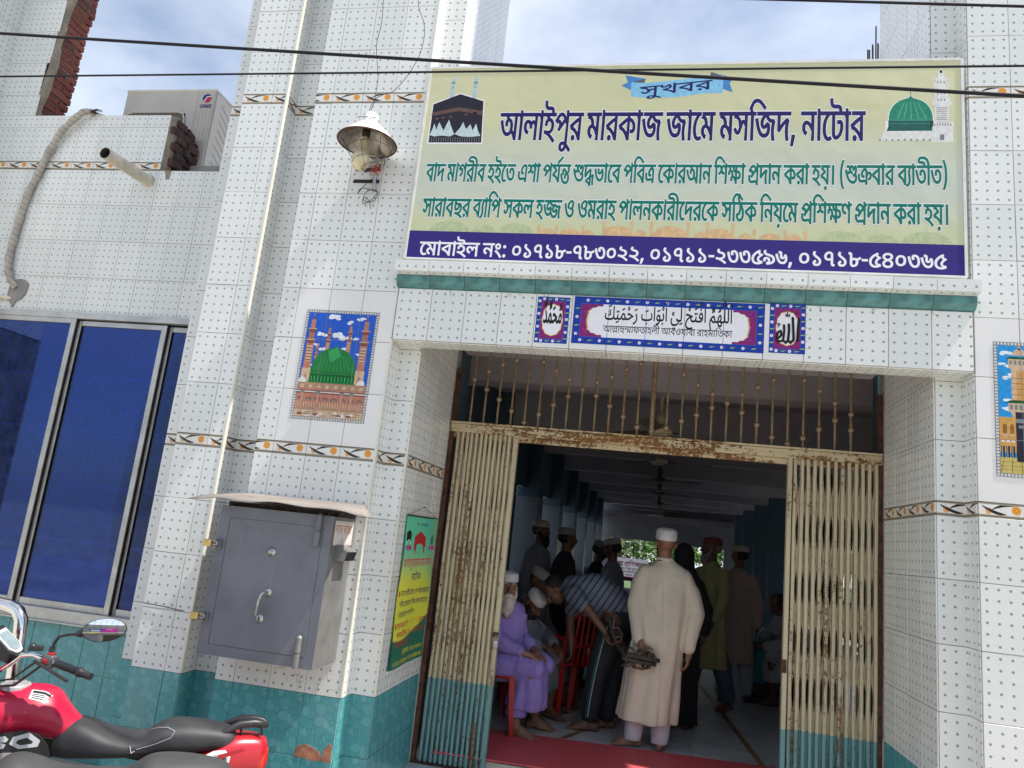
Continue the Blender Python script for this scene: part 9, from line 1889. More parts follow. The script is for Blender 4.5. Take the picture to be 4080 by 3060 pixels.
# ---------- generic standing figures farther in -------------
def stander(label, x, y, h, yaw, cloth, cap=None, skin='skindark', hem=.42, leg='greywh', beardm=None, lean=0.0, pitch=0.0, stride=0.0, arms=((0, 0), (0, 0)), veil=False, cuffs=True, hy=None, wd=1.0, seed=0):
    t = thing('person', label, 'person', (x, y, 0)); k = h / 1.70
    Rz = Matrix.Rotation(yaw, 3, 'Z'); V_ = lambda a, b_, c: (Rz @ Vector((a * k, b_ * k, 0))) + Vector((0, 0, c * k))
    b = Body(); hy_ = yaw if hy is None else hy; lo = -lean
    Mh = head(b, V_(0, lo * 1.0 - .01, 1.565), hy_, pitch, k)
    b.cap(V_(0, lo * .85, 1.38), V_(0, lo * .95, 1.50), .056 * k, .052 * k); b.loft([(V_(0, 0, .85), .14 * k, .10 * k, yaw), (V_(0, lo * .4, 1.1), .15 * k, .10 * k, yaw), (V_(0, lo * .75, 1.3), .17 * k, .105 * k, yaw), (V_(0, lo * .85, 1.4), .08 * k, .07 * k, yaw)], 18)
    for s_, (fw, up) in zip((-1, 1), arms):
        sh = V_(s_ * .165, lo * .75, 1.32); el = V_(s_ * .235, lo * .75 - fw * .5, 1.07 + up * .3); wr = V_(s_ * (.215 - fw * .25), lo * .7 - fw - .03, .82 + up); b.chain([sh, el, wr], [.036 * k, .034 * k, .026 * k]); b.hand(wr, (wr - el).normalized(), Rz @ Vector((-s_, 0, 0)), k, .6, s_)
    st_ = stride
    b.chain([V_(-.085, 0, .88), V_(-.09, -st_ * .4, .48), V_(-.09, -st_ * .75, .10)], [.085 * k, .06 * k, .04 * k]); b.chain([V_(.085, 0, .88), V_(.09, st_ * .35, .48), V_(.09, st_, .10)], [.085 * k, .06 * k, .04 * k])
    fd = Rz @ Vector((0, -1, 0)); b.foot(V_(-.09, -st_ * .75, .10), fd, k); b.foot(V_(.09, st_, .10), fd, k)
    b.build('body', skin, t, .011, 2)
    rb_ = Body()
    fold = lambda tt, q: (1 - q) * (.012 * math.sin(5 * tt + seed) + .007 * math.sin(9 * tt + seed))
    rb_.loft([(V_(0, 0, hem), .205 * k * wd, (.150 + abs(st_) * .35) * k, yaw), (V_(0, 0, hem + .2), .19 * k * wd, (.145 + abs(st_) * .2) * k, yaw), (V_(0, lo * .2, .95), .175 * k * wd, .135 * k, yaw), (V_(0, lo * .6, 1.18), .19 * k, .135 * k, yaw), (V_(0, lo * .8, 1.31), .185 * k, .115 * k, yaw), (V_(0, lo * .88, 1.40), .10 * k, .08 * k, yaw), (V_(0, lo * .9, 1.435), .064 * k, .06 * k, yaw)], 36, fold)
    for s_, (fw, up) in zip((-1, 1), arms):
        sh = V_(s_ * .150, lo * .75, 1.315); el = V_(s_ * .232, lo * .75 - fw * .5, 1.07 + up * .3); wr = V_(s_ * (.215 - fw * .22), lo * .7 - fw * .92 - .02, .85 + up); rb_.chain([sh, el, wr], [.070 * k, .066 * k, .052 * k])
    rb_.build('veil' if False else 'robe', cloth, t, .013, 3, folds(.014, .005, 26, .2, seed + 20))
    if hem > .15:
        for s_, yy in ((-1, -st_ * .75), (1, st_)):
            tr = Body(); tr.chain([V_(s_ * .085, yy * .3, hem + .12), V_(s_ * .09, yy, .13)], [.10 * k, .075 * k]); tr.build('trouser_leg', leg, t, .013, 2, folds(.004, .003, 30, .5, seed))
    if veil:
        vb = Body(); r_ = Mh.to_3x3().normalized(); vb.ell(Mh @ Vector((0, .016, .022)), (.098 * k, .115 * k, .118 * k), r_); vb.loft([(V_(0, lo + .01, 1.16), .20 * k, .15 * k, yaw), (V_(0, lo + .01, 1.34), .19 * k, .13 * k, yaw), (V_(0, lo + .01, 1.46), .11 * k, .11 * k, yaw), (V_(0, lo + .01, 1.56), .09 * k, .10 * k, yaw)], 30); vb.build('veil', cloth, t, .012, 3, folds(.005, .003, 26, .4, seed))
    else:
        hr = Body(); hr.ell(Mh @ Vector((0, .026, .010)), (.079 * k, .086 * k, .066 * k), Mh.to_3x3().normalized()); hr.build('hair', 'beardblack' if beardm != 'beardgrey' else 'beardgrey', t, .011, 1)
    if cap: kcap(Mh, t, cap, .062, 0, .042, False)
    if beardm: beard(Mh, t, beardm, .09, .045, .011, seed)
    return t
stander('dark bearded man in pale grey robe and cap standing in profile at the left', .50, 3.95, 1.72, 1.2, 'greyblue', 'capgrey', 'skindark', .50, 'greywh', 'beardblack', seed=1)
stander('man in plain black clothes and dull cap beside the bearded man in pale grey', .83, 3.6, 1.66, 2.0, 'blackcl', 'greyblue', 'skindark', .40, 'blackcl', None, seed=2)
stander('man in dark clothes leaning forward between two others in the hall', 1.0, 4.2, 1.56, 1.5, 'blackcl', 'greyblue', 'skindark', .45, 'darktr', None, lean=.16, pitch=.3, arms=((.25, .25), (.2, .2)), seed=3)
stander('man in grey shirt and pale embroidered cap standing before the far window', 1.31, 3.8, 1.60, -1.9, 'greyblue', 'capgrey', 'skindark', .70, 'darktr', None, pitch=.25, seed=4)
stander('figure in long black robe and veil standing just behind the man in cream', 2.00, 2.95, 1.60, 2.7, 'blackcl', None, 'skindark', .05, 'blackcl', None, veil=True, seed=5, arms=((.1, .05), (.2, .25)))
stander('man in yellow green kurta and dark red cap striding with his beard in profile', 2.33, 3.95, 1.72, -.9, 'olive', 'capred', 'skindark', .40, 'jean', 'beardgrey', stride=.22, arms=((.28, .34), (.1, .05)), hy=-1.4, seed=6)
stander('man in taupe kurta and patterned cap walking away at the right of the hall', 2.68, 4.55, 1.68, 2.75, 'taupe', 'capgrey', 'skindark', .42, 'greywh', None, stride=.16, hy=-2.4, seed=7)
# ---------- seated / stooping figures in the half light -------------
def sitter(label, x, y, yaw, cloth, cap, headz, lean, pitch, skin='skindark', beardm=None, lap=True, leg='greywh', hy=None, seed=0):
    t = thing('person', label, 'person', (x, y, 0)); Rz = Matrix.Rotation(yaw, 3, 'Z'); V_ = lambda a, b_, c: (Rz @ Vector((a, b_, 0))) + Vector((0, 0, c)); b = Body()
    sz = headz - .30; Mh = head(b, V_(0, -lean, headz - .10), hy if hy is not None else yaw, pitch)
    b.cap(V_(0, -lean * .75, sz + .04), V_(0, -lean * .92, headz - .16), .055, .052); b.loft([(V_(0, .03, .46), .14, .12, yaw), (V_(0, -lean * .3, .62), .14, .11, yaw), (V_(0, -lean * .6, sz - .08), .16, .11, yaw), (V_(0, -lean * .72, sz + .05), .09, .07, yaw)], 18)
    for s_ in (-1, 1):
        el = V_(s_ * .22, -lean * .7 - .06, .62 + .04); wr = V_(s_ * .08, -lean - .22, .60); b.chain([V_(s_ * .18, -lean * .65, sz), el, wr], [.045, .04, .028]); b.hand(wr, Rz @ Vector((-s_ * .5, -.8, -.2)), (0, 0, -1), 1, .7, s_)
        kn = V_(s_ * .13, -.42, .50); an = V_(s_ * .12, -.40, .10); b.chain([V_(s_ * .09, 0, .48), kn, an], [.085, .06, .04]); b.foot(an, Rz @ Vector((0, -1, 0)))
    b.build('body', skin, t, .010, 2)
    r_ = Body(); r_.loft([(V_(0, .03, .40), .19, .16, yaw), (V_(0, -lean * .25, .58), .175, .145, yaw), (V_(0, -lean * .55, sz - .12), .18, .14, yaw), (V_(0, -lean * .68, sz), .18, .115, yaw), (V_(0, -lean * .76, sz + .07), .085, .075, yaw)], 32)
    for s_ in (-1, 1): r_.chain([V_(s_ * .155, -lean * .65, sz - .01), V_(s_ * .22, -lean * .7 - .06, .66), V_(s_ * .12, -lean - .17, .61)], [.072, .066, .052])
    for s_ in (-1, 1): r_.chain([V_(s_ * .09, 0, .49), V_(s_ * .13, -.40, .51)], [.115, .09])
    r_.loft([(V_(0, -.36, .24), .22, .13, yaw), (V_(0, -.36, .40), .21, .13, yaw), (V_(0, -.33, .52), .18, .11, yaw)], 32, lambda tt, q: (1 - q) * .01 * math.sin(6 * tt))
    r_.build('robe', cloth, t, .012, 3, folds(.014, .006, 28, .3, seed))
    if cap: kcap(Mh, t, cap, .062, 0, .045, False)
    else: hr = Body(); hr.ell(Mh @ Vector((0, .024, .018)), (.084, .092, .088), Mh.to_3x3().normalized()); hr.build('hair', 'beardblack', t, .010, 1)
    if beardm: beard(Mh, t, beardm, .09, .045, .010, seed)
    return t
sitter('bearded man in grey with white cap, seated looking down beside the lilac robe', .50, 2.66, 1.05, 'greyblue', 'capcl', 1.03, .22, .75, 'skindark', 'beardblack', seed=31)
sitter('man in pale cap seated in the second row behind the lilac robe', .55, 3.12, 1.2, 'greyblue', 'capgrey', 1.20, .10, .45, 'skindark', None, seed=32)
sitter('stooped seated person in greyish white with dark hair at the far right behind the gate', 3.42, 4.9, -1.2, 'greywh', None, 1.16, .30, .7, 'skindark', None, seed=33)
bg = thing('shopping_bag', 'teal cloth bag standing on the floor in front of the stooped seated person', 'bag', (3.02, 4.75, 0))
m = MB(); m.prism([(-.17, 0), (.17, 0), (.15, .40), (.09, .44), (-.09, .43), (-.14, .39)], -.07, .07, Matrix.Translation((0, 0, .20)) @ Matrix.Rotation(math.pi / 2, 4, 'X')); m.build('bag_body', 'tealbag', bg)
m = MB(); m.tube([(-.08, 0, .62), (-.05, 0, .74), (.05, 0, .74), (.08, 0, .62)], .008, 6); m.build('strap', 'tealbag', bg)
m = MB(); m.box(-.14, .14, -.10, .10, 0.0, .198); o = m.build('floor_stool', 'iron'); o.location = (3.02, 4.75, 0); tag(o, 'low dark stool under the teal bag', 'stool')

# ================================================================== RED PLASTIC CHAIRS
def chair(label, x, y, yaw, arms=True):
    t = thing('plastic_chair', label, 'chair', (x, y, 0), yaw, 'red plastic chairs in the hall')
    m = MB()
    n = 8; vs = []
    for i in range(n + 1):
        for j in range(n + 1):
            a = -.21 + .42 * i / n; b_ = -.21 + .42 * j / n; vs.append((a * (1 - .06 * j / n), b_, .435 - .018 * math.cos(a * 7) * math.cos(b_ * 6)))
    k = len(vs); vs += [(p[0], p[1], p[2] - .012) for p in vs]
    fs = []
    for i in range(n):
        for j in range(n): a = i * (n + 1) + j; fs += [(a, a + 1, a + n + 2, a + n + 1), (k + a, k + a + n + 1, k + a + n + 2, k + a + 1)]
    m.add(vs, fs, 0, True); m.tube([(-.215, -.22, .43), (.215, -.22, .43), (.205, .215, .43), (-.205, .215, .43), (-.215, -.22, .43)], .014, 6, 0, False); m.build('seat', 'red', t)
    for sx, sy in ((-1, -1), (1, -1), (-1, 1), (1, 1)):
        m = MB(); x0, y0 = sx * .205, sy * .20; x1, y1 = sx * .235, sy * .235
        m.add([(x0 - .028, y0 - .022, .43), (x0 + .028, y0 - .022, .43), (x0 + .028, y0 + .022, .43), (x0 - .028, y0 + .022, .43), (x1 - .020, y1 - .016, 0.0), (x1 + .020, y1 - .016, 0.0), (x1 + .020, y1 + .016, 0.0), (x1 - .020, y1 + .016, 0.0)], [(0, 1, 2, 3), (7, 6, 5, 4), (0, 4, 5, 1), (1, 5, 6, 2), (2, 6, 7, 3), (3, 7, 4, 0)]); m.build('leg', 'red', t)
    m = MB()
    for sx in (-1, 1): m.tube([(sx * .205, .205, .42), (sx * .215, .245, .62), (sx * .205, .285, .80), (sx * .13, .300, .885), (0, .305, .905)], [.020, .018, .018, .018, .018], 8)
    for q in (-.11, -.055, 0, .055, .11): m.tube([(q, .215, .44), (q * 1.08, .262, .66), (q * 1.05, .298, .87)], [.011, .011, .011], 6)
    m.tube([(-.21, .24, .60), (0, .262, .60), (.21, .24, .60)], .013, 6); m.build('backrest', 'red', t)
    if arms:
        for sx in (-1, 1): m = MB(); m.tube([(sx * .225, -.20, .42), (sx * .240, -.18, .58), (sx * .240, -.13, .640), (sx * .238, .05, .650), (sx * .218, .245, .66)], [.018, .018, .020, .020, .016], 8); m.build('armrest', 'red', t)
    return t
chair('red plastic chair under the elderly man in lilac, front leg beside the gate', .46, 1.93, math.pi / 2 + .15, False)
chair('empty red plastic armchair between the lilac robe and the bending man', 1.02, 2.95, -2.5)
chair('second red plastic chair, half hidden behind the bending man', 1.22, 3.18, -2.9)
chair('red plastic chair under the bearded man in grey looking down', .47, 2.70, 1.05 , False)
chair('red plastic chair under the seated man in the second row', .53, 3.17, 1.2, False)
chair('red plastic chair under the stooped person at the far right', 3.44, 4.93, -1.2, False)

# ================================================================== MOTORCYCLES
def paint(nm, c, rough=.28, coat=.6):
    b = MatB(nm); b.col(b.mix(b.noise(4, 4, .6, 'Object').sstep(.3, .8), c, tuple(v * .88 for v in c))).set(Roughness=rough, Coat_Weight=coat, Coat_Roughness=.12); return b.m
MT['redpaint'] = paint('satin_crimson_paint', (0.50, 0.006, 0.045), .42, .18); MT['redtail'] = paint('glossy_red_tail', (0.46, 0.012, 0.025), .34, .4)
MT['blackpaint'] = paint('dark_grey_paint', (0.03, 0.03, 0.033), .3, .5)
def m_vinyl():
    b = MatB('black_grained_vinyl'); n = b.voro(420, 'F1', 'Object'); d = b.noise(3.5, 5, .6, 'Object')
    b.col(b.mix(d.sstep(.35, .75), (0.020, 0.020, 0.024), (0.045, 0.045, 0.048))).set(Roughness=.56).bump(n, .22, .0015); return b.m
MT['vinyl'] = m_vinyl(); MT['vinyl2'] = simple('dusty_black_vinyl', (0.05, 0.05, 0.052), .62, 0, .25, 4, .15, 300)
MT['lens'] = simple('red_lamp_lens', (0.55, 0.02, 0.01), .12, 0, .1, 20, spec=.7); MT['silver'] = simple('silver_plastic', (0.42, 0.42, 0.43), .38, .3, .06, 6)
MT['lcd'] = simple('instrument_glass', (0.30, 0.38, 0.42), .08, 0, .15, 20, spec=.8); MT['rubber'] = simple('tyre_rubber', (0.02, 0.02, 0.02), .85, 0, .2, 20, .4)
MT['engine'] = simple('engine_alloy', (0.16, 0.16, 0.165), .5, .7, .2, 14, .3); MT['sticker'] = simple('white_sticker', (0.62, 0.62, 0.64), .35)
MT['mirrorglass'] = simple('mirror_glass', (0.85, 0.86, 0.88), .015, 1.0, .01, 2)
def bloft(secs, n=36, p=2.5, sub=6, smooth=True):
    """secs: (s, ztop, zbot, halfwidth, y0) -> smooth body along the bike, Catmull-Rom between stations"""
    S_ = []
    for i in range(len(secs) - 1):
        a = secs[max(i - 1, 0)]; b = secs[i]; c = secs[i + 1]; d = secs[min(i + 2, len(secs) - 1)]
        for k in range(sub):
            t = k / sub; S_.append([0.5 * ((2 * b[q]) + (c[q] - a[q]) * t + (2 * a[q] - 5 * b[q] + 4 * c[q] - d[q]) * t * t + (3 * b[q] - a[q] - 3 * c[q] + d[q]) * t ** 3) for q in range(5)])
    S_.append(list(secs[-1])); vs = []
    for s, zt, zb, w, y0 in S_:
        cz = (zt + zb) / 2; h = (zt - zb) / 2
        for k in range(n):
            a = 2 * math.pi * k / n; c_, s_ = math.cos(a), math.sin(a)
            vs.append((s, y0 + math.copysign(abs(c_) ** (2 / p), c_) * w * (1 - .12 * max(0, s_)), cz + math.copysign(abs(s_) ** (2 / p), s_) * h))
    N = len(S_); fs = [(i * n + k, (i + 1) * n + k, (i + 1) * n + (k + 1) % n, i * n + (k + 1) % n) for i in range(N - 1) for k in range(n)]
    m = MB(); m.add(vs, fs, 0, smooth); m.add(vs[:n], [tuple(range(n))], 0); m.add(vs[-n:], [tuple(range(n))[::-1]], 0); return m
def wheel(t, s, z=0.30, r=.30):
    w = thing('w', None, None); bpy.data.objects.remove(w)
    Mx = Matrix.Translation((s, 0, z)) @ Matrix.Rotation(math.pi / 2, 4, 'X')
    m = MB(); m.lathe([(r - .06, -.045), (r - .012, -.048), (r, -.020), (r, .020), (r - .012, .048), (r - .06, .045)], 36, 0, Mx); ty = m.build('tyre', 'rubber', t)
    m = MB(); m.lathe([(r - .085, -.03), (r - .06, -.035), (r - .06, .035), (r - .085, .03), (r - .085, -.03)], 36, 0, Mx)
    for k in range(6): a = k * math.pi / 3; m.tube([(s, 0, z), (s + (r - .07) * math.cos(a), 0, z + (r - .07) * math.sin(a))], .014, 6)
    m.lathe([(0, -.05), (.04, -.05), (.04, .05), (0, .05)], 14, 0, Mx); m.build('rim', 'blackpaint', t)
BX, BYY, BA = -1.243, -0.964, math.atan2(.504, .864)
def motorcycle(label, loc, rz, red=True):
    t = thing('motorcycle', label, 'motorcycle', loc, rz)
    pm = 'redpaint' if red else 'blackpaint'
    wheel(t, -.52); wheel(t, .78); sh_ = 0 if red else -.20
    m = MB(); m.box(-.10, .26, -.12, .12, .32, .60, 0, None, .03); m.lathe([(0, -.16), (.10, -.15), (.10, .15), (0, .16)], 20, 0, Matrix.Translation((.12, 0, .36)) @ Matrix.Rotation(math.pi / 2, 4, 'X'))
    for k in range(7): m.box(-.02, .16, -.095, .095, .44 + k * .022, .448 + k * .022)
    m.build('engine', 'engine', t)
    m = MB()
    for y in (-.09, .09): m.tube([(-.52, y, .30), (-.33, y, .98)], .022, 8)
    m.build('fork', 'steel', t)
    m = MB(); m.tube([(.78, .11, .30), (.30, .09, .40)], .02, 8); m.tube([(.78, -.11, .30), (.30, -.09, .40)], .02, 8)
    for y in (-.13, .13): m.tube([(.74, y, .34), (.62, y * .9, .68)], .028, 8)
    m.tube([(-.30, 0, .92), (.0, 0, .80), (.6, 0, .68), (1.0, 0, .72)], .022, 8); m.tube([(-.32, 0, .95), (-.12, 0, .40), (.3, 0, .34)], .022, 8); m.build('frame', 'black', t)
    m = MB(); m.tube([(.05, -.13, .34), (.3, -.15, .28), (.9, -.17, .36)], [.02, .03, .045], 12); m.build('exhaust', 'engine', t)
    # tank
    tk = bloft([(q[0] + sh_, *q[1:]) for q in [(-.34, .93, .84, .03, 0), (-.29, .972, .80, .085, 0), (-.20, .985, .77, .130, 0), (-.10, .990, .76, .148, 0), (.0, .995, .76, .152, 0), (.08, 1.000, .765, .148, 0), (.14, .996, .765, .138, 0), (.19, .975, .765, .124, 0), (.23, .930, .755, .106, 0), (.275, .882, .745, .088, 0), (.32, .842, .74, .074, 0), (.345, .80, .74, .05, 0)]], 44, 2.25)
    tank = tk.build('fuel_tank', pm, t)
    # seat: rider part and pillion part
    st_ = bloft([(q[0] + (0 if red or q[0] > .5 else -.10), *q[1:]) for q in [(.215, .80, .70, .085, 0), (.245, .842, .688, .105, 0), (.30, .856, .682, .118, 0), (.37, .838, .684, .130, 0), (.45, .806, .690, .138, 0), (.53, .790, .696, .142, 0), (.60, .795, .702, .138, 0), (.645, .822, .706, .130, 0), (.69, .848, .710, .128, 0), (.76, .856, .712, .128, 0), (.86, .850, .716, .122, 0), (.96, .832, .722, .105, 0), (1.01, .812, .730, .085, 0), (1.035, .775, .735, .05, 0)]], 44, 3.0)
    seat = st_.build('seat', 'vinyl' if red else 'vinyl2', t)
    if not red: return t
    m = MB()
    for sgn in (-1,):
        m.tube([(.62, -.04, .815), (.655, -.075, .834), (.70, -.102, .842), (.735, -.118, .828)], .001, 4); m.tube([(.735, -.118, .828), (.72, -.1275, .80), (.66, -.134, .775), (.58, -.142, .752)], .001, 4); m.tube([(.575, -.139, .745), (.56, -.142, .735), (.55, -.1405, .765)], .0022, 4)
    m.build('seam_stitching', 'sticker', seat)
    # number panel under the tank
    m = MB(); pl_ = [(-.30, .80), (-.10, .815), (.02, .820), (.105, .836), (.17, .815), (.212, .768), (.238, .70), (.20, .64), (-.05, .66), (-.25, .70)]
    for sg_ in (-1, 1): m.prism([(x, z) for x, z in pl_], .0, .012, frame((0, -.150 if sg_ < 0 else .138, 0), (1, 0, 0), (0, 0, 1)))
    side = m.build('side_panel', 'black', t)
    m = MB(); m.prism([(-.25, .728), (.14, .745), (.19, .69), (.20, .64), (-.05, .655), (-.22, .69)], 0, .006, frame((0, -.163, 0), (1, 0, 0), (0, 0, 1))); m.build('grey_insert', 'silver', side)
    Mn = frame((0, -.1635, 0), (1, 0, 0), (0, 0, 1)); m = MB()
    out = [(.068, .808), (.128, .828), (.178, .795), (.172, .768), (.098, .758), (.058, .778)]; inn = [(.088, .795), (.122, .806), (.150, .790), (.146, .780), (.102, .774), (.084, .782)]
    for k in range(6): a, b_, c_, d_ = out[k], out[(k + 1) % 6], inn[(k + 1) % 6], inn[k]; m.add([Mn @ Vector((p[0], p[1], .0012)) for p in (a, b_, c_, d_)], [(0, 1, 2, 3)], 0)
    for q in ([(-.03, .795), (.035, .812), (.052, .798), (.045, .786), (.02, .784), (.045, .776), (.040, .760), (-.02, .745), (-.022, .757), (.018, .766), (.020, .773), (-.005, .770), (-.005, .782), (.022, .790), (.018, .797), (-.03, .784)],): flat(m, Mn, q, .0012, 0)
    m.build('number_decal', 'sticker', side)
    # fuel cap and warning label
    Mc_ = Matrix.Translation((0.0, -.010, .992)) @ Matrix.Rotation(-.05, 4, 'Y') @ Matrix.Rotation(.02, 4, 'X'); m = MB()
    m.lathe([(0, .010), (.040, .010), (.044, .006), (.050, .010), (.062, .010), (.066, .004), (.066, -.012)], 30, 0, Mc_)
    for k in range(6): a = k * math.pi / 3; m.sphere(Mc_ @ Vector((.056 * math.cos(a), .056 * math.sin(a), .010)), .004, 0, 4)
    cap_ = m.build('fuel_cap', 'silver', tank); m = MB(); m.box(-.012, .012, -.006, .006, .010, .016, 0, Mc_, .002); m.build('key_cover', 'engine', cap_)
    m = MB()
    # sticker conforms to the tank shoulder
    def tanksurf(s, y):
        tb = [(-.10, .990, .148), (.0, .995, .152), (.08, 1.000, .148), (.14, .996, .138), (.19, .975, .124), (.23, .930, .106)]
        for i in range(len(tb) - 1):
            if tb[i][0] <= s <= tb[i + 1][0]: f = (s - tb[i][0]) / (tb[i + 1][0] - tb[i][0]); zt = tb[i][1] + f * (tb[i + 1][1] - tb[i][1]); w = tb[i][2] + f * (tb[i + 1][2] - tb[i][2])
        cz = (zt + .765) / 2; h = (zt - .765) / 2; q = min(.98, abs(y) / w)
        for _ in range(25):
            sz = (1 - q ** 2.25) ** (1 / 2.25); q = min(.98, abs(y) / (w * (1 - .12 * sz)))
        return cz + h * (1 - q ** 2.25) ** (1 / 2.25)
    def patch(s0, s1, y0, y1, lift, mi, n=6):
        vs = [(s0 + (s1 - s0) * i / n, y0 + (y1 - y0) * j / n, tanksurf(s0 + (s1 - s0) * i / n, y0 + (y1 - y0) * j / n) + lift) for i in range(n + 1) for j in range(n + 1)]
        m.add(vs, [(i * (n + 1) + j, i * (n + 1) + j + 1, (i + 1) * (n + 1) + j + 1, (i + 1) * (n + 1) + j)[::-1] for i in range(n) for j in range(n)], mi, True)
    patch(.085, .175, -.112, -.068, .003, 0); patch(.092, .168, -.086, -.075, .0045, 1)
    for k in range(3): patch(.095, .150, -.108 + k * .007, -.105 + k * .007, .0045, 1)
    m.build('warning_label', ['sticker', 'inkblack'], tank)
    # tail cowl, lamp, rail
    tl = bloft([(.86, .72, .62, .125, 0), (.93, .755, .60, .128, 0), (1.01, .795, .60, .115, 0), (1.09, .796, .61, .098, 0), (1.15, .784, .63, .080, 0), (1.178, .766, .66, .055, 0)], 28, 3.4)
    tail = tl.build('tail_cowl', 'redtail', t)
    m = bloft([(1.10, .700, .62, .085, 0), (1.165, .735, .62, .072, 0), (1.190, .728, .64, .052, 0)], 24, 3.2, 4); m.build('tail_lamp', 'lens', t)
    m = MB(); m.prism([(.95, .752), (1.06, .785), (1.075, .775), (.965, .735)], 0, .004, frame((0, -.127, 0), (1, -.10, 0), (0, 0, 1))); m.build('crease_trim', 'redtail', tail)
    m = MB(); m.prism([(.60, .705), (.84, .705), (.93, .738), (.97, .74), (.99, .725), (.985, .60), (.93, .60), (.93, .68), (.90, .70), (.84, .675), (.70, .60), (.60, .62)], -.004, .006, frame((0, -.150, 0), (1, 0, 0), (0, 0, 1))); m.build('rear_side_panel', 'blackpaint', t)
    m = MB(); m.tube([(.83, -.155, .66), (.86, -.165, .700), (.93, -.165, .738), (.975, -.160, .742), (.995, -.155, .722), (.99, -.150, .66), (.985, -.150, .58)], [.010, .015, .016, .015, .013, .012, .010], 8); m.build('pale_side_trim', 'sticker', t)
    m = MB(); m.tube([(.66, -.146, .705), (.75, -.150, .722), (.82, -.150, .728), (.87, -.146, .712)], .007, 6); m.build('panel_edge', 'silver', t)
    m = MB()
    for y in (-.040, .040): m.tube([(.95, y * 1.9, .808), (.985, y * 1.6, .826), (1.03, y * 1.2, .846), (1.10, y, .852), (1.145, y * .8, .846), (1.162, y * .5, .836)], [.014, .018, .021, .021, .019, .014], 8)
    m.tube([(1.162, -.028, .836), (1.165, 0, .836), (1.162, .028, .836)], .012, 8)
    for s_ in (1.045, 1.145): 
        for y in (-.05, .05): m.tube([(s_ - .01, y, .845), (s_ + .003, y, .80)], [.010, .006], 6)
    m.build('grab_rail', 'black', t)
    # handlebar, near side grip with controls
    m = MB(); hb_ = [(-.16, .30, 1.13), (-.15, .16, 1.15), (-.13, .07, 1.07), (-.11, 0, 1.045), (-.075, -.05, 1.06), (-.02, -.08, 1.105), (.02, -.11, 1.148), (.075, -.15, 1.160), (.13, -.19, 1.150), (.19, -.235, 1.140)]
    m.tube(hb_, .0115, 12); hbar = m.build('handlebar', 'chrome', t)
    g0 = Vector((.185, -.235, 1.143)); g1 = Vector((.352, -.345, 1.112)); d_ = (g1 - g0).normalized(); m = MB()
    m.tube([g0, g0 + d_ * .13, g0 + d_ * .132, g0 + d_ * .145, g0 + d_ * .150, g1], [.0165, .0165, .021, .021, .0165, .0155], 14)
    for k in range(10): m.tube([g0 + d_ * (.012 + k * .011), g0 + d_ * (.018 + k * .011)], .0176, 14)
    m.build('grip', 'black', hbar)
    Mx = Matrix.Translation((.150, -.205, 1.148)) @ d_.to_track_quat('X', 'Z').to_matrix().to_4x4(); m = MB(); m.box(-.028, .030, -.022, .024, -.030, .026, 0, Mx, .010); m.build('switch_box', 'engine', hbar)
    m = MB(); m.box(-.012, .012, -.012, .016, .024, .034, 0, Mx, .002); m.box(-.014, .012, -.026, -.020, -.012, .008, 0, Mx, .002); m.build('kill_switch', 'red', hbar)
    m = MB(); m.box(-.030, .030, -.018, .014, .034, .056, 0, Matrix.Translation((.085, -.185, 1.150)), .004); m.lathe([(0, .008), (.010, .008), (.014, 0)], 12, 0, Matrix.Translation((.07, -.188, 1.206))); m.build('brake_reservoir', 'black', hbar)
    m = MB(); m.tube([(.09, -.19, 1.14), (.16, -.27, 1.125), (.26, -.34, 1.09)], [.008, .007, .008], 8); m.build('brake_lever', 'black', hbar)
    m = MB(); m.tube([(.148, -.198, 1.175), (.152, -.200, 1.205)], .011, 10); m.tube([(.152, -.200, 1.205), (.158, -.205, 1.232), (.172, -.212, 1.254), (.205, -.225, 1.266), (.245, -.245, 1.274)], .0068, 8); stem = m.build('mirror_stem', 'black', hbar)
    # mirror: glass faces the rider / street
    c = Vector((.350, -.275, 1.302)); wn_ = Vector((0.635, -0.76, 0.138)); wn_.rotate(Matrix.Rotation(-rz, 3, 'Z')); wn_.normalize()
    ux = Vector((0, 0, 1)).cross(wn_).normalized(); uz = wn_.cross(ux); Mm_ = Matrix(((ux.x, uz.x, wn_.x, c.x), (ux.y, uz.y, wn_.y, c.y), (ux.z, uz.z, wn_.z, c.z), (0, 0, 0, 1)))
    def egg(k, sc): a = 2 * math.pi * k / 40; return ((.092 + .010 * math.cos(a)) * math.cos(a) * sc, (.052 + .004 * math.cos(a)) * math.sin(a) * sc + .006 * math.cos(a))
    m = MB(); vs = []
    for sc, z in ((.30, -.036), (.70, -.030), (.94, -.014), (1.0, 0.0), (1.0, .004), (.965, .0055)): vs += [Mm_ @ Vector((*egg(k, sc), z)) for k in range(40)]
    fs = [(i * 40 + k, i * 40 + (k + 1) % 40, (i + 1) * 40 + (k + 1) % 40, (i + 1) * 40 + k) for i in range(5) for k in range(40)] + [tuple(range(40))[::-1]]
    m.add(vs, fs, 0, True); m.tube([Vector((.240, -.243, 1.273)), Vector((.262, -.252, 1.278)), Mm_ @ Vector((-.055, .0, -.016))], [.009, .018, .022], 10); shell = m.build('mirror_housing', 'black', stem)
    m = MB(); vs = [Mm_ @ Vector((.006, 0, .0055))]
    for q in range(1, 9): vs += [Mm_ @ Vector((*egg(k, .955 * q / 8), .0055 - (q / 8) ** 2 * .0016)) for k in range(40)]
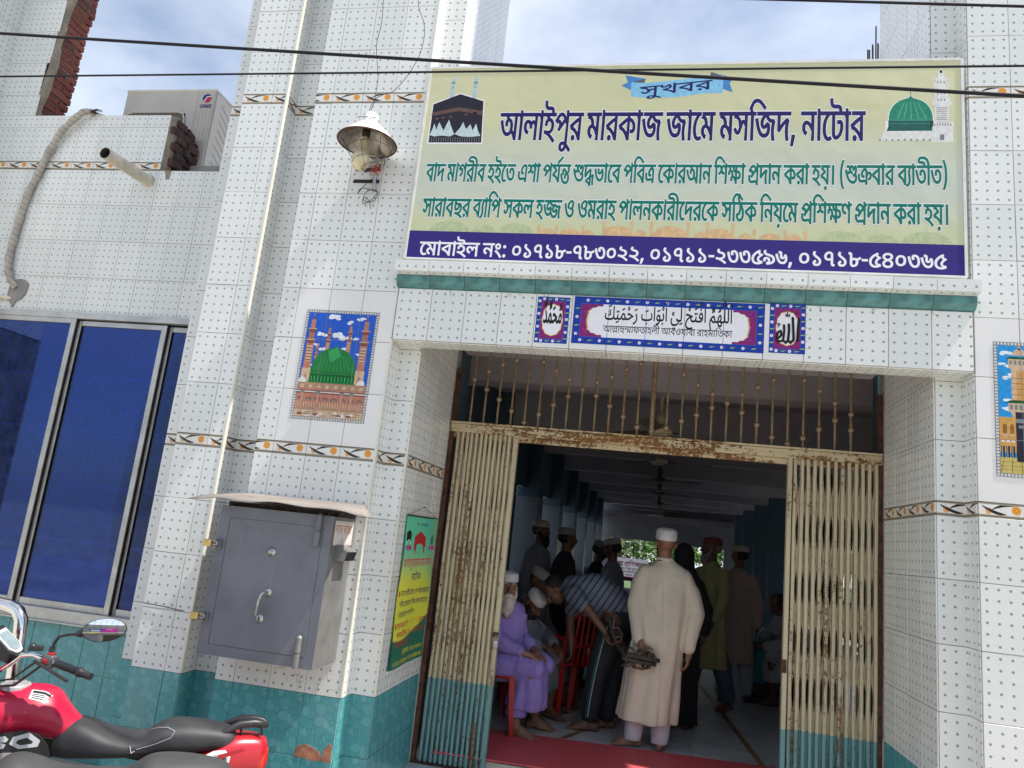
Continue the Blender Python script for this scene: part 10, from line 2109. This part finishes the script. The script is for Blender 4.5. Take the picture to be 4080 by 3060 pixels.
    m.add(vs, [(0, 1 + k, 1 + (k + 1) % 40) for k in range(40)] + [(1 + q * 40 + k, 41 + q * 40 + k, 41 + q * 40 + (k + 1) % 40, 1 + q * 40 + (k + 1) % 40) for q in range(7) for k in range(40)], 0, True); m.build('mirror_glass', 'mirrorglass', stem)
    # instrument cluster and nose
    Mi = Matrix.Translation((-.075, -.01, 1.18)) @ Matrix.Rotation(R(42), 4, 'Y')
    m = MB(); m.prism([(-.085, -.10), (.05, -.11), (.085, -.06), (.09, 0), (.085, .06), (.05, .11), (-.085, .10)], -.035, .014, Mi); m.build('instrument_cluster', 'black', t)
    m = MB(); m.prism([(-.065, -.085), (.04, -.092), (.068, -.05), (.072, 0), (.068, .05), (.04, .092), (-.065, .085)], .0145, .0185, Mi); m.build('instrument_bezel', 'sticker', t)
    m = MB(); m.prism([(-.05, -.070), (.03, -.074), (.052, -.04), (.056, 0), (.052, .04), (.03, .074), (-.05, .070)], .019, .021, Mi); m.build('instrument_glass', 'lcd', t)
    m = bloft([(-.50, 1.02, .92, .06, 0), (-.42, 1.16, .86, .12, 0), (-.30, 1.22, .90, .13, 0), (-.22, 1.20, .98, .11, 0)], 24, 2.6); m.build('headlamp_cowl', 'redpaint', t)
    m = MB()
    for k in range(3): m.tube([(-.14, -.02 - k * .02, 1.06), (-.10, -.05, .99 - k * .01), (-.20, -.02, .93)], .005, 6)
    m.tube([(.09, -.17, 1.13), (.0, -.10, 1.04), (-.16, -.03, 1.00)], .005, 6); m.tube([(.12, -.20, 1.12), (.02, -.13, 1.02), (-.16, -.03, .98)], .006, 6); m.build('control_cable', 'black', t)
    return t
motorcycle('red motorcycle with black seat, oval mirror and number 30 parked before the teal wall', (BX, BYY, -.42), BA, True)
# second motorcycle, nearer: only the hump of its dark seat is in view
sn, cn = math.sin(BA), math.cos(BA)
t2 = motorcycle('dark motorcycle with dusty black seat at the bottom edge, in front of the red one', (BX + .504 * .56 - .864 * .02, BYY - .864 * .56 - .504 * .02, -.425), BA, False)

# chrome hoop of a parked rickshaw at the left edge
ch = thing('chrome_hoop', 'thick chrome tube hoop of a parked vehicle at the left edge, behind the motorcycle', 'guard rail', (-2.2, -.32, -.42))
off = Vector((-2.2, -.32, -.42)); pth = [(-2.85, -.32, .80), (-2.4, -.32, .81), (-2.03, -.32, .806), (-1.965, -.32, .800), (-1.905, -.32, .780), (-1.872, -.32, .735), (-1.862, -.32, .66), (-1.855, -.32, .54), (-1.84, -.32, .40), (-1.82, -.32, -.40)]
m = MB(); m.tube([Vector(p) - off for p in pth], .036, 20); m.build('main_tube', 'chrome', ch)
m = MB(); m.tube([Vector((-2.85, -.32, .30)) - off, Vector((-1.84, -.32, .30)) - off], .016, 10); m.tube([Vector((-2.85, -.32, -.40)) - off, Vector((-2.85, -.32, .80)) - off], .036, 12); m.build('cross_tube', 'chrome', ch)
